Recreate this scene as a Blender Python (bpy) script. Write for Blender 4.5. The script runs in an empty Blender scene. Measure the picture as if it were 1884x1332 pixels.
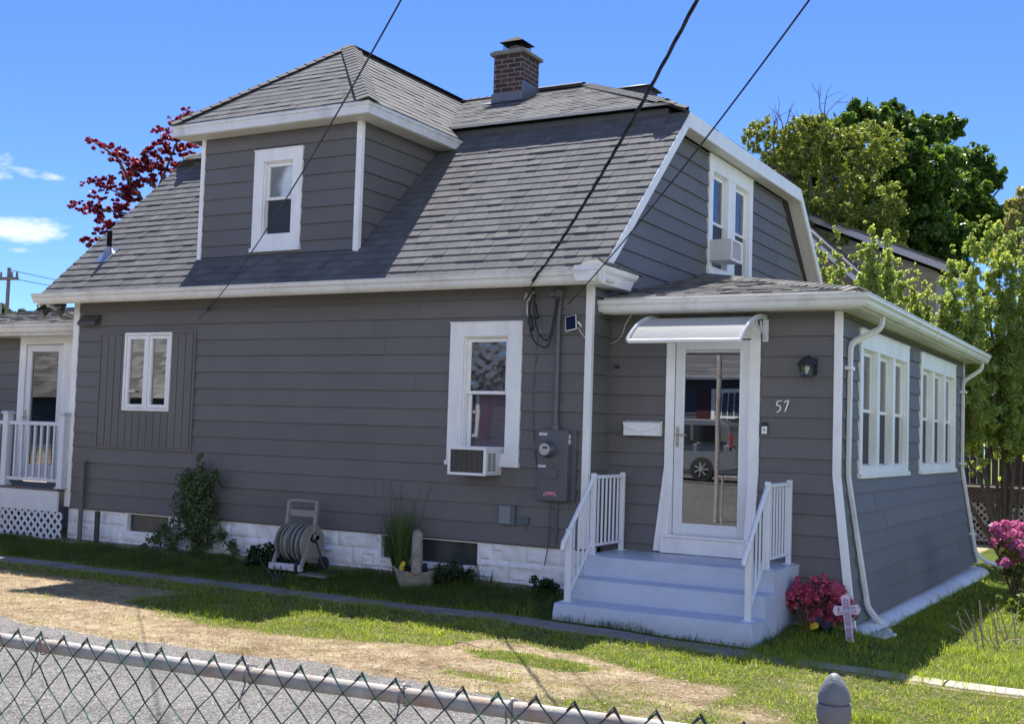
import bpy, math, random
import numpy as np
from mathutils import Vector, Matrix, noise
R = math.radians
rnd = random.Random(7)

# ------------------------------------------------------------------ camera, sky, sun, exposure
scn = bpy.context.scene
CAMC = np.array([5.44567, -11.37339, 1.17837]); FPX = 2195.72
CR = np.array([[0.87227015, 0.48799478, 0.03171565], [-0.00176517, 0.06799644, -0.997684], [-0.48902114, 0.87019399, 0.06017266]])
cd = bpy.data.cameras.new('camera'); cam = bpy.data.objects.new('camera', cd); scn.collection.objects.link(cam)
cd.sensor_width = 36; cd.lens = FPX / 1884 * 36; cd.clip_start = .05; cd.clip_end = 3000
m = Matrix.Identity(4)
for i in range(3):
    m[i][0] = CR[0][i]; m[i][1] = -CR[1][i]; m[i][2] = -CR[2][i]; m[i][3] = CAMC[i]
cam.matrix_world = m; scn.camera = cam

SUN = Vector((-.18, .465, .866)).normalized()
sl = bpy.data.lights.new('sun', 'SUN'); so = bpy.data.objects.new('sun', sl); scn.collection.objects.link(so)
sl.energy = 5.0; sl.angle = R(.5); sl.color = (1, .955, .88)
so.rotation_euler = SUN.to_track_quat('Z', 'Y').to_euler()

w = bpy.data.worlds.new('World'); scn.world = w; w.use_nodes = True
nt = w.node_tree; N = nt.nodes; L = nt.links; N.clear()
out = N.new('ShaderNodeOutputWorld'); bg = N.new('ShaderNodeBackground'); bg.inputs[1].default_value = .12
sky = N.new('ShaderNodeTexSky'); sky.sky_type = 'NISHITA'; sky.sun_disc = False
sky.sun_elevation = math.asin(SUN.z); sky.sun_rotation = math.atan2(SUN.x, SUN.y)
sky.air_density = 1.0; sky.dust_density = 0; sky.ozone_density = 6.0; sky.altitude = 3000
# a few fair-weather clouds low in the sky, given by direction
geo = N.new('ShaderNodeNewGeometry')
tc = N.new('ShaderNodeTexCoord')
def vm(op, a, b=None):
    n = N.new('ShaderNodeVectorMath'); n.operation = op
    for k, x in enumerate((a, b)):
        if x is None: continue
        if hasattr(x, 'is_output'): L.new(x, n.inputs[k])
        else: n.inputs[k].default_value = x
    return n
def ma(op, a, b=None, c=None, clamp=False):
    n = N.new('ShaderNodeMath'); n.operation = op; n.use_clamp = clamp
    for k, x in enumerate((a, b, c)):
        if x is None: continue
        if hasattr(x, 'is_output'): L.new(x, n.inputs[k])
        else: n.inputs[k].default_value = x
    return n.outputs[0]
nz = N.new('ShaderNodeTexNoise'); nz.inputs['Scale'].default_value = 22; nz.inputs['Detail'].default_value = 8; nz.inputs['Roughness'].default_value = .58
mp = N.new('ShaderNodeMapping'); mp.inputs['Scale'].default_value = (1, 1, 2.2); L.new(tc.outputs['Generated'], mp.inputs[0]); L.new(mp.outputs[0], nz.inputs[0])
def rayd(u, v):
    d = CR.T @ np.array([(u - 942) / FPX, (v - 666) / FPX, 1.]); return d
def on(ax, c, u, v):
    d = rayd(u, v); i = 'XYZ'.index(ax); return CAMC + d * ((c - CAMC[i]) / d[i])
def at(dist, u, v): return CAMC + rayd(u, v) * dist
total = None
CL = [(12, 296, 26, 16), (48, 312, 52, 15), (85, 322, 26, 10), (22, 424, 60, 28), (62, 424, 62, 26), (95, 432, 40, 13), (35, 462, 55, 7),
      (-60, 300, 90, 40), (-90, 430, 120, 50), (-300, 200, 200, 60), (2600, 300, 300, 90), (3100, 500, 300, 80)]
# sky directions of the clouds as unit vectors with angular half sizes
for (u, v, a, b) in CL:
    d = rayd(u, v); d = d / np.linalg.norm(d)
    up = np.array([0, 0, 1.]); ri = np.cross(d, up); ri /= np.linalg.norm(ri); u2 = np.cross(ri, d)
    tilt = -.12 if v < 400 else -.02
    ri2 = ri * math.cos(tilt) + u2 * math.sin(tilt); u3 = np.cross(ri2, d)
    df = vm('SUBTRACT', tc.outputs['Generated'], tuple(d)).outputs[0]
    x = ma('DIVIDE', vm('DOT_PRODUCT', df, tuple(ri2)).outputs['Value'], a / FPX)
    y = ma('DIVIDE', vm('DOT_PRODUCT', df, tuple(u3)).outputs['Value'], b / FPX)
    z = ma('DIVIDE', vm('DOT_PRODUCT', df, tuple(d)).outputs['Value'], .3)
    r2 = ma('ADD', ma('ADD', ma('MULTIPLY', x, x), ma('MULTIPLY', y, y)), ma('MULTIPLY', z, z))
    s = ma('SUBTRACT', 1.25, r2)
    total = s if total is None else ma('MAXIMUM', total, s)
den = ma('MULTIPLY', ma('ADD', total, ma('MULTIPLY', ma('SUBTRACT', nz.outputs[0], .62), 5.2)), .75, clamp=True)
den = ma('MULTIPLY', den, .9)
# unseen low clouds added behind the camera to brighten the shaded walls
nz2 = N.new('ShaderNodeTexNoise'); nz2.inputs['Scale'].default_value = 2.6; nz2.inputs['Detail'].default_value = 9; nz2.inputs['Roughness'].default_value = .55; L.new(tc.outputs['Generated'], nz2.inputs[0])
sp = N.new('ShaderNodeSeparateXYZ'); L.new(tc.outputs['Generated'], sp.inputs[0])
behind = ma('MULTIPLY', ma('SUBTRACT', ma('ADD', ma('MULTIPLY', sp.outputs['Y'], -.8), ma('MULTIPLY', sp.outputs['X'], .6)), .10), 5., clamp=True)
behind = ma('MULTIPLY', behind, ma('MULTIPLY', ma('SUBTRACT', .50, sp.outputs['Z']), 5., clamp=True))
c2_ = ma('MULTIPLY', ma('MULTIPLY', ma('SUBTRACT', nz2.outputs[0], .455), 9., clamp=True), behind)
fill_clouds = c2_
mx = N.new('ShaderNodeMix'); mx.data_type = 'RGBA'
hs = N.new('ShaderNodeHueSaturation'); hs.inputs['Saturation'].default_value = 1.04; hs.inputs['Value'].default_value = 1.0
L.new(sky.outputs[0], hs.inputs['Color'])
tn = N.new('ShaderNodeMix'); tn.data_type = 'RGBA'; tn.blend_type = 'MULTIPLY'; tn.inputs[0].default_value = 1; L.new(hs.outputs[0], tn.inputs[6]); tn.inputs[7].default_value = (.56, .63, .84, 1)
L.new(tn.outputs[2], mx.inputs[6]); mx.inputs[7].default_value = (4.6, 4.85, 5.3, 1); L.new(den, mx.inputs[0])
mx2 = N.new('ShaderNodeMix'); mx2.data_type = 'RGBA'; L.new(mx.outputs[2], mx2.inputs[6]); mx2.inputs[7].default_value = (8.2, 8.5, 9.0, 1); L.new(fill_clouds, mx2.inputs[0])
L.new(mx2.outputs[2], bg.inputs[0]); L.new(bg.outputs[0], out.inputs[0])
vs = scn.view_settings; vs.view_transform = 'Standard'; vs.look = 'None'; vs.exposure = 1.12; vs.gamma = 1

# ------------------------------------------------------------------ materials
MATS = {}
def newmat(name):
    mt = bpy.data.materials.new(name); mt.use_nodes = True; nt = mt.node_tree
    return mt, nt, nt.nodes['Principled BSDF'], nt.nodes['Material Output']
def ramp(nt, fac, stops):
    r = nt.nodes.new('ShaderNodeValToRGB'); e = r.color_ramp.elements
    while len(e) < len(stops): e.new(.5)
    for k, (p, c) in enumerate(stops): e[k].position = p; e[k].color = (*c, 1) if len(c) == 3 else c
    nt.links.new(fac, r.inputs[0]); return r.outputs[0]
def mixc(nt, f, a, b, mode='MIX'):
    n = nt.nodes.new('ShaderNodeMix'); n.data_type = 'RGBA'; n.blend_type = mode
    for k, x in ((0, f), (6, a), (7, b)):
        if hasattr(x, 'is_output'): nt.links.new(x, n.inputs[k])
        else: n.inputs[k].default_value = x if k == 0 else ((*x, 1) if len(x) == 3 else x)
    return n.outputs[2]
def noiz(nt, scale, detail=4, rough=.55, vec=None, stretch=None):
    t = nt.nodes.new('ShaderNodeTexCoord'); n = nt.nodes.new('ShaderNodeTexNoise')
    n.inputs['Scale'].default_value = scale; n.inputs['Detail'].default_value = detail; n.inputs['Roughness'].default_value = rough
    mp = nt.nodes.new('ShaderNodeMapping'); nt.links.new(t.outputs['Object'], mp.inputs[0])
    if stretch: mp.inputs['Scale'].default_value = stretch
    nt.links.new(mp.outputs[0], n.inputs[0]); return n.outputs[0]
def bump(nt, b, h, strength=.3, dist=.01):
    n = nt.nodes.new('ShaderNodeBump'); n.inputs['Strength'].default_value = strength; n.inputs['Distance'].default_value = dist
    nt.links.new(h, n.inputs['Height']); nt.links.new(n.outputs[0], b.inputs['Normal'])
def surf(name, col, rough=.6, var=.12, scale=3., island=0., bmp=.0, bscale=60, metal=0, spec=.5, stretch=None, dirt=None, dirtscale=1.2, dirtamt=.5, dstretch=None):
    if name in MATS: return MATS[name]
    mt, nt, b, o = newmat(name); c = np.array(col)
    f = noiz(nt, scale, 5, .6, stretch=stretch)
    cl = ramp(nt, f, [(.3, tuple(c * (1 - var))), (.7, tuple(np.minimum(c * (1 + var), .95)))])
    if island:
        g = nt.nodes.new('ShaderNodeNewGeometry')
        k = ramp(nt, g.outputs['Random Per Island'], [(0, (1 - island,) * 3), (1, (1 + island,) * 3)])
        cl = mixc(nt, 1., cl, k, 'MULTIPLY')
    if dirt:
        f2 = noiz(nt, dirtscale, 8, .68, stretch=dstretch); d = ramp(nt, f2, [(.48, (0, 0, 0)), (.72, (dirtamt,) * 3)])
        cl = mixc(nt, d, cl, dirt)
    nt.links.new(cl, b.inputs['Base Color'])
    b.inputs['Roughness'].default_value = rough; b.inputs['Metallic'].default_value = metal
    b.inputs['Specular IOR Level'].default_value = spec
    if bmp: bump(nt, b, noiz(nt, bscale, 4, .6), bmp, .01)
    MATS[name] = mt; return mt
def leafmat(name, c1, c2, trans=.45, rough=.5):
    if name in MATS: return MATS[name]
    mt, nt, b, o = newmat(name)
    g = nt.nodes.new('ShaderNodeNewGeometry')
    cl = ramp(nt, g.outputs['Random Per Island'], [(0, c1), (1, c2)])
    cl = mixc(nt, noiz(nt, .9, 3), cl, tuple(np.array(c1) * .75))
    nt.links.new(cl, b.inputs['Base Color']); b.inputs['Roughness'].default_value = rough; b.inputs['Specular IOR Level'].default_value = .35
    t = nt.nodes.new('ShaderNodeBsdfTranslucent')
    cb = mixc(nt, 1., cl, (1.5, 1.35, .55) if c2[1] > c2[0] * .9 else (1.5, .9, .8), 'MULTIPLY'); nt.links.new(cb, t.inputs[0])
    mx = nt.nodes.new('ShaderNodeMixShader'); mx.inputs[0].default_value = trans
    nt.links.new(b.outputs[0], mx.inputs[1]); nt.links.new(t.outputs[0], mx.inputs[2]); nt.links.new(mx.outputs[0], o.inputs[0])
    MATS[name] = mt; return mt
def glassmat(name, tint=(.9, .93, .95), refl=.12, rough=.01, wav=.06, wscale=1.6):
    if name in MATS: return MATS[name]
    mt, nt, b, o = newmat(name); nt.nodes.remove(b)
    gl = nt.nodes.new('ShaderNodeBsdfGlossy'); gl.inputs['Roughness'].default_value = rough
    tr = nt.nodes.new('ShaderNodeBsdfTransparent'); tr.inputs[0].default_value = (*tint, 1)
    fr = nt.nodes.new('ShaderNodeFresnel'); fr.inputs[0].default_value = 1.5
    ad = nt.nodes.new('ShaderNodeMath'); ad.operation = 'ADD'; ad.use_clamp = True; ad.inputs[1].default_value = refl; nt.links.new(fr.outputs[0], ad.inputs[0])
    bu = nt.nodes.new('ShaderNodeBump'); bu.inputs['Strength'].default_value = wav; bu.inputs['Distance'].default_value = .02
    nt.links.new(noiz(nt, wscale, 1), bu.inputs['Height']); nt.links.new(bu.outputs[0], gl.inputs['Normal'])
    mx = nt.nodes.new('ShaderNodeMixShader'); nt.links.new(ad.outputs[0], mx.inputs[0]); nt.links.new(tr.outputs[0], mx.inputs[1]); nt.links.new(gl.outputs[0], mx.inputs[2])
    nt.links.new(mx.outputs[0], o.inputs[0]); MATS[name] = mt; return mt

SIDING = surf('painted_siding', (.134, .129, .125), .6, .13, .6, island=.06, bmp=.05, bscale=90, dirt=(.15, .135, .13), dirtscale=2.6, dirtamt=.5, dstretch=(1, 1, .45))
WHITE = surf('white_trim', (.86, .86, .85), .42, .05, 2, dirt=(.50, .48, .43), dirtscale=7, dirtamt=.28, dstretch=(1, 1, .3))
GUTTER = surf('gutter_white', (.76, .755, .73), .35, .05, 1.5, dirt=(.42, .40, .36), dirtscale=5, dirtamt=.5, dstretch=(1, 1, .5))
SOFFIT = surf('soffit_cream', (.66, .645, .60), .5, .05, 2)
def shinglemat(name, a, b_):
    mt, nt, b, o = newmat(name)
    g = nt.nodes.new('ShaderNodeNewGeometry')
    cl = ramp(nt, g.outputs['Random Per Island'], [(0, a), (.5, tuple((np.array(a) + b_) / 2)), (1, b_)])
    cl = mixc(nt, noiz(nt, 1.1, 6, .6), mixc(nt, 1., cl, (.85, .85, .87), 'MULTIPLY'), mixc(nt, 1., cl, (1.14, 1.14, 1.12), 'MULTIPLY'))
    gr = ramp(nt, noiz(nt, 55, 4, .8), [(.3, (.72,) * 3), (.7, (1.28,) * 3)])
    cl = mixc(nt, 1., cl, gr, 'MULTIPLY'); nt.links.new(cl, b.inputs['Base Color']); b.inputs['Roughness'].default_value = .9; b.inputs['Specular IOR Level'].default_value = .2
    MATS[name] = mt; return mt
SHINGLE = shinglemat('asphalt_shingle', (.096, .098, .102), (.138, .139, .143))
SHINGLE2 = shinglemat('weathered_shingle', (.095, .092, .088), (.23, .225, .215))

# ------------------------------------------------------------------ mesh builder
ORG = {}
class MB:
    def __init__(s): s.v = []; s.f = []; s.m = []; s.mi = 0
    def add(s, vs, fs):
        k = len(s.v); s.v += [tuple(map(float, p)) for p in vs]; s.f += [tuple(k + i for i in f) for f in fs]; s.m += [s.mi] * len(fs); return s
    def box(s, x0, x1, y0, y1, z0, z1):
        return s.add([(x0, y0, z0), (x1, y0, z0), (x1, y1, z0), (x0, y1, z0), (x0, y0, z1), (x1, y0, z1), (x1, y1, z1), (x0, y1, z1)],
                     [(0, 3, 2, 1), (4, 5, 6, 7), (0, 1, 5, 4), (1, 2, 6, 5), (2, 3, 7, 6), (3, 0, 4, 7)])
    def fbox(s, F, a0, a1, b0, b1, n0, n1):
        O, U, V, W = F; P = lambda a, b, n: O + U * a + V * b + W * n
        return s.add([P(a0, b0, n0), P(a1, b0, n0), P(a1, b1, n0), P(a0, b1, n0), P(a0, b0, n1), P(a1, b0, n1), P(a1, b1, n1), P(a0, b1, n1)],
                     [(0, 3, 2, 1), (4, 5, 6, 7), (0, 1, 5, 4), (1, 2, 6, 5), (2, 3, 7, 6), (3, 0, 4, 7)])
    def prism(s, F, poly, n0, n1):     # poly list of (s,t); n1 may be a function of (s,t)
        O, U, V, W = F; k = len(poly); g = n1 if callable(n1) else (lambda a, b: n1)
        vs = [O + U * a + V * b + W * n0 for a, b in poly] + [O + U * a + V * b + W * g(a, b) for a, b in poly]
        fs = [tuple(range(k - 1, -1, -1)), tuple(range(k, 2 * k))] + [(i, (i + 1) % k, k + (i + 1) % k, k + i) for i in range(k)]
        return s.add(vs, fs)
    def tube(s, pts, r, n=8, caps=True, ry=None):
        pts = [Vector(p) for p in pts]; rs = r if isinstance(r, (list, tuple)) else [r] * len(pts)
        t0 = (pts[1] - pts[0]).normalized(); up = Vector((0, 0, 1)) if abs(t0.z) < .9 else Vector((1, 0, 0))
        a = t0.cross(up).normalized(); vs = []
        for i, p in enumerate(pts):
            t = ((pts[min(i + 1, len(pts) - 1)] - p).normalized() + (p - pts[max(i - 1, 0)]).normalized())
            if t.length < 1e-6: t = t0
            t.normalize(); a = (a - t * a.dot(t)).normalized(); b = t.cross(a)
            for j in range(n):
                th = 2 * math.pi * (j + .5) / n; vs.append(p + a * math.cos(th) * rs[i] + b * math.sin(th) * (ry if ry else rs[i]))
        fs = [(i * n + j, i * n + (j + 1) % n, (i + 1) * n + (j + 1) % n, (i + 1) * n + j) for i in range(len(pts) - 1) for j in range(n)]
        if caps: fs += [tuple(range(n - 1, -1, -1)), tuple(range((len(pts) - 1) * n, len(pts) * n))]
        return s.add(vs, fs)
    def lathe(s, c, prof, n=20, axis='Z'):
        vs = []
        for r, h in prof:
            for j in range(n):
                th = 2 * math.pi * j / n; q = (r * math.cos(th), r * math.sin(th), h)
                if axis == 'X': q = (q[2], q[0], q[1])
                if axis == 'Y': q = (q[1], q[2], q[0])
                vs.append(Vector(c) + Vector(q))
        fs = [(i * n + j, i * n + (j + 1) % n, (i + 1) * n + (j + 1) % n, (i + 1) * n + j) for i in range(len(prof) - 1) for j in range(n)]
        fs += [tuple(range(n - 1, -1, -1)), tuple(range((len(prof) - 1) * n, len(prof) * n))]
        return s.add(vs, fs)
    def extr(s, prof, A, B, ra, up, caps=True):   # profile (a,b) along ra/up, from A to B; returns mitre-less extrusion
        A, B, ra, up = map(Vector, (A, B, ra, up)); k = len(prof)
        vs = [A + ra * a + up * b for a, b in prof] + [B + ra * a + up * b for a, b in prof]
        fs = [(i, (i + 1) % k, k + (i + 1) % k, k + i) for i in range(k)]
        if caps: fs += [tuple(range(k - 1, -1, -1)), tuple(range(k, 2 * k))]
        return s.add(vs, fs)
    def build(s, name, mat, parent=None, smooth=False, bevel=0, org=None):
        o0 = Vector(org) if org is not None else (ORG[parent.name] if parent else Vector((0, 0, 0)))
        me = bpy.data.meshes.new(name); me.from_pydata([(x - o0.x, y - o0.y, z - o0.z) for x, y, z in s.v], [], s.f)
        for q in (mat if isinstance(mat, list) else [mat]): me.materials.append(q)
        if any(s.m): me.polygons.foreach_set('material_index', s.m)
        me.update()
        import bmesh
        bm = bmesh.new(); bm.from_mesh(me); bmesh.ops.recalc_face_normals(bm, faces=bm.faces); bm.to_mesh(me); bm.free()
        if smooth:
            me.polygons.foreach_set('use_smooth', [True] * len(me.polygons)); me.set_sharp_from_angle(angle=R(38))
        ob = bpy.data.objects.new(name, me); scn.collection.objects.link(ob)
        if parent: ob.parent = parent
        else: ob.location = o0
        ORG[ob.name] = o0
        if bevel:
            bv = ob.modifiers.new('bevel', 'BEVEL'); bv.width = bevel; bv.segments = 2; bv.limit_method = 'ANGLE'; bv.angle_limit = R(40)
        return ob
def tag(o, label, cat=None, group=None, kind=None):
    if label: o['label'] = label
    if cat: o['category'] = cat
    if group: o['group'] = group
    if kind: o['kind'] = kind
    return o
def thing(name, loc, label, cat, group=None):
    o = bpy.data.objects.new(name, None); o.empty_display_size = .1; o.location = loc; scn.collection.objects.link(o); ORG[o.name] = Vector(loc)
    return tag(o, label, cat, group)
def frame(O, U, V):
    O, U, V = Vector(O), Vector(U).normalized(), Vector(V).normalized(); return (O, U, V, U.cross(V).normalized())
def clip(poly, a, b, c):   # keep a*s+b*t<=c
    o = []
    for i in range(len(poly)):
        p, q = poly[i], poly[(i + 1) % len(poly)]; dp = a * p[0] + b * p[1] - c; dq = a * q[0] + b * q[1] - c
        if dp <= 0: o.append(p)
        if (dp < 0 < dq) or (dq < 0 < dp):
            t = dp / (dp - dq); o.append((p[0] + (q[0] - p[0]) * t, p[1] + (q[1] - p[1]) * t))
    r = []
    for p in o:
        if not r or abs(p[0] - r[-1][0]) + abs(p[1] - r[-1][1]) > 1e-5: r.append(p)
    if len(r) > 1 and abs(r[0][0] - r[-1][0]) + abs(r[0][1] - r[-1][1]) < 1e-5: r.pop()
    ar = abs(sum(r[i][0] * r[(i + 1) % len(r)][1] - r[(i + 1) % len(r)][0] * r[i][1] for i in range(len(r)))) if len(r) > 2 else 0
    return r if ar > 2e-5 else []
def pieces(poly, holes):
    ps = [poly]
    for (a0, a1, b0, b1) in holes:
        nx = []
        for p in ps:
            nx += [clip(p, 1, 0, a0), clip(p, -1, 0, -a1)]
            mid = clip(clip(p, -1, 0, -a0), 1, 0, a1)
            if mid: nx += [clip(mid, 0, 1, b0), clip(mid, 0, -1, -b1)]
        ps = [p for p in nx if p]
    return ps
def siding(mb, F, poly, e=.205, t_0=0., holes=(), lo=.025, hi=.004, seams=True):
    t0 = min(p[1] for p in poly); t1 = max(p[1] for p in poly); k = math.floor((t0 - t_0) / e + 1e-6)
    while t_0 + k * e < t1 - 1e-4:
        a, b = t_0 + k * e + rnd.uniform(-.0025, .0025), t_0 + (k + 1) * e; k += 1
        band = clip(clip(poly, 0, -1, -a), 0, 1, b)
        if not band: continue
        s0 = min(p[0] for p in band); s1 = max(p[0] for p in band)
        cuts = [s0]
        if seams:
            c = s0 + rnd.uniform(1.2, 3.6)
            while c < s1 - .5: cuts.append(c); c += 3.66
        cuts.append(s1)
        for i in range(len(cuts) - 1):
            dz = rnd.uniform(-.0022, .0022)
            bb = clip(clip(band, -1, 0, -cuts[i]), 1, 0, cuts[i + 1] - .0015) if len(cuts) > 2 else band
            if not bb: continue
            for p in pieces(bb, holes): mb.prism(F, p, -.004, lambda s, t, a=a, dz=dz: lo + dz + (hi - lo) * (t - a) / e)
def shingles(mb, F, poly, e=.148, tab=.19, seed=1, lift=0., vary=.004, th=.006):
    rg = random.Random(seed); t0 = min(p[1] for p in poly); t1 = max(p[1] for p in poly); t = t0
    while t < t1 - .01:
        band = clip(clip(poly, 0, -1, -t), 0, 1, t + e)
        if band:
            s0 = min(p[0] for p in band); s1 = max(p[0] for p in band); s = s0 - rg.uniform(0, tab)
            wob = rg.uniform(-.004, .004)
            while s < s1:
                wd = rg.choice([.5, .75, 1, 1, 1.2]) * tab; q = clip(clip(band, -1, 0, -s), 1, 0, s + wd - (.0035 if e < .2 else .002))
                dn = rg.choice([0, 0, rg.uniform(.5, 1.7)]) * vary
                if q: mb.prism(F, q, -.012, lambda a, b, t=t, dn=dn, wob=wob: lift + .002 + (th + dn + wob * .4) * (1 - min(1, (b - t) / e)))
                s += wd
        t += e
def locpoly(F, pts): return [((Vector(p) - F[0]).dot(F[1]), (Vector(p) - F[0]).dot(F[2])) for p in pts]
def roofface(root_mb, pts, U, seed, base=None, **k):   # planar 3D polygon, first course parallel to U, V computed up the slope
    P = [Vector(p) for p in pts]; nrm = Vector((0, 0, 0))
    for i in range(len(P)): nrm += P[i].cross(P[(i + 1) % len(P)])
    nrm.normalize(); nrm = nrm if nrm.z > 0 else -nrm; U = Vector(U).normalized(); V = nrm.cross(U)
    F = (P[0], U, V, nrm); poly = locpoly(F, P); shingles(root_mb, F, poly, seed=seed, **k)
    return F, poly
def npmesh(name, V, nper, mat, parent=None, label=None, org=(0, 0, 0)):
    me = bpy.data.meshes.new(name); n = len(V); me.vertices.add(n); me.vertices.foreach_set('co', (np.asarray(V, np.float32) - np.array(org, np.float32)).ravel())
    me.loops.add(n); me.loops.foreach_set('vertex_index', np.arange(n, dtype=np.int32))
    me.polygons.add(n // nper); me.polygons.foreach_set('loop_start', np.arange(0, n, nper, dtype=np.int32))
    me.update(calc_edges=True); me.materials.append(mat)
    ob = bpy.data.objects.new(name, me); scn.collection.objects.link(ob); ORG[ob.name] = Vector(org)
    if parent: ob.parent = parent
    else: ob.location = org
    return ob
# ------------------------------------------------------------------ ground levels
def sstep(a, b, x): t = min(1, max(0, (x - a) / (b - a))); return t * t * (3 - 2 * t)
def gz(x, y):
    t = min(1, max(0, (-y - .05) / 1.0)); bed = .14 * (1 - t) * (1 - sstep(-.1, .35, x))
    z = -.57 + bed - .028 * min(4, max(0, x))
    if x > 1.5 and y > 0: z -= .012 * min(y, 9)
    z += .10 * math.exp(-((x - 2.45) ** 2 / .30 + (y - .05) ** 2 / .10))
    return z + .62 * sstep(-12.5, -17.5, y) + .012 * (noise.noise(Vector((x * 1.3, y * 1.3, 0))) if abs(x) < 14 and abs(y) < 14 else 0)

# ------------------------------------------------------------------ the house
FM = frame((0, 0, 0), (1, 0, 0), (0, 0, 1)); FG = frame((0, 0, 0), (0, 1, 0), (0, 0, 1))
FP = frame((0, .52, 0), (1, 0, 0), (0, 0, 1)); FS = frame((2.484, 0, 0), (0, 1, 0), (0, 0, 1))
XL, XP, YP, YB, ZK = -7.868, 2.484, .52, 8.19, .881
BASEX = -2.7
house = thing('house', (BASEX, 4.2, -.55), 'dark grey two-storey clapboard house with a barn-shaped shingle roof, front dormer and enclosed corner porch', 'house')
GF, GFZ, GK, GKZ, GX, GKB, LX = -.30, 2.878, 2.142, 5.164, .235, 6.981, -8.278
SL = (GKZ - GFZ) / (GK - GF)
rz = lambda y: GFZ + (y - GF) * SL
YBK = GKB + (GK - GF)

DARK = surf('room_dark', (.012, .012, .014), .9, .1)
GLASS = glassmat('window_glass', (.8, .83, .86), .07)
GLASSR = glassmat('reflecting_glass', (.55, .57, .6), .34, wav=.05, wscale=1.0)
PLASTIC = glassmat('plastic_film', (.75, .8, .85), .14, rough=.10, wav=.55, wscale=6)
SCREEN = surf('insect_screen', (.022, .026, .034), .55, .1)
def curtainmat(name, col, tr=.2):
    mt, nt, b, o = newmat(name); cl = ramp(nt, noiz(nt, 6, 4), [(.3, tuple(np.array(col) * .8)), (.7, col)])
    nt.links.new(cl, b.inputs['Base Color']); b.inputs['Roughness'].default_value = .9; return mt
CURT = curtainmat('white_curtain', (.62, .64, .68)); CURTP = curtainmat('pink_curtain', (.52, .38, .43)); LACE = curtainmat('frosted_film', (.62, .66, .78)); BLIND = curtainmat('grey_blind', (.22, .22, .22))

def wavy(F, a0, a1, b0, b1, n, amp=.018, per=.09):
    mb = MB(); k = max(8, int((a1 - a0) / .012)); O, U, V, W = F
    vs = []; 
    for i in range(k + 1):
        a = a0 + (a1 - a0) * i / k; d = n + amp * math.sin(a / per * 6.28) * (.7 + .3 * math.sin(a * 9))
        vs += [O + U * a + V * b0 + W * d, O + U * a + V * b1 + W * d]
    mb.add(vs, [(2 * i, 2 * i + 2, 2 * i + 3, 2 * i + 1) for i in range(k)]); return mb
def ring(mb, F, a0, a1, b0, b1, w, n0, n1, wt=None, wb=None):
    wt = w if wt is None else wt; wb = w if wb is None else wb
    mb.fbox(F, a0, a0 + w, b0, b1, n0, n1); mb.fbox(F, a1 - w, a1, b0, b1, n0, n1)
    mb.fbox(F, a0 + w, a1 - w, b1 - wt, b1, n0, n1); mb.fbox(F, a0 + w, a1 - w, b0, b0 + wb, n0, n1)
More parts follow.
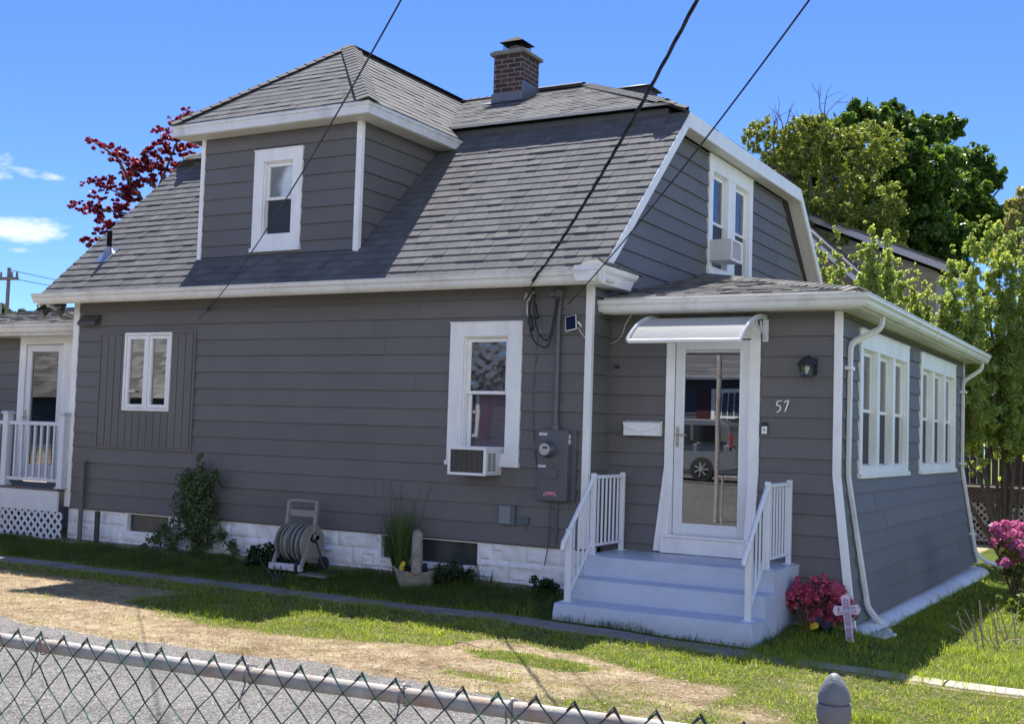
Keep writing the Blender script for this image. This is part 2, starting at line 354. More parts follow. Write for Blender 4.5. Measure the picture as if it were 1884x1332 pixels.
def window(parent, F, a0, a1, b0, b1, units=1, trim=.12, mull=.12, meet=.5, rec=.06, top='glass', bot='screen', wb=None, wt=None, label=None, curt=('white', None), sashw=.045, raised=0):
    """casing with sill, recess with jambs, a pair of sashes per unit; returns the hole rectangle"""
    wb = trim if wb is None else wb; wt = trim if wt is None else wt
    mb = MB(); ring(mb, F, a0, a1, b0, b1, trim, -.02, .036, wt, wb)
    mb.fbox(F, a0 - .012, a1 + .012, b0 - .022, b0 + .03, -.01, .06)                       # sill nose
    mb.fbox(F, a0 - .006, a1 + .006, b1 - .004, b1 + .012, -.01, .048)                      # drip cap
    h0, h1, g0, g1 = a0 + trim, a1 - trim, b0 + wb, b1 - wt
    uw = ((h1 - h0) - mull * (units - 1)) / units
    for k in range(units - 1): x = h0 + uw * (k + 1) + mull * k; mb.fbox(F, x, x + mull, g0, g1, -.06, .033)
    ring(mb, F, h0 - .004, h1 + .004, g0 - .004, g1 + .004, .016, -rec - .06, .004)         # jambs
    win = mb.build('window', WHITE, parent, bevel=.004)
    if label: win['label'] = label
    zm = g0 + (g1 - g0) * meet
    bx = MB(); bx.fbox(F, h0, h1, g0, g1, -rec - .62, -rec - .60)
    for (p, q) in ((h0 - .02, h0), (h1, h1 + .02)): bx.fbox(F, p, q, g0, g1, -rec - .62, -rec - .055)
    bx.fbox(F, h0, h1, g0 - .02, g0, -rec - .62, -rec - .055); bx.fbox(F, h0, h1, g1, g1 + .02, -rec - .62, -rec - .055)
    bx.build('room_interior', DARK, win)
    for k in range(units):
        x0 = h0 + (uw + mull) * k + .012; x1 = x0 + uw - .024
        s = MB(); ring(s, F, x0, x1, zm - .018, g1 - .012, sashw, -rec + .002, -rec + .028, sashw, .036); s.build('upper_sash', WHITE, win, bevel=.003)
        s = MB(); ring(s, F, x0 + .004, x1 - .004, g0 + .012, zm + .016, sashw, -rec - .034, -rec - .004, .036, sashw + .01); s.build('lower_sash', WHITE, win, bevel=.003)
        gm = {'glass': GLASS, 'film': PLASTIC, 'mirror': GLASSR}
        if top in gm: MB().fbox(F, x0 + sashw - .004, x1 - sashw + .004, zm + .016, g1 - .012 - sashw + .004, -rec + .012, -rec + .017).build('pane', gm[top], win)
        if bot == 'screen':
            MB().fbox(F, x0 + sashw - .004, x1 - sashw + .004, g0 + sashw + .016, zm - .016, -rec - .022, -rec - .017).build('pane', gm['glass'], win)
            scr = MB(); sa, sb_, sc, sd_ = x0 + .010, x1 - .010, g0 + .014, zm - .004
            scr.fbox(F, sa + .01, sb_ - .01, sc + .01, sd_ - .01, -rec + .006, -rec + .008); scr.build('screen', SCREEN, win)
        elif bot in gm: MB().fbox(F, x0 + sashw - .004, x1 - sashw + .004, g0 + sashw + .016, zm - .016, -rec - .022, -rec - .017).build('pane', gm[bot], win)
        for which, cc in zip(('t', 'b'), curt):
            if cc is None: continue
            cm = {'white': CURT, 'pink': CURTP, 'lace': LACE}[cc]
            zz = (zm - .01, g1 - .01) if which == 't' else (g0 + .02, zm + .01)
            wavy(F, x0 + .02, x1 - .02, zz[0], zz[1], -rec - .09, per=.1 if cc != 'lace' else 2, amp=.014).build('curtain', cm, win, smooth=True)
    return (a0 + .02, a1 - .02, b0 + .02, b1 - .02)

# windows first, so the walls can be cut round them
hm1 = window(house, FM, -1.734, -.811, .838, 2.402, top='film', bot='glass', meet=.52, trim=.18, wt=.155, wb=.12, rec=.07, curt=(None, 'pink'), label='white double-hung window with crinkled plastic film in its upper sash and a pink curtain below')
FD = frame((0, .194, 0), (1, 0, 0), (0, 0, 1))
hd = window(house, FD, -4.914, -4.13, 3.40, 4.685, top='glass', bot='screen', trim=.155, wt=.15, wb=.20, meet=.5, curt=('lace', None), label='tall dormer window with a frosted upper pane')
hg = window(house, FG, 3.42, 5.24, 3.38, 4.95, units=2, trim=.15, mull=.30, wt=.2, wb=.1, meet=.48, curt=('lace', None), sashw=.05, label='paired gable windows in one wide white frame')
hs1 = window(house, FS, 1.306, 3.86, .85, 2.40, units=3, trim=.12, mull=.13, wt=.20, wb=.10, meet=.48, curt=('white', None), label='triple porch window nearest the front corner')
hs2 = window(house, FS, 4.64, 7.36, .85, 2.40, units=3, trim=.12, mull=.14, wt=.20, wb=.10, meet=.48, curt=('white', None), label='triple porch window at the back of the side wall')
# casement window in its board panel
PX0, PX1, PZ0, PZ1 = -7.333, -5.603, .826, 2.371; CX0, CX1, CZ0, CZ1 = -6.858, -6.009, 1.328, 2.362
pn = MB(); hole = (CX0 + .02, CX1 - .02, CZ0 + .02, CZ1 - .02)
x = PX0 + .035
for p in pieces([(PX0, PZ0), (PX1, PZ0), (PX1, PZ1), (PX0, PZ1)], [hole]): pn.prism(FM, p, -.01, .024)
ring(pn, FM, PX0 - .01, PX1 + .01, PZ0 - .01, PZ1 + .01, .028, -.01, .036)
while x < PX1 - .06:
    wd = .117
    for p in pieces([(x, PZ0 + .03), (x + wd, PZ0 + .03), (x + wd, PZ1 - .03), (x, PZ1 - .03)], [(CX0 - .005, CX1 + .005, CZ0 - .03, CZ1 + .1)]): pn.prism(FM, p, .02, .033)
    x += wd + .011
pn.build('board_panel', SIDING, house)
cw = MB(); ring(cw, FM, CX0, CX1, CZ0, CZ1, .035, -.03, .05); cw.fbox(FM, -6.448, -6.412, CZ0 + .03, CZ1 - .03, -.03, .048)
cw = cw.build('casement_window', WHITE, house, bevel=.005)
for (a, b) in ((CX0 + .035, -6.448), (-6.412, CX1 - .035)):
    s = MB(); ring(s, FM, a + .004, b - .004, CZ0 + .039, CZ1 - .039, .048, -.028, .038); s.build('casement_sash', WHITE, cw, bevel=.004)
    MB().fbox(FM, a + .048, b - .048, CZ0 + .08, CZ1 - .08, .004, .009).build('pane', GLASSR, cw)
    mb = MB(); z = CZ0 + .09
    while z < CZ1 - .09: mb.fbox(FM, a + .05, b - .05, z, z + .018, -.04, -.028); z += .027
    mb.build('blind', BLIND, cw)
MB().fbox(FM, CX0 + .03, CX1 - .03, CZ0 + .03, CZ1 - .03, -.1, -.08).build('room_interior', DARK, cw)
MB().tube([(-6.75, -.055, 1.585), (-6.62, -.055, 1.585)], .011, 8).build('window_latch', WHITE, cw, smooth=True)

# walls
wl = MB(); wl.mi = 0
ZE = 2.80
for p in pieces([(XL, -.02), (0, -.02), (0, ZE + .03), (XL, ZE + .03)], [hm1, hole]): wl.prism(FM, p, -.16, -.002)
siding(wl, FM, [(XL + .09, 0), (-.045, 0), (-.045, ZE), (XL + .09, ZE)], holes=[hm1, (PX0, PX1, PZ0, PZ1)])
wl.build('clapboard_wall', SIDING, house)
# gable wall: roof outline set in by the depth of the rake boards
wl = MB()
gy = lambda z: GF + (z - .06 - GFZ) / SL + .10
gtop = 4.945
gp = [(0, 0), (YBK - .35, 0), (YBK - .35, 2.75), (GKB + (GK - GF) - .13 - (3.0 - GFZ) / SL, 3.0), (GKB - .26, gtop), (gy(gtop) + .0, gtop), (gy(3.02), 3.02), (0, ZE)]
for p in pieces(gp, [hg]): wl.prism(FG, p, -.14, -.002)
siding(wl, FG, [(.032, 0), (YP, 0), (YP, 2.78), (.032, 2.78)], seams=False)
siding(wl, FG, [(YP, 2.45), (YBK - .4, 2.45), (YBK - .4, 2.85), (GKB - .26, gtop), (gy(gtop), gtop), (gy(2.95), 2.95)], holes=[hg])
wl.build('gable_wall', SIDING, house)
# left and back walls
wl = MB(); FLW = frame((XL, YBK - .3, 0), (0, -1, 0), (0, 0, 1))
wl.prism(FLW, [(0, 0), (YBK - .3, 0), (YBK - .3, ZE), (YBK - GK - .5, GKZ - .2), (YBK - GKB + .1, GKZ - .2), (0, ZE)], -.14, .0)
siding(wl, FLW, [(0, 0), (YBK - .38, 0), (YBK - .38, ZE), (0, ZE)])
wl.box(XL, 0, YBK - .44, YBK - .30, 0, ZE); wl.build('rear_wall', SIDING, house)
# corner boards
def lboard(x0, x1, y0, y1, t, z0, z1):   # angle-shaped corner board: one outline, extruded
    return MB().prism(frame((0, 0, z0), (1, 0, 0), (0, 1, 0)), [(x0, y0), (x1, y0), (x1, y1), (x1 - t, y1), (x1 - t, y0 + t), (x0, y0 + t)], 0, z1 - z0)
lboard(-.052, .026, -.030, .030, .024, .002, ZE - .01).build('corner_board', WHITE, house, bevel=.003)
MB().box(XL - .024, XL + .085, -.026, 0, 0, ZE - .01).build('corner_board', WHITE, house, bevel=.003)
# rock-faced painted foundation, every block its own relief
ROCK = surf('white_painted_block', (.84, .85, .86), .6, .06, 2, bmp=.25, bscale=25, dirt=(.40, .38, .34), dirtscale=5, dirtamt=.4)
def rockwall(F, a0, a1, b0, b1, holes=(), bh=.2, bw=.42, name='foundation', n0=-.045):
    O, U, V, W = F; mb = MB(); row = 0; b = b1
    while b > b0 + .01:
        bb = max(b0, b - bh); a = a0 - (bw / 2 if row % 2 else 0)
        while a < a1 - .01:
            l, r = max(a, a0), min(a + bw, a1)
            if r - l > .02:
                for p in pieces([(l, bb), (r, bb), (r, b), (l, b)], holes):
                    s0, s1 = min(q[0] for q in p), max(q[0] for q in p); t0, t1 = min(q[1] for q in p), max(q[1] for q in p)
                    nx, ny = max(2, int((s1 - s0) / .025)), max(2, int((t1 - t0) / .025)); k0 = len(mb.v); vs = []
                    for j in range(ny + 1):
                        for i in range(nx + 1):
                            s = s0 + (s1 - s0) * i / nx; t = t0 + (t1 - t0) * j / ny
                            ed = min((s - l) / .035, (r - s) / .035, (t - bb) / .03, (b - t) / .03, 1); ed = max(0, ed)
                            c1 = noise.cell(Vector((s * 7 + .5 * noise.noise(Vector((s * 9, t * 9, 1))), t * 11, row * 3.1))); nn = noise.noise(Vector((s * 14, t * 14, row))) * .5 + c1 * .7
                            vs.append(O + U * s + V * t + W * (n0 + .004 + ed * (.020 + .024 * nn)))
                    mb.add(vs, [(j * (nx + 1) + i, j * (nx + 1) + i + 1, (j + 1) * (nx + 1) + i + 1, (j + 1) * (nx + 1) + i) for j in range(ny) for i in range(nx)])
            a += bw
        b = bb; row += 1
    for p in pieces([(a0, b0), (a1, b0), (a1, b1), (a0, b1)], holes): mb.prism(F, p, n0 - .25, n0 - .002)
    return mb.build(name, ROCK, house, smooth=True)
bh1 = (-6.72, -5.95, -.27, -.022); bh2 = (-2.62, -1.30, -.30, -.022)
rockwall(FM, XL, 0, -.75, -.004, [bh1, bh2])
for (a0, a1, b0, b1) in (bh1, bh2):
    mb = MB(); ring(mb, FM, a0 - .03, a1 + .03, b0 - .03, b1 + .008, .045, -.1, -.012, .02); f = mb.build('basement_window', WHITE, house, bevel=.003)
    MB().fbox(FM, a0, a1, b0, b1, -.09, -.075).build('pane', surf('dusty_pane', (.045, .055, .06), .25, .3, 5), f)
# porch walls: upright down to the sill line, then kicked outwards
hdoor = (.655, 1.70, -.03, 2.35)
FPL = frame((0, YP, ZK), (1, 0, 0), (0, .22, 1.441)); FSL = frame((XP, 0, ZK), (0, 1, 0), (-.22, 0, 1.441)); SLEN = 1.458
FP_ = FP
wl = MB()
for p in pieces([(0, ZK), (XP, ZK), (XP, 2.55), (0, 2.55)], [hdoor]): wl.prism(FP, p, -.12, -.002)
siding(wl, FP, [(.01, ZK), (XP - .03, ZK), (XP - .03, 2.52), (.01, 2.52)], holes=[hdoor], seams=False)
kd = (.655, 1.70, -.96, .01)
lowf = [(0, -SLEN), (XP + .22, -SLEN), (XP, 0), (0, 0)]
for p in pieces(lowf, [kd]): wl.prism(FPL, p, -.12, -.002)
siding(wl, FPL, [(.01, -SLEN), (XP + .19, -SLEN), (XP - .03, 0), (.01, 0)], t_0=-.0, holes=[kd], seams=False)
wl.build('porch_front_wall', SIDING, house)
wl = MB()
for p in pieces([(YP, ZK), (YB, ZK), (YB, 2.55), (YP, 2.55)], [hs1, hs2]): wl.prism(FS, p, -.12, -.002)
siding(wl, FS, [(YP + .06, ZK), (YB - .05, ZK), (YB - .05, 2.52), (YP + .06, 2.52)], holes=[hs1, hs2])
wl.prism(FSL, [(YP - .22, -SLEN), (YB, -SLEN), (YB, 0), (YP, 0)], -.12, -.002)
siding(wl, FSL, [(YP - .16, -SLEN), (YB - .04, -SLEN), (YB - .04, 0), (YP + .06, 0)])
wl.box(0, XP, YB - .12, YB, -.5, 2.5)
wl.prism(frame((XP, YB, ZK), (-1, 0, 0), (0, 0, 1)), [(-.21, -1.44), (0, -1.44), (0, 0)], -.12, .0)
wl.build('porch_side_wall', SIDING, house)
def kboard(outl, name):   # corner board that follows the outward kick
    mb = MB(); k = len(outl(0)); vs = []
    for z, o in ((2.50, 0), (ZK, 0), (-.56, .22)): vs += [(x, y, z) for x, y in outl(o)]
    mb.add(vs, [tuple(range(k)), tuple(range(3 * k - 1, 2 * k - 1, -1))] + [(j * k + i, j * k + (i + 1) % k, (j + 1) * k + (i + 1) % k, (j + 1) * k + i) for j in (0, 1) for i in range(k)])
    return mb.build(name, WHITE, house, bevel=.003)
kboard(lambda o: [(XP + o - .042, YP - o - .034), (XP + o + .034, YP - o - .034), (XP + o + .034, YP - o + .02), (XP + o + .006, YP - o + .02), (XP + o + .006, YP - o - .006), (XP + o - .042, YP - o - .006)], 'porch_corner_board')
kboard(lambda o: [(XP + o + .002, YB - .05), (XP + o + .034, YB - .05), (XP + o + .034, YB + .01), (XP + o + .002, YB + .01)], 'porch_corner_board')
cb = MB(); cb.box(.002, .03, YP - .03, YP - .002, .0, 2.5); cb.build('corner_trim', SIDING, house)
# white ledge under the porch side wall
ld = MB(); k = 26; vs = []
LED = surf('white_painted_concrete', (.82, .83, .84), .6, .08, 3, bmp=.3, bscale=18, dirt=(.40, .40, .38), dirtscale=2.5, dirtamt=.5)
for i in range(k + 1):
    y = YP - .28 + (YB + .30 - YP + .28) * i / k; wv = .012 * noise.noise(Vector((y * 2.2, 0, 0))); z = -.565 - .0085 * (y - YP)
    for (x, zz) in ((2.5, z - .005), (2.69, z - .005), (2.80 + wv, z - .03 + wv * .6), (2.85 + wv, z - .07), (2.87, z - .24), (2.5, z - .24)): vs.append((x, y, zz))
ld.add(vs, [(i * 6 + j, i * 6 + (j + 1) % 6, (i + 1) * 6 + (j + 1) % 6, (i + 1) * 6 + j) for i in range(k) for j in range(6)] + [(0, 1, 2, 3, 4, 5), tuple(k * 6 + j for j in (5, 4, 3, 2, 1, 0))])
ld.box(0, 2.5, YP - .30, YP - .1, -.8, -.56)
ld.build('foundation_ledge', LED, house, smooth=True)

# ---- storm door with its kicked-out casing
# casing: two side boards following the wall, head board
dc = MB()
for (a, b) in ((.665, .765), (1.59, 1.69)):
    dc.fbox(FP, a, b, ZK, 2.345, -.03, .034)
    f = .05 if a < 1 else 0
    dc.prism(FPL, [(a - f, -.885), (b, -.885), (b, .004), (a, .004)], -.03, .034)
dc.fbox(FP, .765, 1.59, 2.235, 2.345, -.03, .034); dc.fbox(FP, .655, 1.70, 2.345, 2.365, -.02, .05)
# cheeks that fill between upright door and the leaning wall, threshold and kick board

for cx_ in (.70, 1.59): dc.prism((Vector((cx_, 0, 0)), Vector((0, 1, 0)), Vector((0, 0, 1)), Vector((1, 0, 0))), [(.335, .0), (.53, .0), (.53, ZK + .02), (.487, ZK + .02)], 0, .068)
0
dc.box(.70, 1.66, .335, .50, .0, .165); dc.box(.74, 1.62, .30, .50, .165, .19)
case = dc.build('door_casing', WHITE, house, bevel=.004)
# the storm door stands slightly outward of upright wall face
FDR = frame((0, .488, 0), (1, 0, 0), (0, 0, 1)); D0, D1, DZ0, DZ1 = .775, 1.582, .197, 2.222
dm = MB(); ring(dm, FDR, D0, D1, DZ0, DZ1, .092, -.034, .0, .085, .10); dm.fbox(FDR, D0 + .008, D1 - .008, DZ0 - .012, DZ0, -.03, -.004)
door = dm.build('storm_door', surf('door_white', (.74, .76, .78), .35, .03), house, bevel=.004)
ring(mb := MB(), FDR, D0 + .088, D1 - .088, DZ0 + .096, DZ1 - .081, .014, -.02, .006); mb.build('glazing_bead', WHITE, door, bevel=.002)
MB().fbox(FDR, D0 + .10, D1 - .10, DZ0 + .11, DZ1 - .09, -.012, -.008).build('door_glass', glassmat('storm_glass', (.3, .31, .33), .30, wav=.035, wscale=1.3), door)
MB().fbox(FDR, D0, D1, DZ0, DZ1, -.33, -.30).build('inner_door', surf('inner_door', (.05, .055, .06), .6, .1), door)
BRASS = surf('brushed_nickel', (.50, .40, .30), .3, .1, metal=1)
mb = MB(); mb.fbox(FDR, .80, .826, 1.10, 1.31, 0, .012); mb.tube([(.813, .48, 1.225), (.813, .435, 1.225), (.85, .425, 1.23), (.93, .43, 1.222)], .008, 8); mb.lathe((.813, .478, 1.14), [(.012, 0), (.012, -.012)], 12, 'Y')
mb.build('door_handle', BRASS, door, smooth=True)
mb = MB(); mb.fbox(FDR, D1 - .004, D1 + .010, DZ0, DZ1, -.02, .014)
for z in (.5, 1.2, 1.9): mb.fbox(FDR, D1 - .012, D1 + .016, z, z + .07, -.01, .018)
mb.build('hinge_rail', WHITE, door, bevel=.002)

# ---- roofs
rf = MB()
F, poly = roofface(rf, [(LX, GF, GFZ), (GX, GF, GFZ), (GX, GK, GKZ), (LX, GK, GKZ)], (1, 0, 0), 3, vary=.0045, th=.0095)
roof_front = rf
rf.prism(F, poly, -.085, -.012)
F2 = frame((GX, YBK, GFZ), (-1, 0, 0), (0, -(GK - GF), GKZ - GFZ)); P2 = [(0, 0), (GX - LX, 0), (GX - LX, math.hypot(GK - GF, GKZ - GFZ)), (0, math.hypot(GK - GF, GKZ - GFZ))]
shingles(rf, F2, P2, e=.28, tab=1.2, seed=4); rf.prism(F2, P2, -.085, -.012)
# upper low hip
UY, UZ, UXR, PKX, YR, ZR = 2.04, 5.28, -.015, -2.308, 4.56, 6.449; PKL = -5.74; UXL = -8.03; MID = -4.538
EY = 2 * YR - UY
roofface(rf, [(-3.18, UY, UZ), (UXR, UY, UZ), (PKX, YR, ZR), (MID, YR, ZR)], (1, 0, 0), 5)
roofface(rf, [(UXL, UY, UZ), (-5.896, UY, UZ), (MID, YR, ZR), (PKL, YR, ZR)], (1, 0, 0), 6)
roofface(rf, [(UXR, UY, UZ), (GX, 2.12, 5.155), (GX, EY - .08, 5.155), (UXR, EY, UZ), (PKX, YR, ZR)], (0, 1, 0), 7)
roofface(rf, [(UXL, EY, UZ), (LX, EY - .08, 5.155), (LX, 2.12, 5.155), (UXL, UY, UZ), (PKL, YR, ZR)], (0, -1, 0), 8)
roofface(rf, [(UXR, EY, UZ), (UXL, EY, UZ), (PKL, YR, ZR), (PKX, YR, ZR)], (-1, 0, 0), 9, e=.28, tab=1.0)
# solid under the hip so light cannot pass, set back under the drip edge
rf.add([(UXL + .1, UY + .10, UZ - .04), (UXR - .04, UY + .10, UZ - .04), (UXR - .04, EY - .1, UZ - .04), (UXL + .1, EY - .1, UZ - .04), (PKL, YR, ZR - .05), (PKX, YR, ZR - .05),
        (UXL + .1, UY + .10, 4.9), (UXR - .04, UY + .10, 4.9), (UXR - .04, EY - .1, 4.9), (UXL + .1, EY - .1, 4.9)],
       [(0, 1, 5, 4), (1, 2, 5), (2, 3, 4, 5), (3, 0, 4), (0, 6, 7, 1), (1, 7, 8, 2), (2, 8, 9, 3), (3, 9, 6, 0), (9, 8, 7, 6)])
# rounded cap shingles along hips, ridges
def capline(mb, A, B, wd=.15, e=.14, lift=.018, drop=.05):
    A, B = Vector(A), Vector(B); d = (B - A); n = max(1, int(d.length / e)); t = d.normalized(); sd = t.cross(Vector((0, 0, 1))).normalized(); up = sd.cross(t).normalized()
    for i in range(n):
        p = A + d * (i / n); q = A + d * ((i + 1.12) / n); dr = drop
        l0, l1 = lift + .014, lift + .003
        mb.add([p - sd * wd - up * dr + up * l0, p + up * (l0 + .004), p + sd * wd - up * dr + up * l0, q - sd * wd - up * dr + up * l1, q + up * (l1 + .004), q + sd * wd - up * dr + up * l1,
                p - sd * wd - up * (dr + .012) + up * l0, p + up * (l0 - .01), p + sd * wd - up * (dr + .012) + up * l0], [(0, 1, 4, 3), (1, 2, 5, 4), (0, 6, 7, 1), (1, 7, 8, 2)])
capline(rf, (UXR - .02, UY + .0, UZ + .02), (PKX, YR, ZR), .13, drop=.05)
capline(rf, (GX - .02, 2.10, 5.19), (UXR - .06, UY + .02, UZ + .03), .11, drop=.05)
capline(rf, (PKX, YR, ZR), (MID, YR, ZR), .14, drop=.06); capline(rf, (PKL, YR, ZR), (UXL, UY, UZ), .14, drop=.05)
capline(rf, (PKX, YR, ZR), (UXR, EY, UZ), .14, drop=.05)
roof = rf.build('roof', SHINGLE, house)
mb = MB(); mb.prism(frame((-4.4, YR - .13, ZR - .035), (1, 0, 0), (0, 1, .42)), [(1.0, 0), (2.0, 0), (2.0, .14), (1.0, .14)], 0, .05)
mb.prism(frame((-4.4, YR + .13, ZR - .035), (1, 0, 0), (0, -1, .42)), [(1.0, 0), (2.0, 0), (2.0, .14), (1.0, .14)], -.05, 0)
mb.build('ridge_vent', surf('vent_black', (.035, .035, .038), .8, .2, island=.1), roof)
mb = MB(); P = Vector((-1.75, 5.15, 6.0)); vz_ = float(on('Y', 5.15, 1140, 163)[2]); mb.box(P.x - .2, P.x + .2, P.y - .2, P.y + .2, 5.8, vz_ - .07); mb.add([(P.x - .27, P.y - .27, vz_ - .08), (P.x + .27, P.y - .27, vz_ - .08), (P.x + .27, P.y + .27, vz_ - .08), (P.x - .27, P.y + .27, vz_ - .08), (P.x, P.y, vz_ + .02)], [(0, 1, 4), (1, 2, 4), (2, 3, 4), (3, 0, 4), (3, 2, 1, 0)])
mb.build('roof_vent', surf('vent_metal', (.025, .025, .028), .5), roof)
# drip edges (metal) along upper eave
MB().box(UXL, -5.93, UY - .018, UY - .004, UZ - .030, UZ + .006).build('drip_edge', surf('drip_metal', (.48, .45, .40), .6, .2), roof)
MB().box(-3.14, UXR + .02, UY - .018, UY - .004, UZ - .030, UZ + .006).build('drip_edge', surf('drip_metal', (.48, .45, .40), .6, .2), roof)

# ---- dormer
DA, DB, DY, DZT = -5.823, -3.253, .194, 4.93; DO = .306; DEZ = 5.075
dz0 = rz(DY) - .06
wl = MB()
for p in pieces([(DA, dz0), (DB, dz0), (DB, DZT), (DA, DZT)], [hd]): wl.prism(FD, p, -.12, -.002)
siding(wl, FD, [(DA + .05, rz(DY) + .01), (DB - .045, rz(DY) + .01), (DB - .045, DZT), (DA + .05, DZT)], t_0=rz(DY) + .01 - .06, holes=[hd], seams=False)
yr_ = GF + (DZT - GFZ) / SL
FDS = frame((DB, 0, 0), (0, 1, 0), (0, 0, 1)); tri = [(DY, rz(DY) - .03), (yr_ + .05, DZT), (DY, DZT)]
wl.prism(FDS, tri, -.1, -.002); siding(wl, FDS, [(DY + .036, rz(DY + .036) + .0), (yr_, DZT), (DY + .036, DZT)], t_0=rz(DY) - .05, seams=False)
FDL = frame((DA, 0, 0), (0, -1, 0), (0, 0, 1)); wl.prism(FDL, [(-DY, rz(DY) - .03), (-DY, DZT), (-yr_ - .05, DZT)], -.1, .0)
dorm = wl.build('dormer', SIDING, house)
lboard(DB - .052, DB + .026, DY - .030, DY + .035, .026, rz(DY) - .03, DZT).build('dormer_corner_board', WHITE, dorm, bevel=.003)
MB().box(DA - .02, DA + .045, DY - .030, DY - .002, rz(DY) - .03, DZT).build('dormer_corner_board', WHITE, dorm, bevel=.003)
dyf = DY - DO; ex0, ex1 = DA - DO, DB + DO; PKD = 1.58; DZR = 6.445
yE = GF + (DEZ - GFZ) / SL
rf = MB()
roofface(rf, [(ex1, dyf, DEZ), (ex1, yE, DEZ), (-3.18, UY, UZ), (MID, YR, DZR), (MID, PKD, DZR)], (0, 1, 0), 11)
roofface(rf, [(ex0, yE, DEZ), (ex0, dyf, DEZ), (MID, PKD, DZR), (MID, YR, DZR), (-5.896, UY, UZ)], (0, -1, 0), 12)
roofface(rf, [(ex0, dyf, DEZ), (ex1, dyf, DEZ), (MID, PKD, DZR)], (1, 0, 0), 13)
rf.add([(ex0 + .02, dyf + .02, DEZ - .03), (ex1 - .02, dyf + .02, DEZ - .03), (ex1 - .02, yE, DEZ - .03), (MID, YR, DZR - .05), (ex0 + .02, yE, DEZ - .03), (MID, PKD, DZR - .05)], [(0, 1, 5), (1, 2, 3, 5), (0, 5, 3, 4), (0, 4, 3, 2, 1)])
capline(rf, (ex1, dyf, DEZ + .01), (MID, PKD, DZR), .14, drop=.06); capline(rf, (ex0, dyf, DEZ + .01), (MID, PKD, DZR), .14, drop=.06); capline(rf, (MID, PKD, DZR), (MID, YR - .05, DZR), .15, drop=.075)
rf.build('dormer_roof', SHINGLE, dorm)
# boxed eaves of the dormer
mb = MB(); ov = .008
mb.box(ex0 + ov, ex1 - ov, dyf + ov, dyf + .03, DZT - .005, DEZ - .012)
mb.box(ex1 - .03, ex1 - ov, dyf + .03, yE + .0, DZT - .005, DEZ - .012); mb.box(ex0 + ov, ex0 + .03, dyf + .03, yE, DZT - .005, DEZ - .012)
mb.box(ex0 - .004, ex1 + .004, dyf - .006, dyf + ov, DEZ - .05, DEZ - .008); mb.box(ex1 - ov, ex1 + .006, dyf + ov, yE, DEZ - .05, DEZ - .008)
mb.build('dormer_fascia', GUTTER, dorm, bevel=.003)
def soffit(F, a0, a1, b0, b1, n, step=.30, seamat=SOFFIT, parent=house, name='soffit'):
    mb = MB(); a = a0
    while a < a1 - .005:
        q = min(a + step, a1); mb.fbox(F, a + .003, q - .003, b0, b1, n - .012, n); a = q
    mb.fbox(F, a0, a1, b0, b1, n + .001, n + .01)
    return mb.build(name, seamat, parent)
FZ = frame((0, 0, 0), (1, 0, 0), (0, 1, 0)); FZY = frame((0, 0, 0), (0, 1, 0), (-1, 0, 0))
soffit(FZ, ex0 + .03, ex1 - .03, dyf + .03, DY - .02, DZT, parent=dorm)
soffit(FZY, DY - .0, yE - .15, -(ex1 - .03), -(DB + .02), DZT, parent=dorm)

# ---- eaves, gutters
KP = [(0, .004), (0, -.105), (.055, -.112), (.075, -.085), (.085, -.05), (.105, -.03), (.108, .0), (.118, .002), (.118, .012), (.104, .012), (.098, .004), (.008, -.0)]
def gutter(A, B, outv, name, parent=house, caps=True, mat=GUTTER):
    mb = MB(); mb.extr(KP, A, B, outv, (0, 0, 1), caps); return mb.build(name, mat, parent)
mb = MB(); mb.box(LX + .02, .30, -.345, -.32, 2.745, 2.875)
mb.build('fascia', WHITE, house)
soffit(FZ, LX + .05, .27, -.32, -.02, 2.80)
g = gutter((-8.26, -.347, 2.868), (.275, -.347, 2.868), (0, -1, 0), 'gutter')
mb = MB(); mb.box(LX + .01, .262, -.40, -.30, GFZ - .012, GFZ + .002); mb.build('drip_edge', surf('drip_metal', (.48, .45, .40), .6, .2), house)
# boxed return round the corner, with its own little roof
mb = MB(); pr = [(0, .0), (0, -.10), (.03, -.12), (.05, -.12), (.09, -.03), (.13, .0), (.15, .035), (.15, .055), (0, .055)]
mb.extr(pr, (.17, -.46, 2.885), (.17, .50, 2.885), (1, 0, 0), (0, 0, 1)); mb.box(.02, .175, -.45, .49, 2.765, 2.80)
mb.box(.02, .17, .47, .50, 2.765, 2.93); mb.box(.0, .18, -.45, -.34, 2.80, 2.93)
mb.build('eave_return', WHITE, house)
mb = MB(); roofface(mb, [(.34, -.40, 2.945), (.34, .60, 2.945), (.02, .60, 3.10), (.02, .0, 3.10)], (0, 1, 0), 21)
mb.add([(.02, -.40, 2.93), (.33, -.40, 2.93), (.33, .6, 2.93), (.02, .6, 2.93), (.02, -.0, 3.08), (.02, .6, 3.08)], [(0, 3, 2, 1), (1, 2, 5, 4), (0, 1, 4), (0, 4, 5, 3), (2, 3, 5)])
mb.build('return_roof', SHINGLE, house)
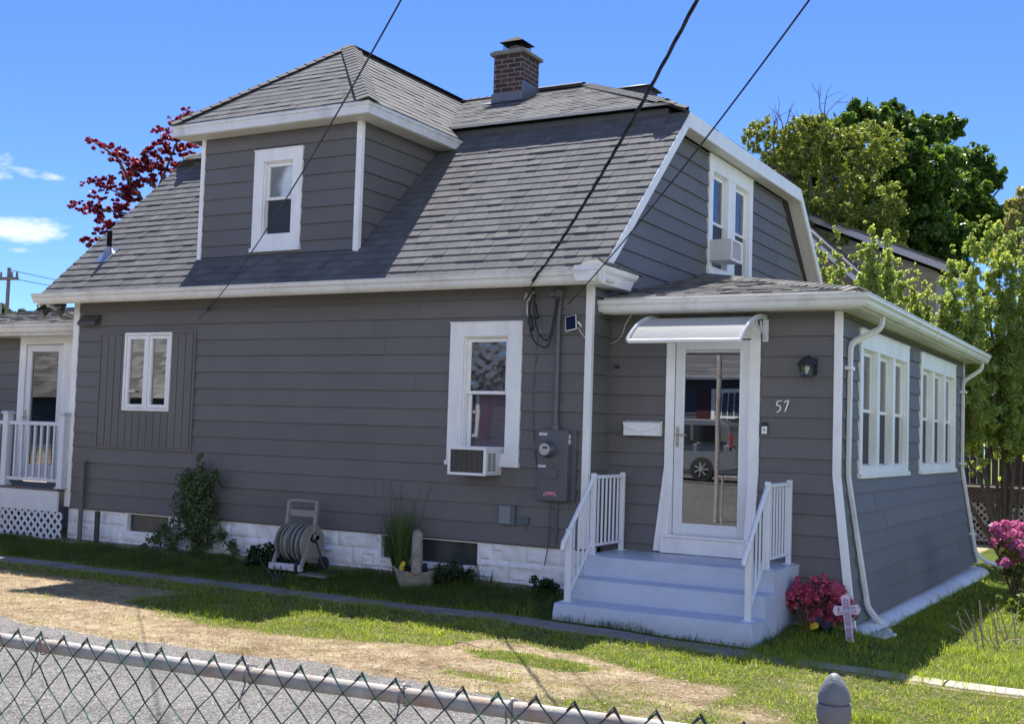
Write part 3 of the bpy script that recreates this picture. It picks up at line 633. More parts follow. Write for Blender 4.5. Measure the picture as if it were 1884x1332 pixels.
# gable rake boards: parallel to the roof edge, then level across the top, down at the back
def rake(o, w0, n0, n1, name, mat):   # strip inset o..o+w0 from roof outline
    mb = MB(); c = math.hypot(1, SL); dn = lambda d: d * c * .62
    def line(d):   # outline inset by d below the roof surface
        zt = 5.155 - d; yf = lambda z: GF + (z + dn(d) - GFZ) / SL
        return [(yf(3.00), 3.00), (yf(zt), zt), (2 * (GK + GKB) / 2 - yf(zt), zt), ((GK + GKB) - yf(2.9), 2.9)]
    A, B = line(o), line(o + w0)
    for i in range(3): mb.prism(FG, [A[i], A[i + 1], B[i + 1], B[i]], n0, n1)
    return mb.build(name, mat, house, bevel=.003)
rake(.0, .19, GX - .03, GX + .008, 'rake_fascia', WHITE)
rake(.155, .018, .02, GX - .03, 'rake_soffit', SOFFIT)
# left rake strip
mb = MB(); FLR = frame((LX, 0, 0), (0, 1, 0), (0, 0, 1)); mb.prism(FLR, [(GF, GFZ - .17), (GF, GFZ), (GK, GKZ), (GK, GKZ - .2)], -.01, .02); mb.build('rake_board', WHITE, house)

# ---- porch roof
PZ = 2.668; AP = (0, 3.366, 3.326)
pxr, pyf, pyb = XP + .355 - .10, YP - .389 + .08, 8.42
rf = MB()
roofface(rf, [(.03, pyf, PZ), (pxr, pyf, PZ), (.0, AP[1], AP[2])], (1, 0, 0), 31, e=.14, vary=.007)
roofface(rf, [(pxr, pyf, PZ), (pxr, pyb, PZ), (0, pyb - 3.1, AP[2]), AP], (0, 1, 0), 32, e=.14, vary=.007)
rf.add([(.02, pyf + .02, PZ - .03), (pxr - .02, pyf + .02, PZ - .03), (pxr - .02, pyb, PZ - .03), (.02, pyb, PZ - .03), (.02, AP[1], AP[2] - .05), (.02, pyb - 3.1, AP[2] - .05)], [(0, 1, 4), (1, 2, 5, 4), (2, 3, 5), (0, 4, 5, 3), (0, 3, 2, 1)])
capline(rf, (pxr, pyf, PZ), AP, .14, drop=.045)
proof = rf.build('porch_roof', SHINGLE2, house)
mb = MB(); x = .05
while x < pxr - .05:
    q = min(x + .92, pxr - .02); mb.box(x + .004, q - .004, pyf - .03, pyf + .02, PZ - .058, PZ - .008); x = q
mb.box(.05, pxr, pyf - .012, pyf + .04, PZ - .14, PZ - .02); mb.box(pxr - .03, pxr + .005, pyf, pyb - .05, PZ - .14, PZ - .01)
mb.build('roof_edge_trim', surf('weathered_trim', (.50, .48, .44), .6, .2, 4), proof)
GPZ = 2.615
mb = MB(); mb.box(.03, pxr + .02, pyf - .01, pyf + .02, 2.49, GPZ + .0); mb.box(pxr - .0, pxr + .02, pyf + .02, pyb - .05, 2.49, GPZ); mb.build('porch_fascia', GUTTER, house)
# gutter mitred at the corner
mb = MB(); A = Vector((.02, pyf - .012, GPZ)); 
Cc = [(pxr + .022 + a, pyf - .012 - a, GPZ + b) for a, b in KP]; A_ = [(.02, pyf - .012 - a, GPZ + b) for a, b in KP]; B_ = [(pxr + .022 + a, pyb, GPZ + b) for a, b in KP]; n = len(KP)
mb.add(A_ + Cc + B_, [(i, (i + 1) % n, n + (i + 1) % n, n + i) for i in range(n)] + [(n + i, n + (i + 1) % n, 2 * n + (i + 1) % n, 2 * n + i) for i in range(n)] + [tuple(range(n - 1, -1, -1)), tuple(range(2 * n, 3 * n))])
mb.build('porch_gutter', GUTTER, house)
soffit(FZ, .03, pxr, pyf + .0, YP - .01, 2.515); soffit(FZY, YP + .0, pyb - .1, -pxr, -(XP + .01), 2.515, step=.105)

# ---- downspouts
def dspout(pts, name, label=None, sx=.042, sy=.030):
    mb = MB(); P = [Vector(p) for p in pts]
    # rounded corners
    Q = [P[0]]
    for i in range(1, len(P) - 1):
        a = (P[i - 1] - P[i]); b = (P[i + 1] - P[i]); r = min(.07, a.length * .45, b.length * .45); a.normalize(); b.normalize()
        for t in (0, .25, .5, .75, 1): Q.append((P[i] + a * r).lerp(P[i], t).lerp(P[i].lerp(P[i] + b * r, t), t))
    Q.append(P[-1]); mb.tube(Q, sx, 4, ry=sy); ob = mb.build(name, GUTTER, house, bevel=.006)
    if label: ob['label'] = label
    return ob
d = dspout([(2.77, 1.15, 2.53), (2.77, 1.10, 2.38), (2.53, .80, 2.20), (2.53, .78, .86), (2.745, .76, -.42), (2.80, 1.02, -.585), (2.82, 1.12, -.60)], 'downspout')
MB().box(2.48, 2.56, .70, .87, 1.93, 1.965).build('strap', WHITE, d)
d = dspout([(2.78, 8.16, 2.53), (2.78, 8.12, 2.40), (2.53, 7.96, 2.20), (2.53, 7.94, .86), (2.74, 7.90, -.38), (2.86, 8.05, -.52), (3.12, 8.75, -.66)], 'downspout', 'downspout at the rear corner of the porch')
for z in (2.02, .93, -.12): MB().box(2.47 + (.0 if z > .8 else .15), 2.58 + (0 if z > .8 else .15), 7.86, 8.02, z, z + .03).build('strap', WHITE, d)

# ---- chimney
BR, nt, b, o = newmat('chimney_brick'); bt = nt.nodes.new('ShaderNodeTexBrick'); tcn = nt.nodes.new('ShaderNodeTexCoord')
MAP = nt.nodes.new('ShaderNodeMapping'); nt.links.new(tcn.outputs['Object'], MAP.inputs[0])
sep = nt.nodes.new('ShaderNodeSeparateXYZ'); nt.links.new(MAP.outputs[0], sep.inputs[0]); ad = nt.nodes.new('ShaderNodeMath'); nt.links.new(sep.outputs[0], ad.inputs[0]); nt.links.new(sep.outputs[1], ad.inputs[1])
cmb = nt.nodes.new('ShaderNodeCombineXYZ'); nt.links.new(ad.outputs[0], cmb.inputs[0]); nt.links.new(sep.outputs[2], cmb.inputs[1]); nt.links.new(cmb.outputs[0], bt.inputs[0])
bt.inputs['Color1'].default_value = (.085, .040, .032, 1); bt.inputs['Color2'].default_value = (.030, .022, .022, 1); bt.inputs['Mortar'].default_value = (.27, .24, .21, 1)
bt.inputs['Scale'].default_value = 1; bt.inputs['Brick Width'].default_value = .215; bt.inputs['Row Height'].default_value = .072; bt.inputs['Mortar Size'].default_value = .006; bt.inputs['Bias'].default_value = -.1
cl = mixc(nt, 1., bt.outputs[0], ramp(nt, noiz(nt, 14, 5), [(.3, (.75,) * 3), (.7, (1.3,) * 3)]), 'MULTIPLY'); nt.links.new(cl, b.inputs['Base Color']); b.inputs['Roughness'].default_value = .85
iv = nt.nodes.new('ShaderNodeMath'); iv.operation = 'SUBTRACT'; iv.inputs[0].default_value = 1; nt.links.new(bt.outputs['Fac'], iv.inputs[1]); bump(nt, b, iv.outputs[0], .8, .01)
CX0, CX1, CY0, CY1 = -3.61, -3.12, 3.90, 4.42
mb = MB(); mb.box(CX0, CX1, CY0, CY1, 5.9, 6.86); ch = mb.build('chimney', BR, house)
CONC = surf('chimney_concrete', (.20, .18, .15), .8, .2, 8, bmp=.3)
mb = MB(); mb.box(CX0 - .05, CX1 + .05, CY0 - .05, CY1 + .05, 6.86, 6.915); mb.box(CX0 - .02, CX1 + .02, CY0 - .02, CY1 + .02, 6.915, 6.94); mb.build('chimney_crown', CONC, ch, bevel=.008)
mb = MB(); mb.lathe(((CX0 + CX1) / 2, (CY0 + CY1) / 2, 6.93), [(.12, 0), (.125, .1), (.11, .12)], 16); mb.build('flue', CONC, ch, smooth=True)
MET = surf('black_steel', (.008, .008, .009), .8, .15, spec=.15)
cx, cy = (CX0 + CX1) / 2, (CY0 + CY1) / 2
mb = MB(); mb.add([(cx - .20, cy - .20, 7.09), (cx + .20, cy - .20, 7.09), (cx + .20, cy + .20, 7.09), (cx - .20, cy + .20, 7.09), (cx, cy, 7.225), (cx - .2, cy - .2, 7.085), (cx + .2, cy - .2, 7.085), (cx + .2, cy + .2, 7.085), (cx - .2, cy + .2, 7.085)], [(0, 1, 4), (1, 2, 4), (2, 3, 4), (3, 0, 4), (5, 8, 7, 6), (0, 5, 6, 1), (1, 6, 7, 2), (2, 7, 8, 3), (3, 8, 5, 0)])
for sx in (-1, 1):
    for k in range(9):
        t = -.15 + .0375 * k; mb.tube([(cx + t, cy + sx * .15, 6.94), (cx + t, cy + sx * .15, 7.09)], .0025 if 0 < k < 8 else .005, 4); mb.tube([(cx + sx * .15, cy + t, 6.94), (cx + sx * .15, cy + t, 7.09)], .0025, 4)
    for z in (6.945, 6.98, 7.015, 7.05): mb.tube([(cx - .15, cy + sx * .15, z), (cx + .15, cy + sx * .15, z)], .0025, 4); mb.tube([(cx + sx * .15, cy - .15, z), (cx + sx * .15, cy + .15, z)], .0025, 4)
mb.build('chimney_cap', MET, ch)
zf = UZ + (CY0 - UY) * .464
mb = MB(); LEAD = surf('lead_flashing', (.14, .155, .18), .45, .2, 6, metal=.3)
mb.box(CX0 - .02, CX1 + .02, CY0 - .025, CY0 - .002, zf - .15, zf + .13); mb.box(CX1 + .002, CX1 + .02, CY0, CY1, zf - .05, zf + .3)
mb.prism(frame((CX0 - .1, CY0 - .16, zf - .16 * .464 + .02), (1, 0, 0), (0, 1, .464)), [(0, 0), (.72, 0), (.62, .16), (.1, .16)], 0, .006); mb.build('flashing', LEAD, ch)
# plumbing vent on the left roof slope
p = on('Y', .35, 203, 470); yv = .42
for _ in range(30):
    q = on('Y', yv, 200, 470)
    if rz(yv) > q[2]: yv -= .02
    else: yv += .02
q = on('Y', yv, 200, 468); vx = q[0]; vz = rz(yv)
mb = MB(); mb.tube([(vx, yv, vz - .1), (vx, yv, vz + .34)], .036, 12); vp = mb.build('vent_pipe', MET, house, smooth=True)
mb = MB(); FR = frame((vx, yv, vz), (1, 0, 0), (0, 1, SL)); mb.fbox(FR, -.13, .13, -.2, .15, .012, .018); mb.lathe((vx, yv, vz - .03), [(.1, -.04), (.06, .06), (.042, .14)], 14); mb.build('pipe_flashing', surf('galvanised', (.45, .47, .5), .35, .15, metal=.8), vp, smooth=True)
# ------------------------------------------------------------------ front steps with two railings
STEPM = surf('grey_deck_paint', (.50, .56, .67), .36, .06, 3, bmp=.2, bscale=14, dirt=(.25, .26, .28), dirtscale=6, dirtamt=.32)
SA, SB = .197, 2.166; SY = [-1.073, -.723, -.45]; SZ = [-.418, -.213, -.010]
steps = thing('front_steps', (1.18, -.3, -.6), 'three blue-grey painted concrete steps leading up to the glass front door', 'steps')
def blob_block(x0, x1, y0, y1, z0, z1, mat, name, sd):   # slightly uneven, round-nosed block
    mb = MB(); nx = 40; prof = [(y0 + .0, z0), (y0 - .004, z0 + (z1 - z0) * .5), (y0, z1 - .02), (y0 + .008, z1 - .005), (y0 + .022, z1), ((y0 + y1) / 2, z1 + .002), (y1, z1 + .004), (y1, z0)]
    vs = []
    for i in range(nx + 1):
        x = x0 + (x1 - x0) * i / nx; e = .014 if i in (0, nx) else 0
        for k, (y, z) in enumerate(prof):
            n1 = noise.noise(Vector((x * 3.1, z * 4, sd))) * .006; n2 = noise.noise(Vector((x * 2.2, y * 3, sd + 5))) * .003
            vs.append((x + (e if i == 0 else -e) * (1 if 1 < k < 5 else 0), y + (n1 if k < 4 else 0), z + (n2 if k > 1 and k < 7 else 0)))
    m_ = len(prof); mb.add(vs, [(i * m_ + j, i * m_ + (j + 1) % m_, (i + 1) * m_ + (j + 1) % m_, (i + 1) * m_ + j) for i in range(nx) for j in range(m_)] + [tuple(range(m_ - 1, -1, -1)), tuple(range(nx * m_, (nx + 1) * m_))])
    return mb.build(name, mat, steps, smooth=True)
yw = YP - .16
blob_block(SA, SB, SY[2], yw + .03, -.62, SZ[2], STEPM, 'landing', 1)
blob_block(SA - .006, SB + .004, SY[1], SY[2] + .02, -.66, SZ[1], STEPM, 'step', 2)
blob_block(SA - .012, SB + .006, SY[0], SY[1] + .02, -.72, SZ[0], STEPM, 'step', 3)
RW = surf('railing_white', (.74, .76, .80), .32, .03)
def railing(x, ends, label):
    root = None
    H = .88; py = SY[2] + .06; lw = -.92; zl = SZ[0]; zt = SZ[2] + .80
    mb = MB()
    tlow = zl + .80
    base = MB(); base.box(x - .024, x + .024, py - .024, py + .024, SZ[2], zt + .02); r = base.build('railing', RW, steps, bevel=.004); r['label'] = label
    MB().box(x - .024, x + .024, .30, .345, SZ[2], zt + .02).build('post', RW, r, bevel=.004)
    mb = MB(); mb.box(x - .026, x + .026, lw - .024, lw + .024, zl, tlow - .10); mb.box(x - .05, x + .05, lw - .05, lw + .05, zl, zl + .008); mb.build('post', RW, r, bevel=.003)
    for (yy, zz) in ((py, SZ[2]), (.322, SZ[2])): MB().box(x - .05, x + .05, yy - .05, yy + .05, zz, zz + .008).build('base_plate', RW, r)
    MB().box(x - .02, x + .02, py + .024, .30, zt - .035, zt).build('top_rail', RW, r, bevel=.005)
    MB().box(x - .014, x + .014, py + .024, .30, SZ[2] + .085, SZ[2] + .11).build('bottom_rail', RW, r, bevel=.003)
    k = 6
    for i in range(k):
        y = py + .024 + (.30 - py - .024) * (i + 1) / (k + 1); MB().box(x - .008, x + .008, y - .008, y + .008, SZ[2] + .11, zt - .035).build('baluster', RW, r)
    sl_ = (zt - .02 - (tlow - .12)) / (py - lw)
    top = lambda y: zt - .015 + (y - py) * sl_
    mb = MB(); mb.tube([(x, py - .02, top(py - .02)), (x, lw - .06, top(lw - .06)), (x, lw - .12, top(lw - .12) + .005), (x, lw - .145, top(lw - .145) - .03), (x, lw - .12, top(lw - .12) - .055), (x, lw - .09, top(lw - .09) - .06)], [.023, .023, .023, .021, .017, .012], 10)
    mb.build('handrail', RW, r, smooth=True)
    bot = lambda y: top(y) - .66
    mb = MB(); F = frame((x - .014, lw + .0, bot(lw)), (0, py - lw, bot(py) - bot(lw)), (0, 0, 1)); Lh = math.hypot(py - lw, bot(py) - bot(lw))
    mb.prism(F, [(0, -.02), (Lh, -.02), (Lh, .02), (0, .02)], -.014, .014); mb.build('bottom_rail', RW, r, bevel=.003)
    for i in range(4):
        y = lw + (py - lw) * (i + 1) / 5; MB().box(x - .008, x + .008, y - .008, y + .008, bot(y), top(y) - .01).build('baluster', RW, r)
railing(SA + .07, 0, 'white metal railing on the left side, beside the meter box')
railing(SB - .10, 1, 'white metal railing on the right side, below the house number')

# ------------------------------------------------------------------ awning over the door
aw = thing('door_awning', (1.1, .5, 2.25), 'small curved door awning of clear plastic with white brackets above the storm door', 'awning')
AX0, AX1 = .55, 1.74
def apt(t):  # arch profile, t 0 at wall to 1 at the front
    return (.50 - .80 * math.sin(t * 1.0) / math.sin(1.0), 2.455 - .295 * (1 - math.cos(t * 1.0)) / (1 - math.cos(1.0)))
mb = MB(); k = 14; vs = []
for i in range(k + 1):
    y, z = apt(i / k)
    vs += [(AX0 + .03, y, z), (AX1 - .02, y, z), (AX0 + .03, y, z - .006), (AX1 - .02, y, z - .006)]
mb.add(vs, [(4 * i, 4 * i + 1, 4 * i + 5, 4 * i + 4) for i in range(k)] + [(4 * i + 2, 4 * i + 6, 4 * i + 7, 4 * i + 3) for i in range(k)])
mt, nt, b, o = newmat('hollow_polycarbonate'); nt.nodes.remove(b)
df = nt.nodes.new('ShaderNodeBsdfDiffuse'); df.inputs[0].default_value = (.82, .82, .80, 1); tl = nt.nodes.new('ShaderNodeBsdfTranslucent'); tl.inputs[0].default_value = (.9, .9, .88, 1)
gl = nt.nodes.new('ShaderNodeBsdfGlossy'); gl.inputs['Roughness'].default_value = .12; tr = nt.nodes.new('ShaderNodeBsdfTransparent')
m1 = nt.nodes.new('ShaderNodeMixShader'); m1.inputs[0].default_value = .6; m2 = nt.nodes.new('ShaderNodeMixShader'); m2.inputs[0].default_value = .10; m3 = nt.nodes.new('ShaderNodeMixShader'); m3.inputs[0].default_value = .32
nt.links.new(df.outputs[0], m1.inputs[1]); nt.links.new(tl.outputs[0], m1.inputs[2]); nt.links.new(m1.outputs[0], m2.inputs[1]); nt.links.new(gl.outputs[0], m2.inputs[2]); nt.links.new(m2.outputs[0], m3.inputs[1]); nt.links.new(tr.outputs[0], m3.inputs[2]); nt.links.new(m3.outputs[0], o.inputs[0])
mb.build('canopy_sheet', mt, aw, smooth=True)
MB().tube([(AX0 + .02, apt(1)[0] - .01, apt(1)[1] - .01), (AX1 + .01, apt(1)[0] - .01, apt(1)[1] - .01)], .022, 10).build('front_bar', WHITE, aw, smooth=True)
for x in (AX0, AX1):
    mb = MB(); P = [(x, *apt(i / 10)) for i in range(11)]; mb.tube(P, .016, 6, ry=.028)
    Q = [(x, .50, 2.22), (x, .42, 2.28), (x, .28, 2.33), (x, .12, 2.35), (x, .0, 2.33)]; mb.tube(Q, .012, 6, ry=.018)
    for a in (.32, .18, .06): mb.tube([(x, a, 2.40), (x, a + .05, 2.31)], .009, 6)
    mb.box(x - .03, x + .03, .487, .503, 2.20, 2.43); mb.build('bracket', surf('bracket_plastic', (.66, .66, .72), .4, .05), aw, smooth=True)
# ------------------------------------------------------------------ small things on the porch front
mb = MB(); x0, x1, z0, z1 = .225, .635, 1.205, 1.36
ml = thing('mailbox', ((x0 + x1) / 2, .45, z0), 'white metal wall mailbox with a flap, left of the front door', 'mailbox')
mb.extr([(0, 0), (.105, .0), (.095, .135), (.0, .155)], (x0, .498, z0), (x1, .498, z0), (0, -1, 0), (0, 0, 1)); mb.build('box', WHITE, ml, bevel=.006)
mb = MB(); mb.extr([(0, .158), (.102, .139), (.107, .128), (.098, .120), (.098, .134), (0, .150)], (x0 - .008, .498, z0), (x1 + .008, .498, z0), (0, -1, 0), (0, 0, 1))
F = frame((0, .388, z0), (1, 0, 0), (0, .07, 1)); mb.prism(F, [(x0 + .004, .09), (x0 + .14, .055), (x0 + .17, .04), (x0 + .24, .04), (x0 + .27, .055), (x1 - .004, .09), (x1 - .004, .13), (x0 + .004, .13)], 0, .008); mb.build('lid', WHITE, ml, bevel=.002)
NUM = surf('number_white', (.80, .80, .76), .4, .02)
hn = thing('house_number', (1.92, .49, 1.48), 'white script house number 57 right of the door', 'house number')
def stroke(pts, w, F, n0, n1, name, mat, par):
    mb = MB(); O, U, V, W = F
    P = []
    for i in range(len(pts) - 1):
        for t in (0, .5): P.append(tuple(pts[i][k] + (pts[i + 1][k] - pts[i][k]) * t for k in (0, 1)))
    P.append(pts[-1]); L_, R_ = [], []
    for i, p in enumerate(P):
        a = P[max(0, i - 1)]; c = P[min(len(P) - 1, i + 1)]; d = Vector((c[0] - a[0], c[1] - a[1])).normalized(); wd = w * (.75 + .35 * math.sin(3.1 * i / len(P)))
        L_.append((p[0] - d.y * wd, p[1] + d.x * wd)); R_.append((p[0] + d.y * wd, p[1] - d.x * wd))
    for i in range(len(P) - 1): mb.prism(F, [L_[i], L_[i + 1], R_[i + 1], R_[i]], n0, n1)
    return mb.build(name, mat, par)
stroke([(1.925, 1.603), (1.875, 1.592), (1.868, 1.552), (1.895, 1.553), (1.912, 1.532), (1.905, 1.505), (1.872, 1.482)], .0065, FP, .02, .032, 'digit', NUM, hn)
stroke([(1.942, 1.583), (1.965, 1.598), (1.992, 1.604), (1.975, 1.545), (1.955, 1.490)], .0065, FP, .02, .032, 'digit', NUM, hn)
db = thing('doorbell', (1.75, .49, 1.25), 'black and white video doorbell beside the front door trim', 'doorbell')
mb = MB(); mb.fbox(FP, 1.722, 1.782, 1.26, 1.378, .018, .045); mb.build('body', surf('bell_black', (.015, .015, .018), .2, .1), db, bevel=.004)
mb = MB(); mb.fbox(FP, 1.724, 1.780, 1.262, 1.338, .0455, .048); mb.build('face', WHITE, db)
mb = MB(); mb.lathe((1.752, .472, 1.302), [(.012, 0), (.012, -.004), (.009, -.004)], 16, 'Y'); mb.build('button', surf('bell_grey', (.3, .32, .35), .4, .1), db)
LANT = surf('lantern_black', (.022, .028, .045), .4, .2)
ln = thing('wall_lantern', (2.22, .45, 1.85), 'black carriage wall lantern with a white bulb, right of the house number', 'wall lamp')
mb = MB(); mb.box(2.165, 2.275, .475, .503, 1.86, 2.03)
lc = Vector((2.205, .36, 1.955)); r = .088
def ngon(c, r0, z, n=6): return [(c.x + r0 * math.cos(6.283 * (i + .5) / n), c.y + r0 * math.sin(6.283 * (i + .5) / n), z) for i in range(n)]
mb.tube([(2.22, .48, 2.02), (2.21, .42, 2.05), (2.205, .37, 2.035)], .012, 8)
a, b_, c_ = ngon(lc, .102, 1.957), ngon(lc, .060, 2.012), ngon(lc, .012, 2.04); mb.add(a + b_ + c_, [(i, (i + 1) % 6, 6 + (i + 1) % 6, 6 + i) for i in range(6)] + [(6 + i, 6 + (i + 1) % 6, 12 + (i + 1) % 6, 12 + i) for i in range(6)] + [tuple(range(5, -1, -1)), tuple(range(12, 18))])
t_, q_ = ngon(lc, .082, 1.955), ngon(lc, .055, 1.845)
for i in range(6): mb.tube([t_[i], q_[i]], .0045, 5); mb.tube([q_[i], q_[(i + 1) % 6]], .006, 5); mb.tube([t_[i], t_[(i + 1) % 6]], .005, 5)
mb.build('lantern_frame', LANT, ln)
mb = MB(); mb.add(ngon(lc, .078, 1.952) + ngon(lc, .052, 1.848), [(i, (i + 1) % 6, 6 + (i + 1) % 6, 6 + i) for i in range(6)]); mb.build('lantern_glass', glassmat('lamp_glass', (.8, .85, .87), .05), ln)
MB().lathe((lc.x, lc.y, 1.868), [(.014, 0), (.018, .02), (.030, .045), (.031, .06), (.022, .078), (.006, .088)], 14).build('bulb', surf('bulb_white', (.85, .85, .82), .3, .02), ln, smooth=True)
mb = MB(); mb.lathe((.10, .50, 1.945), [(.02, 0), (.022, -.03), (.012, -.045)], 12, 'Y'); mb.tube([(.10, .47, 1.945), (.06, .46, 1.955)], .004, 5); tag(mb.build('wall_hook', LANT, smooth=True, org=(.10, .5, 1.945)), 'small round black hook on the porch wall, left of the mailbox', 'hook')
WIREW = surf('cord_white', (.5, .5, .48), .5, .05)
tag(MB().tube([(.0, .48, 2.20), (.05, .46, 2.20), (.14, .42, 2.235), (.20, .38, 2.30), (.24, .34, 2.38), (.30, .30, 2.45), (.36, .28, 2.50)], .0055, 6).build('loose_cord', WIREW, smooth=True, org=(.0, .48, 2.2)), 'loose white cord hanging from the porch soffit beside the awning', 'cord')

# ------------------------------------------------------------------ electric service on the front wall
BOXM = surf('painted_metal_box', (.105, .104, .118), .42, .08, 4)
mt_ = thing('electric_meter_box', (-.4, -.1, .48), 'grey painted electric meter and breaker box left of the front steps', 'meter box')
mb = MB(); mb.fbox(FM, -.583, -.235, .49, 1.235, -.0, .125); mb.build('cabinet', BOXM, mt_, bevel=.006)
mb = MB(); mb.fbox(FM, -.572, -.246, .86, .864, .12, .128); mb.fbox(FM, -.525, -.34, .735, .83, .12, .142); mb.fbox(FM, -.50, -.37, .715, .74, .12, .135); mb.build('cover_flap', BOXM, mt_, bevel=.004)
mb = MB(); mb.lathe((-.455, -.12, 1.03), [(.088, 0), (.088, -.03), (.078, -.045), (.074, -.10), (.066, -.112)], 28, 'Y'); mb.build('meter_ring', surf('meter_grey', (.16, .17, .18), .3, .1, metal=.5), mt_, smooth=True)
mb = MB(); mb.lathe((-.455, -.222, 1.03), [(.062, 0), (.062, -.012), (.055, -.014)], 28, 'Y'); md = mb.build('meter_dial', surf('dial_face', (.42, .45, .42), .2, .05), mt_, smooth=True)
def text(body, F, s, t, size, n, mat, name, par, org=None, align='CENTER', shear=0, ext=.0006):
    cu = bpy.data.curves.new(name, 'FONT'); cu.body = body; cu.size = size; cu.extrude = ext; cu.align_x = align; cu.shear = shear; cu.resolution_u = 2
    tmp = bpy.data.objects.new(name, cu); scn.collection.objects.link(tmp); dg = bpy.context.evaluated_depsgraph_get(); me = bpy.data.meshes.new_from_object(tmp.evaluated_get(dg)); bpy.data.objects.remove(tmp)
    O, U, V, W = F; o0 = ORG[par.name]
    for v in me.vertices: v.co = O + U * (s + v.co.x) + V * (t + v.co.y) + W * (n + v.co.z) - o0
    me.materials.clear(); me.materials.append(mat); me.update()
    ob = bpy.data.objects.new(name, me); scn.collection.objects.link(ob); ob.parent = par; ORG[ob.name] = o0; return ob
BLK = surf('print_black', (.012, .012, .014), .5, .1)
mb = MB(); mb.fbox(FM, -.47, -.415, 1.038, 1.058, .236, .2375); mb.build('meter_display', BLK, md)
STK = surf('sticker_white', (.62, .63, .70), .4, .03); REDS = surf('sticker_red', (.50, .10, .14), .4, .05)
for (a, b, c, d, s_) in ((-.575, -.478, 1.175, 1.203, '1'), (-.578, -.485, .838, .866, '1')):
    st = MB(); st.fbox(FM, a, b, c, d, .1256, .1268); st = st.build('sticker', STK, mt_); text(s_, FM, (a + b) / 2, c + .004, .03, .127, BLK, 'sticker_print', st)
st = MB(); st.prism(FM, [(-.49, .545), (-.365, .545), (-.355, .585), (-.50, .585)], .1256, .1268); st = st.build('warning_label', REDS, mt_)
for k, zz in enumerate((.572, .562)): MB().fbox(FM, -.48 + .01 * k, -.38 - .01 * k, zz, zz + .004, .127, .1275).build('label_line', STK, st)
for x in (-.495, -.36): MB().lathe((x, -.126, .55), [(.008, 0), (.008, -.004)], 10, 'Y').build('seal', STK, mt_)
for (c, d) in ((1.15, 1.19), (1.09, 1.14)): MB().box(-.235, -.2335, -.105, -.055, c, d).build('sticker', STK, mt_)
MB().fbox(FM, -.233, -.17, .49, 1.235, .0, .05).build('side_channel', BOXM, mt_)
mt_.location.x += .06
cn = thing('service_conduit', (-.36, -.04, 1.23), 'grey painted service pipe with a hooded head rising from the meter box to the eave', 'conduit')
mb = MB(); mb.tube([(-.36, -.055, 1.235), (-.362, -.055, 2.66)], .03, 12); mb.build('pipe', BOXM, cn, smooth=True)
MB().lathe((-.36, -.055, 1.235), [(.05, 0), (.05, .05), (.04, .055), (.04, .09)], 14).build('fitting', BOXM, cn, smooth=True)
for z in (1.55, 2.5): MB().tube([(-.40, -.02, z), (-.36, -.088, z), (-.32, -.02, z)], .006, 6).build('strap', BOXM, cn, smooth=True)
mb = MB(); mb.lathe((-.36, -.055, 2.64), [(.042, 0), (.045, .03), (.06, .05), (.055, .09), (.02, .11)], 14); mb.box(-.45, -.36, -.10, -.01, 2.665, 2.71); mb.build('weatherhead', BOXM, cn, smooth=True)
mb = MB(); mb.tube([(-.40, -.05, .49), (-.41, -.04, .2), (-.42, -.03, .0), (-.44, -.06, -.2)], .007, 6); mb.tube([(-.62, -.02, 2.35), (-.64, -.02, 2.0), (-.66, -.022, 1.6), (-.64, -.02, 1.2), (-.61, -.02, .95), (-.585, -.03, .85)], .006, 6); mb.tube([(-.33, -.03, .49), (-.33, -.03, .02)], .014, 8); mb.build('thin_cable', BOXM, cn, smooth=True)
ub = thing('telephone_box', (-.92, -.05, .2), 'pale grey plastic junction box low on the wall between the flower bed and the steps', 'utility box')
mb = MB(); mb.fbox(FM, -1.005, -.865, .205, .405, .0, .085); mb.build('cover', surf('box_grey', (.20, .23, .26), .4, .08), ub, bevel=.008)
mb = MB(); mb.fbox(FM, -.868, -.825, .195, .40, .0, .06); mb.tube([(-.84, -.06, .30), (-.81, -.065, .30)], .012, 8); mb.build('side_latch', surf('box_grey2', (.13, .15, .17), .5, .1), ub, bevel=.004)
sb = MB(); sb.fbox(FM, -.745, -.66, .215, .29, .0, .05); sb.tube([(-.70, -.03, .215), (-.70, -.03, .14)], .008, 6); tag(sb.build('cable_box', surf('box_grey3', (.07, .11, .13), .5, .1), org=(-.7, 0, .2), bevel=.004), 'tiny dark grey cable box right of the pale junction box', 'utility box')
sp = thing('solar_panel', (-.17, -.06, 2.33), 'small dark blue solar panel in a white frame, tilted, beside the white corner board', 'solar panel')
Fs = frame((-.19, -.10, 2.37), (.96, .12, .20), (-.20, .30, .93)); mb = MB(); mb.fbox(Fs, -.062, .062, -.085, .085, -.008, .004); mb.build('frame', WHITE, sp, bevel=.003)
MB().fbox(Fs, -.055, .055, -.078, .078, .0045, .006).build('cell', surf('solar_blue', (.010, .016, .045), .6, .1, spec=.1), sp)
mb = MB(); mb.tube([(-.12, -.075, 2.38), (-.11, -.04, 2.36), (-.11, -.01, 2.34)], .012, 8); mb.tube([(-.12, -.075, 2.33), (-.09, -.035, 2.26), (-.03, -.035, 2.2), (.03, -.02, 2.12)], .0035, 5); mb.build('bracket', WHITE, sp, smooth=True)
vh = MB(); vh.extr([(0, 0), (.11, -.03), (.11, .015), (.0, .12)], (-7.70, -.02, 2.50), (-7.36, -.02, 2.50), (0, -1, 0), (0, 0, 1)); tag(vh.build('vent_hood', surf('hood_brown', (.06, .055, .062), .5, .1), org=(-7.53, 0, 2.5), bevel=.004), 'dark louvred vent hood high on the wall at the left end', 'vent')
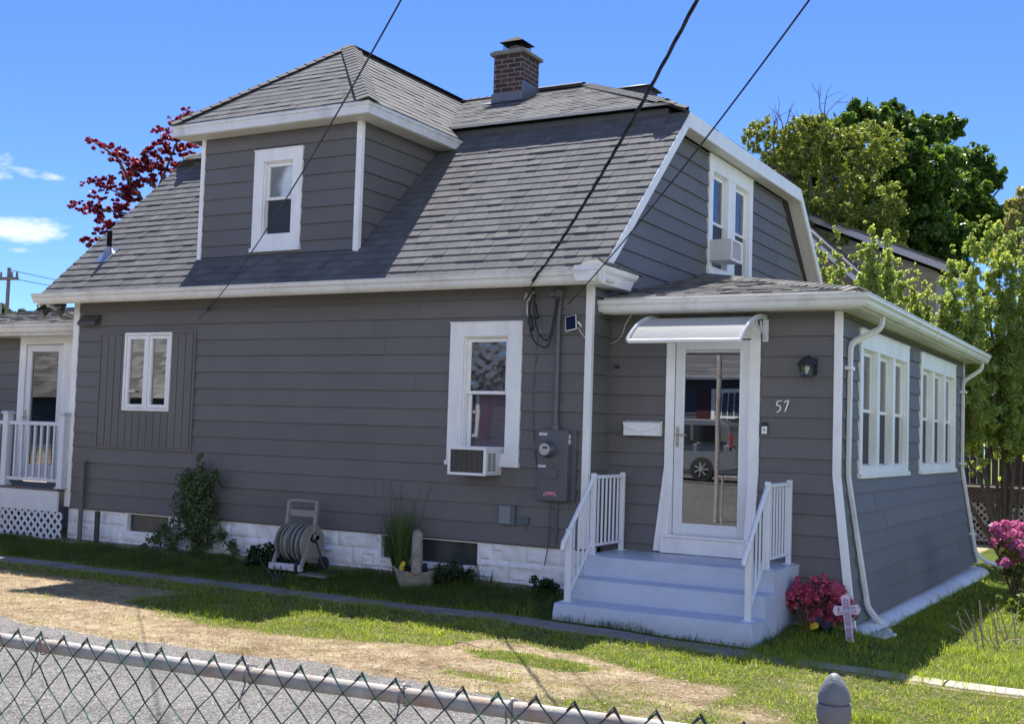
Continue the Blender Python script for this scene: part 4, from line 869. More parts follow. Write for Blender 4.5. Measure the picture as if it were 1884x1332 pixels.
pp = MB(); pp.tube([(-7.50, -.07, .62), (-7.50, -.07, -.45)], .032, 10); pp.lathe((-7.5, -.07, .60), [(.045, 0), (.045, .03)], 12); tag(pp.build('drain_pipe', SIDING, smooth=True, org=(-7.5, -.07, -.45)), 'tall brownish-grey drain pipe against the wall near the left corner', 'pipe')
pp = MB(); pp.tube([(-7.12, -.12, -.02), (-7.12, -.12, -.45)], .036, 10); tag(pp.build('standpipe', surf('pipe_dark', (.045, .045, .05), .6, .2), smooth=True, org=(-7.12, -.12, -.45)), 'short dark stub of pipe in front of the white foundation', 'pipe')

# ------------------------------------------------------------------ overhead wires
WB = surf('cable_black', (.012, .012, .014), .5, .1); WG = surf('cable_grey', (.11, .11, .12), .6, .1)
def cable(P, far, r, n=26):
    P = [Vector(p) for p in P]; A = P[0]; d = Vector((far[0] - A.x, far[1] - A.y)); Lh = d.length; d /= Lh
    xs = np.array([(p.x - A.x) * d.x + (p.y - A.y) * d.y for p in P]); zs = np.array([p.z for p in P]); c = np.polyfit(xs, zs, 2)
    c[0] = max(c[0], .0008)
    return [(A.x + d.x * s, A.y + d.y * s, float(np.polyval(c, s))) for s in np.linspace(0, Lh, n)], c
PL = (12.35, -15.1)
W2 = [(-.752, .002, 2.773), (-.341, -.472, 2.93), (.245, -1.147, 3.13), (.982, -1.997, 3.432), (1.5, -2.593, 3.629), (1.901, -3.056, 3.861), (2.146, -3.338, 3.938), (2.335, -3.557, 4.008), (2.507, -3.755, 4.211)]
W1 = [(-5.431, -.008, 2.643), (-2.934, -2.127, 2.863), (-.825, -3.917, 3.093), (.657, -5.176, 3.383), (1.106, -5.556, 3.474), (1.676, -6.04, 3.563)]
W3 = [(-.25, -.15, 2.52), (.74, -1.318, 2.768), (1.693, -2.449, 3.062), (2.428, -3.322, 3.301), (2.832, -3.801, 3.438), (3.237, -4.282, 3.576), (3.574, -4.682, 3.733)]
pts, c2 = cable(W2, PL, .01, 60); pts = [tuple(on('Y', -.12, 976, 534)), tuple(on('Y', -.42, 980, 518)), tuple(on('Y', -.50, 990, 502))] + pts[2:]
sd = thing('service_drop', (-.75, 0, 2.77), 'thick twisted black electric service cable ending in grey tails near the eave', 'cable')
for ph in (0, 2.09, 4.19):
    mb = MB(); q = []
    for i in range(241):
        s = i / 240 * (len(pts) - 1); k = min(int(s), len(pts) - 2); p = Vector(pts[k]).lerp(Vector(pts[k + 1]), s - k); a = i * .62 + ph; rr = .009 + (.03 * max(0, 1 - i / 5.))
        q.append(p + Vector((math.cos(a) * rr * .75, math.cos(a) * rr * .6, math.sin(a) * rr)))
    mb.tube(q, .0075, 6); mb.build('cable_strand', WB, sd, smooth=True)
E0 = Vector(pts[0]) + Vector((0, 0, 0))
for (A, c_, B, sp_) in (((E0 + Vector((.02, -.06, -.05))), [(-.70, -.13, 2.55), (-.64, -.15, 2.30), (-.50, -.15, 2.20)], (-.44, -.09, 2.66), (-.68, -.14, 2.50)), ((E0 + Vector((-.02, -.05, -.05))), [(-.76, -.12, 2.50), (-.70, -.15, 2.22), (-.55, -.15, 2.11), (-.48, -.14, 2.2)], (-.41, -.09, 2.66), (-.735, -.14, 2.38))):
    ctl = [Vector(A)] + [Vector(p) for p in c_] + [Vector(B)]; Q = []
    for i in range(len(ctl) - 1):
        p0, p1, p2, p3 = ctl[max(i - 1, 0)], ctl[i], ctl[i + 1], ctl[min(i + 2, len(ctl) - 1)]
        for t in np.linspace(0, 1, 7)[:-1]: Q.append(.5 * ((2 * p1) + (p2 - p0) * t + (2 * p0 - 5 * p1 + 4 * p2 - p3) * t * t + (3 * p1 - p0 - 3 * p2 + p3) * t ** 3))
    Q.append(ctl[-1]); MB().tube(Q, .0095, 8).build('cable_tail', WB if A.x > -.75 else WG, sd, smooth=True)
    MB().tube([Vector(sp_) + Vector((-.01, 0, .09)), Vector(sp_) + Vector((0, 0, .06)), Vector(sp_), Vector(sp_) + Vector((.03, 0, -.07)), Vector(sp_) + Vector((.035, 0, -.085))], [.012, .024, .026, .024, .01], 10).build('splice_sleeve', WB, sd, smooth=True)
MB().tube([E0 + Vector((-.02, -.02, -.02)), (-.80, -.10, 2.60), (-.79, -.1, 2.48), (-.72, -.12, 2.34), (-.60, -.12, 2.27)], .011, 8).build('bare_neutral', surf('alu_wire', (.40, .42, .44), .4, .1, metal=.6), sd, smooth=True)
mb = MB(); mb.tube([(-.82, -.0, 2.66), (-.85, -.06, 2.66), (-.80, -.09, 2.70), (-.76, -.03, 2.76)], .012, 8); mb.tube([(-.86, -.02, 2.72), (-.86, -.06, 2.62)], .014, 6); mb.build('wire_clamp', surf('alu_wire', (.4, .42, .44), .4), sd, smooth=True)
for c_ in sd.children:
    if not c_.name.startswith('cable_strand'): c_.location.x += .075
p1, _ = cable(W1, PL, .004, 60); s1 = thing('telephone_wire', tuple(p1[0]), 'thin wire slanting past the dormer window to a hook on the wall', 'wire')
MB().tube(p1, .0055, 6).build('wire', WB, s1, smooth=True); MB().tube([p1[0], (p1[0][0] - .06, -.02, p1[0][2] - .06), (p1[0][0] - .16, -.02, p1[0][2] - .12)], .006, 6).build('tail', WG, s1, smooth=True)
MB().tube([(p1[0][0] - .02, -.0, p1[0][2] - .02), (p1[0][0] + .03, -.06, p1[0][2] + .02)], .016, 8).build('hook', WG, s1)
p3, _ = cable(W3, PL, .004, 60); s3 = thing('cable_wire', tuple(p3[0]), 'thin black wire slanting past the gable window down to the service pipe', 'wire')
MB().tube(p3, .0062, 6).build('wire', WB, s3, smooth=True); MB().tube([(-.36, -.03, 2.41), p3[0]], .005, 6).build('tail', WG, s3)
MB().tube([Vector(p3[0]).lerp(Vector(p3[1]), .15), Vector(p3[0]).lerp(Vector(p3[1]), .4)], .011, 8).build('wire_grip', surf('alu_wire', (.4, .42, .44), .4), s3)

# ------------------------------------------------------------------ window air conditioners
def aircon(F, a0, a1, b0, b1, dep, label, root_at, face_n, slats):
    t = thing('air_conditioner', root_at, label, 'air conditioner')
    mb = MB(); mb.fbox(F, a0, a1, b0, b1, -.05, dep - .02); mb.build('case', surf('ac_white', (.66, .66, .66), .45, .06, 5, dirt=(.35, .33, .30), dirtscale=5, dirtamt=.3), t, bevel=.008)
    mb = MB(); ring(mb, F, a0 - .004, a1 + .004, b0 - .004, b1 + .004, .030, dep - .02, dep + .008); mb.build('rear_frame', WHITE, t, bevel=.006)
    mb = MB(); n = slats
    for i in range(n):
        z = b0 + .03 + (b1 - b0 - .06) * (i + .2) / n; mb.fbox(F, a0 + .026, a1 - .026, z, z + (b1 - b0 - .06) / n * .45, dep - .02, dep - .004)
    for i in range(1, 7): x = a0 + (a1 - a0) * i / 7; mb.fbox(F, x - .002, x + .002, b0 + .03, b1 - .03, dep - .012, dep - .002)
    mb.build('grille', surf(face_n, (.13, .12, .11) if face_n == 'ac_coil' else (.60, .60, .60), .5, .1), t)
    MB().fbox(F, a0 + .02, a1 - .02, b0 + .02, b1 - .02, dep - .028, dep - .019).build('coil', surf('ac_dark', (.06, .055, .05), .7, .1) if face_n == 'ac_coil' else surf('ac_dark2', (.22, .22, .23), .7, .1), t)
    O, U, V, W = F; mb = MB()
    FE = frame(O + U * (a1 + .001), -W, V) if True else None
    for c in range(2):
        for i in range(9):
            z = b0 + .05 + (b1 - b0 - .1) * i / 9; x0 = -(dep - .05) + c * .085 if False else -(dep - .055) + c * .09
            P = [O + U * (a1 + .0) - W * 0 + W * (-x0) + V * z]; mb.add([O + U * (a1 + .0012) + W * (dep - .055 - c * .09) + V * z, O + U * (a1 + .0012) + W * (dep - .125 - c * .09) + V * z, O + U * (a1 + .0012) + W * (dep - .125 - c * .09) + V * (z + .012), O + U * (a1 + .0012) + W * (dep - .055 - c * .09) + V * (z + .012)], [(0, 1, 2, 3)])
    mb.build('side_vent', BLK, t)
    return t
aircon(FM, -1.50, -1.03, .725, 1.02, .36, 'white window air conditioner hanging out of the ground floor window', (-1.25, -.2, .725), 'ac_coil', 26)
FGc = frame((0, 0, 0), (0, 1, 0), (0, 0, 1))
t2 = aircon(FGc, 3.45, 3.88, 3.53, 3.81, .34, 'white window air conditioner in the gable window upstairs', (.2, 3.8, 3.52), 'ac_vent', 14)
# expanding panel beside the lower air conditioner
MB().fbox(FM, -1.53, -1.01, .955, 1.03, -.05, -.03).build('filler_panel', WHITE, house)

# ------------------------------------------------------------------ left wing, deck and its railing
wing = thing('rear_wing', (-10, 3, -.4), 'low side wing with a shingled roof and white glass door behind the small deck', 'house')
FW = frame((0, .9, 0), (1, 0, 0), (0, 0, 1)); wd0, wd1, wz0, wz1 = -9.96, -9.13, .30, 2.31
wl = MB(); wl.prism(FW, [(-13, -.6), (-10.06, -.6), (-10.06, 2.42), (-13, 2.42)], -.12, -.002); siding(wl, FW, [(-13, -.3), (-10.06, -.3), (-10.06, 2.40), (-13, 2.40)], seams=False); wl.build('wing_wall', SIDING, wing); MB().box(-13, -8, 3.9, 4.05, -.6, 2.9).build('rear_wall', SIDING, wing)
MB().fbox(FW, -9.05, -8.60, .24, 2.42, -.06, .03).build('wall_panel', WHITE, wing)
mb = MB(); mb.fbox(FW, -10.10, -9.96, .24, 2.42, -.06, .03); mb.fbox(FW, -9.13, -9.05, .24, 2.42, -.06, .034); mb.fbox(FW, -9.96, -9.13, 2.31, 2.42, -.06, .03); mb.build('door_casing', WHITE, wing, bevel=.004)
dm = MB(); ring(dm, FW, wd0 + .01, wd1 - .01, wz0, wz1 - .01, .11, -.04, .012, .10, .2); dw = dm.build('storm_door', surf('door_white', (.7, .7, .7), .4), wing, bevel=.004)
MB().fbox(FW, wd0 + .11, wd1 - .11, wz0 + .19, wz1 - .10, -.02, -.014).build('door_glass', glassmat('dim_glass', (.5, .5, .5), .2), dw)
MB().fbox(FW, wd0, wd1, wz0, wz1, -.30, -.27).build('inner_door', surf('inner_door2', (.13, .12, .09), .6, .2, 3), dw)
mb = MB(); mb.fbox(FW, wd0 + .03, wd0 + .055, 1.08, 1.32, .012, .022); mb.tube([(wd0 + .04, .88, 1.2), (wd0 + .04, .83, 1.2), (wd0 + .14, .825, 1.2)], .009, 8); mb.build('door_handle', BRASS, dw, smooth=True)
rf = MB(); roofface(rf, [(-13, .50, 2.60), (-7.9, .50, 2.60), (-7.9, 3.9, 3.25), (-13, 3.9, 3.25)], (1, 0, 0), 41, vary=.01); rf.add([(-13, .55, 2.56), (-7.9, .55, 2.56), (-7.9, 3.9, 3.2), (-13, 3.9, 3.2), (-13, .55, 2.42), (-7.9, .55, 2.42), (-7.9, 3.9, 2.42), (-13, 3.9, 2.42)], [(0, 1, 2, 3), (7, 6, 5, 4), (0, 4, 5, 1), (1, 5, 6, 2), (2, 6, 7, 3), (3, 7, 4, 0)]); rf.build('wing_roof', SHINGLE2, wing)
mb = MB(); mb.box(-13, -7.9, .49, .52, 2.41, 2.57); mb.box(-13, -7.9, .52, .88, 2.41, 2.425); mb.build('wing_fascia', GUTTER, wing)
gutter((-13, .488, 2.56), (-7.9, .488, 2.56), (0, -1, 0), 'wing_gutter', parent=wing)
mb = MB(); mb.lathe((-9.3, 2.4, 2.85), [(.06, 0), (.06, .22)], 12); mb.box(-9.75, -9.5, 2.2, 2.42, 2.8, 3.13); mb.build('stub_chimney', surf('stub_brown', (.05, .035, .032), .7, .2), wing)
# white downspout elbow and flood lights under the main eave corner
mb = MB(); mb.tube([(-8.10, -.30, 2.74), (-8.12, -.12, 2.70), (-8.20, .28, 2.62), (-8.26, .42, 2.60)], .04, 4, ry=.03); o_ = mb.build('downspout', GUTTER, house, bevel=.005); o_['label'] = 'short slanting downspout elbow at the left eave corner'
fl = thing('flood_light', (-7.98, -.12, 2.7), 'double flood light under the left corner of the eave', 'flood light')
MB().box(-8.20, -7.98, -.20, -.08, 2.735, 2.775).build('junction_plate', LANT, fl, bevel=.006)
for (x, dx) in ((-8.14, -.05), (-7.95, .03)):
    mb = MB(); mb.tube([(x, -.15, 2.74), (x + dx, -.19, 2.69), (x + dx * 1.6, -.24, 2.65), (x + dx * 1.9, -.27, 2.63)], [.02, .03, .045, .05], 12); mb.build('lamp_head', surf('lamp_bronze', (.06, .05, .045), .4, .1), fl, smooth=True)
deck = thing('side_deck', (-9.5, .4, -.5), 'small white deck with square posts, balusters and lattice skirt in front of the side door', 'deck')
DKW = surf('deck_white', (.62, .64, .69), .45, .05, 3); DKT = surf('deck_tread', (.10, .085, .09), .6, .2, 4)
MB().box(-13, -7.9, -.15, .88, .205, .235).build('deck_boards', DKT, deck)
MB().box(-13, -7.89, -.14, -.11, -.075, .203).build('deck_fascia', DKW, deck, bevel=.003)
mb = MB(); lx0, lx1, lz0, lz1 = -9.08, -7.80, -.47, -.075; FLt = frame((0, -.115, 0), (1, 0, 0), (0, 0, 1)); sp_ = .135
def lattice(mb, F, x0, x1, z0, z1, sp_, wd=.019, n=0.):
    for sgn in (1, -1):
        k = -int((z1 - z0) / sp_) - 2
        while k * sp_ < (x1 - x0) + (z1 - z0) + sp_:
            c = x0 + k * sp_ if sgn > 0 else x0 + k * sp_
            if sgn > 0: q = [(c - wd, z0), (c + wd, z0), (c + wd + (z1 - z0), z1), (c - wd + (z1 - z0), z1)]
            else: q = [(c - wd, z0), (c + wd, z0), (c + wd - (z1 - z0), z1), (c - wd - (z1 - z0), z1)]
            q = clip(clip(q, 1, 0, x1), -1, 0, -x0)
            if q: mb.prism(F, q, n + (.0 if sgn > 0 else .0075), n + (.007 if sgn > 0 else .0145))
            k += 1
lattice(mb, FLt, lx0, lx1, lz0, lz1, sp_, .027); mb.build('lattice_skirt', DKW, deck)
MB().box(-9.16, -9.07, -.16, -.07, -.55, .20).build('corner_post', DKW, deck, bevel=.004)
for (px, nm) in ((-9.06, 0), (-7.90, 1), (-12.6, 2)):
    mb = MB(); mb.box(px - .052, px + .052, -.13, -.026, .235, 1.24); mb.box(px - .075, px + .075, -.153, -.003, 1.24, 1.262); mb.box(px - .062, px + .062, -.14, -.016, 1.262, 1.28); mb.box(px - .07, px + .07, -.148, -.008, .235, .26); mb.build('railing_post', DKW, deck, bevel=.01)
for (a, b) in ((-9.008, -7.952), (-12.55, -9.112)):
    MB().box(a, b, -.105, -.05, 1.09, 1.145).build('top_rail', DKW, deck, bevel=.008); MB().box(a, b, -.10, -.055, .32, .365).build('bottom_rail', DKW, deck, bevel=.004)
    n = int((b - a) / .14)
    for i in range(n): x = a + (b - a) * (i + 1) / (n + 1); MB().box(x - .016, x + .016, -.094, -.062, .365, 1.09).build('baluster', DKW, deck, bevel=.003)
# ------------------------------------------------------------------ ground, path, driveway
nr = np.random.default_rng(5)
def n2(x, y, s, k=0): return noise.noise(Vector((x * s, y * s, k * 7.3)))
def dens(x, y):
    """how green the lawn is at a place: 1 lush, 0 bare"""
    b = n2(x, y, .9, 1) * .5 + n2(x, y, 2.3, 2) * .35
    if x > 2.2 and y > -1.5: g = 1.0
    elif y > -1.12:
        g = .95 if y < -.22 else .12
        if x < -3.5: g *= .9
    elif y > -1.6: g = .35
    elif x > 2.6: g = .62 + .2 * sstep(2.6, 5, x) - .25 * sstep(-2.8, -3.8, y) + b * .5
    elif y > -2.05: g = .75
    else:
        if x < -3.6: g = .12 + .25 * sstep(-4.4, -5.6, x) * sstep(-2.6, -2.0, y) + b * .2
        else:
            edge = -2.95 + .25 * math.sin(x * 1.3 + .5) if x < .2 else -2.35 + .2 * math.sin(x * 2.2)
            g = .95 * sstep(edge - .45, edge + .1, y) + .10 + b * .28
            if (x - .95) ** 2 / .35 + (y + 2.95) ** 2 / .05 < 1: g = .8
            if (x - 1.0) ** 2 / .1 + (y + 3.75) ** 2 / .02 < 1: g = .5
            if x > 1.2 and y < -3.2: g += .15
    if y < -7: g = .35
    return max(0, min(1, g + b * .25))
xs = np.concatenate([-15 - np.geomspace(385, 1, 14) + 1, np.arange(-15, 9.01, .12), 9 + np.geomspace(1, 390, 14)])
ys = np.concatenate([-26 - np.geomspace(370, 1, 12) + 1, np.arange(-26, -6, .5), np.arange(-6, 3, .1), np.arange(3, 18, .5), 18 + np.geomspace(1, 380, 14)])
V = []; gd = []
for y in ys:
    for x in xs: V.append((x, y, gz(x, y))); gd.append(dens(x, y) if abs(x) < 30 and -40 < y < 16 else .8)
nx, ny = len(xs), len(ys)
me = bpy.data.meshes.new('ground'); me.from_pydata(V, [], [(j * nx + i, j * nx + i + 1, (j + 1) * nx + i + 1, (j + 1) * nx + i) for j in range(ny - 1) for i in range(nx - 1)])
at_ = me.attributes.new('green', 'FLOAT', 'POINT'); at_.data.foreach_set('value', gd); me.polygons.foreach_set('use_smooth', [True] * len(me.polygons))
GM, nt, b, o = newmat('soil_and_turf'); a = nt.nodes.new('ShaderNodeAttribute'); a.attribute_name = 'green'
soil = ramp(nt, noiz(nt, 5, 10, .7), [(.28, (.17, .125, .08)), (.45, (.36, .285, .19)), (.60, (.52, .435, .30)), (.75, (.66, .58, .41))])
straw = ramp(nt, noiz(nt, 60, 6, .7, stretch=(1, .35, 1)), [(.35, (.6,) * 3), (.7, (1.5,) * 3)]); soil = mixc(nt, 1., soil, straw, 'MULTIPLY'); soil = mixc(nt, 1., soil, ramp(nt, noiz(nt, 1.1, 9, .7), [(.36, (.72, .66, .62)), (.55, (1.2, 1.18, 1.16))]), 'MULTIPLY')
turf = ramp(nt, noiz(nt, 18, 8, .7), [(.3, (.05, .075, .016)), (.6, (.14, .18, .035)), (.8, (.32, .30, .12))])
f = nt.nodes.new('ShaderNodeMath'); f.operation = 'MULTIPLY_ADD'; nt.links.new(noiz(nt, 9, 8, .75), f.inputs[0]); f.inputs[1].default_value = .9; nt.links.new(a.outputs['Fac'], f.inputs[2])
fr = ramp(nt, f.outputs[0], [(.75, (0, 0, 0)), (1.1, (1, 1, 1))])
nt.links.new(mixc(nt, fr, soil, turf), b.inputs['Base Color']); b.inputs['Roughness'].default_value = .95; b.inputs['Specular IOR Level'].default_value = .1
bump(nt, b, noiz(nt, 30, 10, .75), 1., .05)
me.materials.append(GM); g = bpy.data.objects.new('ground', me); scn.collection.objects.link(g); g['kind'] = 'structure'

def sheet(name, outline_fn, xs_, mat, lift, th=.0):   # strip between two y(x) edges draped on the ground
    vs = []; fs = []; m_ = 5 if name != 'driveway' else 80
    for x in xs_:
        y0, y1 = outline_fn(x)
        for k in range(m_ + 1): y = y0 + (y1 - y0) * k / m_; vs.append((x, y, gz(x, y) + lift))
        if th: vs += []
    for i in range(len(xs_) - 1):
        for k in range(m_): a_ = i * (m_ + 1) + k; fs.append((a_, a_ + m_ + 1, a_ + m_ + 2, a_ + 1))
    me = bpy.data.meshes.new(name); me.from_pydata(vs, [], fs); me.materials.append(mat); me.polygons.foreach_set('use_smooth', [True] * len(fs))
    ob = bpy.data.objects.new(name, me); scn.collection.objects.link(ob); ob['kind'] = 'structure'; return ob
AS, nt, b, o = newmat('worn_asphalt')
v = nt.nodes.new('ShaderNodeTexVoronoi'); v.inputs['Scale'].default_value = 95; t_ = nt.nodes.new('ShaderNodeTexCoord'); nt.links.new(t_.outputs['Object'], v.inputs[0])
st_ = ramp(nt, v.outputs['Color'], [(.1, (.03, .03, .028)), (.45, (.095, .092, .087)), (.8, (.20, .19, .178)), (1, (.36, .345, .32))])
st_ = mixc(nt, 1., st_, ramp(nt, noiz(nt, 1.4, 8, .65), [(.3, (.78,) * 3), (.7, (1.2,) * 3)]), 'MULTIPLY')
vc = nt.nodes.new('ShaderNodeTexVoronoi'); vc.feature = 'DISTANCE_TO_EDGE'; vc.inputs['Scale'].default_value = .85
wv_ = nt.nodes.new('ShaderNodeVectorMath'); wv_.operation = 'ADD'; nz_ = nt.nodes.new('ShaderNodeTexNoise'); nz_.inputs['Scale'].default_value = 2.2; nz_.inputs['Detail'].default_value = 6; nt.links.new(t_.outputs['Object'], nz_.inputs[0]); nt.links.new(nz_.outputs['Color'], wv_.inputs[0]); nt.links.new(t_.outputs['Object'], wv_.inputs[1]); nt.links.new(wv_.outputs[0], vc.inputs[0])
st_ = mixc(nt, ramp(nt, vc.outputs['Distance'], [(.003, (.75,) * 3), (.012, (0, 0, 0))]), st_, (.03, .03, .028))
nt.links.new(st_, b.inputs['Base Color']); b.inputs['Roughness'].default_value = .85; bump(nt, b, v.outputs['Distance'], .7, .006)
def aedge(x): return -4.30 + .10 * math.sin(x * .9 + 1) + .10 * n2(x, 0, 1.7, 9) + .05 * n2(x, 0, 6, 4) + .12 * sstep(-2, -5, x)
sheet('driveway', lambda x: (-17.4, aedge(x)), list(np.arange(-16, 12, .1)), AS, .007)
sheet('road', lambda x: (-24.5, -17.6), list(np.arange(-60, 60, 1.)), AS, .02)
SLAB = surf('dark_concrete', (.25, .235, .21), .9, .25, 5, bmp=.6, bscale=40, dirt=(.10, .10, .075), dirtscale=3, dirtamt=.7)
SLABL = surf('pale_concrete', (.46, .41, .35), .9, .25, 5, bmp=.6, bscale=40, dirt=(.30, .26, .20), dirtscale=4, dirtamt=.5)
pm = MB(); x = -13.
while x < 9:
    pm.mi = 1 if x > 2.3 else 0  # darker slabs up to the porch corner, paler ones beyond
    w_ = 1.42 if x < 2 else 1.2; k = 10; vs = []; tilt = rnd.uniform(-.006, .006); of = rnd.uniform(-.01, .01)
    for i in range(k + 1):
        xx = x + .012 + (w_ - .024) * i / k; zc = gz(xx, -1.35) + .008 + tilt; y0 = -1.56 + of + .012 * n2(xx, 1, 5) - .0 * (x > 2) + (.12 if x > 2 else 0); y1 = -1.17 + of + .012 * n2(xx, 5, 5) - (.0 if x < 2.4 else .02)
        vs += [(xx, y0, zc - .06), (xx, y0, zc - .008), (xx, y0 + .012, zc), (xx, (y0 + y1) / 2, zc + .003), (xx, y1 - .012, zc), (xx, y1, zc - .008), (xx, y1, zc - .06)]
    pm.add(vs, [(i * 7 + j, i * 7 + j + 1, (i + 1) * 7 + j + 1, (i + 1) * 7 + j) for i in range(k) for j in range(6)] + [(0, 6, 5, 4, 3, 2, 1), tuple(k * 7 + j for j in range(7))]); x += w_
pth = pm.build('path', [SLAB, SLABL]); pth['kind'] = 'structure'

# ------------------------------------------------------------------ grass
def blades(P, H, W, lean, rs):
    """P (n,3) bases, returns quads-as-two-tri strips: each blade 2 quads"""
    n = len(P); a = rs.uniform(0, 2 * np.pi, n); d = np.stack([np.cos(a), np.sin(a), np.zeros(n)], 1); s = np.stack([-np.sin(a), np.cos(a), np.zeros(n)], 1) * (W[:, None] / 2)
    ln = (lean * rs.uniform(.3, 1.6, n))[:, None]; up = np.array([0, 0, 1.])
    m1 = P + up * (H * .55)[:, None] + d * ln * (H * .3)[:, None]; tp = P + up * (H * (1 - .25 * ln[:, 0] ** 2))[:, None] + d * ln * (H * .95)[:, None]
    b0 = P - s - up * .01; b1 = P + s - up * .01; c0 = m1 - s * .75; c1 = m1 + s * .75; t0 = tp - s * .12; t1 = tp + s * .12
    return np.stack([b0, b1, c1, c0, c0, c1, t1, t0], 1).reshape(-1, 3)
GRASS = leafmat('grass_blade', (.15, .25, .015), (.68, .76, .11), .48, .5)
DRYG = leafmat('dry_blade', (.42, .35, .20), (.75, .66, .42), .25, .7)
rs = np.random.default_rng(11)
VV = []; VD = []
def blocked(x, y):
    if -1.57 + .05 * n2(x, 3, 3) < y < -1.16 - (.10 if x < 0 else .04) + .06 * n2(x, 9, 2.5): return rs.random() < (.93 if x < 1.2 else .72)
    if SA - .02 < x < SB + .02 and y > SY[0] - .02: return True
    if x < .2 and y > -.06: return True
    if x < 2.84 and y > YP - .3: return True
    return y < aedge(x) + .03 and rs.random() < .985
def scatter(x0, x1, y0, y1, n, hs, dn=1., gate=.0):
    X = rs.uniform(x0, x1, n); Y = rs.uniform(y0, y1, n)
    for x, y in zip(X, Y):
        # only what the lens can see
        q = CR @ (np.array([x, y, -.6]) - CAMC)
        if q[2] < .5: continue
        u = 942 + FPX * q[0] / q[2]; v = 666 + FPX * q[1] / q[2]
        if not (-90 < u < 1990 and v < 1460): continue
        if blocked(x, y): continue
        d = dens(x, y); c = n2(x, y, 5, 3)
        if rs.random() < d * (.6 + .8 * c + .25) * dn: VV.append((x, y, gz(x, y), hs * (.55 + .6 * d)))
        elif rs.random() < .22: VD.append((x, y, gz(x, y), .03))
        if y < -1.5 and rs.random() < .10: VD.append((x, y, gz(x, y), .045))
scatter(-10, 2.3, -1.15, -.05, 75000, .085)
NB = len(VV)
scatter(-10, 8, -4.6, -1.52, 210000, .044)
scatter(-6, 3.6, -1.64, -1.44, 9000, .07)
scatter(1.4, 3.7, -1.6, -1.2, 9000, .075)
scatter(-10, 0, -1.24, -1.08, 5000, .09)
scatter(2.0, 8, -1.6, 3.5, 75000, .06)
scatter(2.6, 9, 3.5, 12.5, 40000, .08)
A = np.array(VV); n = len(A); Hh = A[:, 3] * rs.uniform(.45, 1.35, n) * np.array([.75 + 1.1 * max(-.3, n2(p[0], p[1], 3.1, 6)) for p in A]); tall = rs.random(n) < .03; Hh[tall] *= 1.9
W_ = rs.uniform(.0026, .0055, n) * (1 + .5 * (A[:, 1] > 3))
SHADEG = leafmat('shaded_grass_blade', (.07, .125, .025), (.24, .33, .08), .4, .5)  # darkened grass copy: the house's shade is put into the bed blades' colour
g0 = npmesh('bed_grass', blades(A[:NB, :3], Hh[:NB], W_[:NB] * 1.25, .9, rs), 4, SHADEG); g0['kind'] = 'stuff'
g1 = npmesh('lawn_grass', blades(A[NB:, :3], Hh[NB:], W_[NB:], 1.1, rs), 4, GRASS); g1['kind'] = 'stuff'
A = np.array(VD); n = len(A); g2 = npmesh('dry_grass', blades(A[:, :3], A[:, 3] * rs.uniform(.4, 1.3, n), rs.uniform(.002, .004, n), 2.2, rs), 4, DRYG); g2['kind'] = 'stuff'
print('blades', len(VV), len(VD))
# loose clippings, dead leaves and grit on the bare soil
X_ = rs.uniform(-8, 6, 9000); Y_ = rs.uniform(-4.5, -1.7, 9000); bits = []
for x, y in zip(X_, Y_):
    if rs.random() > .95 - dens(x, y): continue
    c = np.array([x, y, gz(x, y) + .006]); a = rs.uniform(0, 6.28); l = rs.choice([.006, .009, .014, .03], p=[.4, .3, .2, .1]); wd = l * (.2 if l > .02 else .7); d = np.array([math.cos(a), math.sin(a), rs.uniform(-.2, .3)]) * l; s = np.array([-math.sin(a), math.cos(a), rs.uniform(-.3, .3)]) * wd
    bits += [c - d, c + s, c + d + np.array([0, 0, .003]), c - s]
g3 = npmesh('leaf_litter', np.array(bits), 4, surf('litter', (.34, .25, .16), .9, .3, 9, island=.75)); g3['kind'] = 'stuff'

# ------------------------------------------------------------------ leaves
def leaves(C, n, size, rs, squash=(1, 1, 1), shell=.55, droop=.2, aspect=.55, up=.35):
    """n leaf quads (bent kites) around clump centres C [(x,y,z,r)]"""
    C = np.asarray(C, float); w_ = C[:, 3] ** 2; k = rs.choice(len(C), n, p=w_ / w_.sum()); d = rs.normal(size=(n, 3)); d /= np.linalg.norm(d, axis=1)[:, None]
    rr = rs.uniform(shell, 1., n) ** .7; p = C[k, :3] + d * np.array(squash) * (C[k, 3] * rr)[:, None]
    nm = d * .8 + rs.normal(size=(n, 3)) * .7 + np.array([0, 0, up]); nm /= np.linalg.norm(nm, axis=1)[:, None]
    t = np.cross(nm, rs.normal(size=(n, 3))); t /= np.linalg.norm(t, axis=1)[:, None] + 1e-9; bt = np.cross(nm, t); s = size * rs.uniform(.6, 1.35, n)[:, None]
    p0 = p - t * s * .5; p1 = p + bt * s * aspect * .5 + nm * s * .1; p2 = p + t * s * .55 - nm * s * droop; p3 = p - bt * s * aspect * .5 + nm * s * .1
    return np.stack([p0, p1, p2, p3], 1).reshape(-1, 3)
BARK = surf('bark', (.085, .066, .05), .9, .3, 12, bmp=.6)
BARKG = surf('bark_grey', (.16, .145, .13), .9, .3, 12, bmp=.6)
def clumps(lobes, per, rfrac, rs, flat=.8):
    o = []
    for (c, r) in lobes:
        for _ in range(per):
            d = rs.normal(size=3); d /= np.linalg.norm(d); q = np.array(c) + d * r * rs.uniform(.55, 1.0) * np.array([1, 1, flat]); o.append((*q, r * rfrac * rs.uniform(.6, 1.3)))
    return o
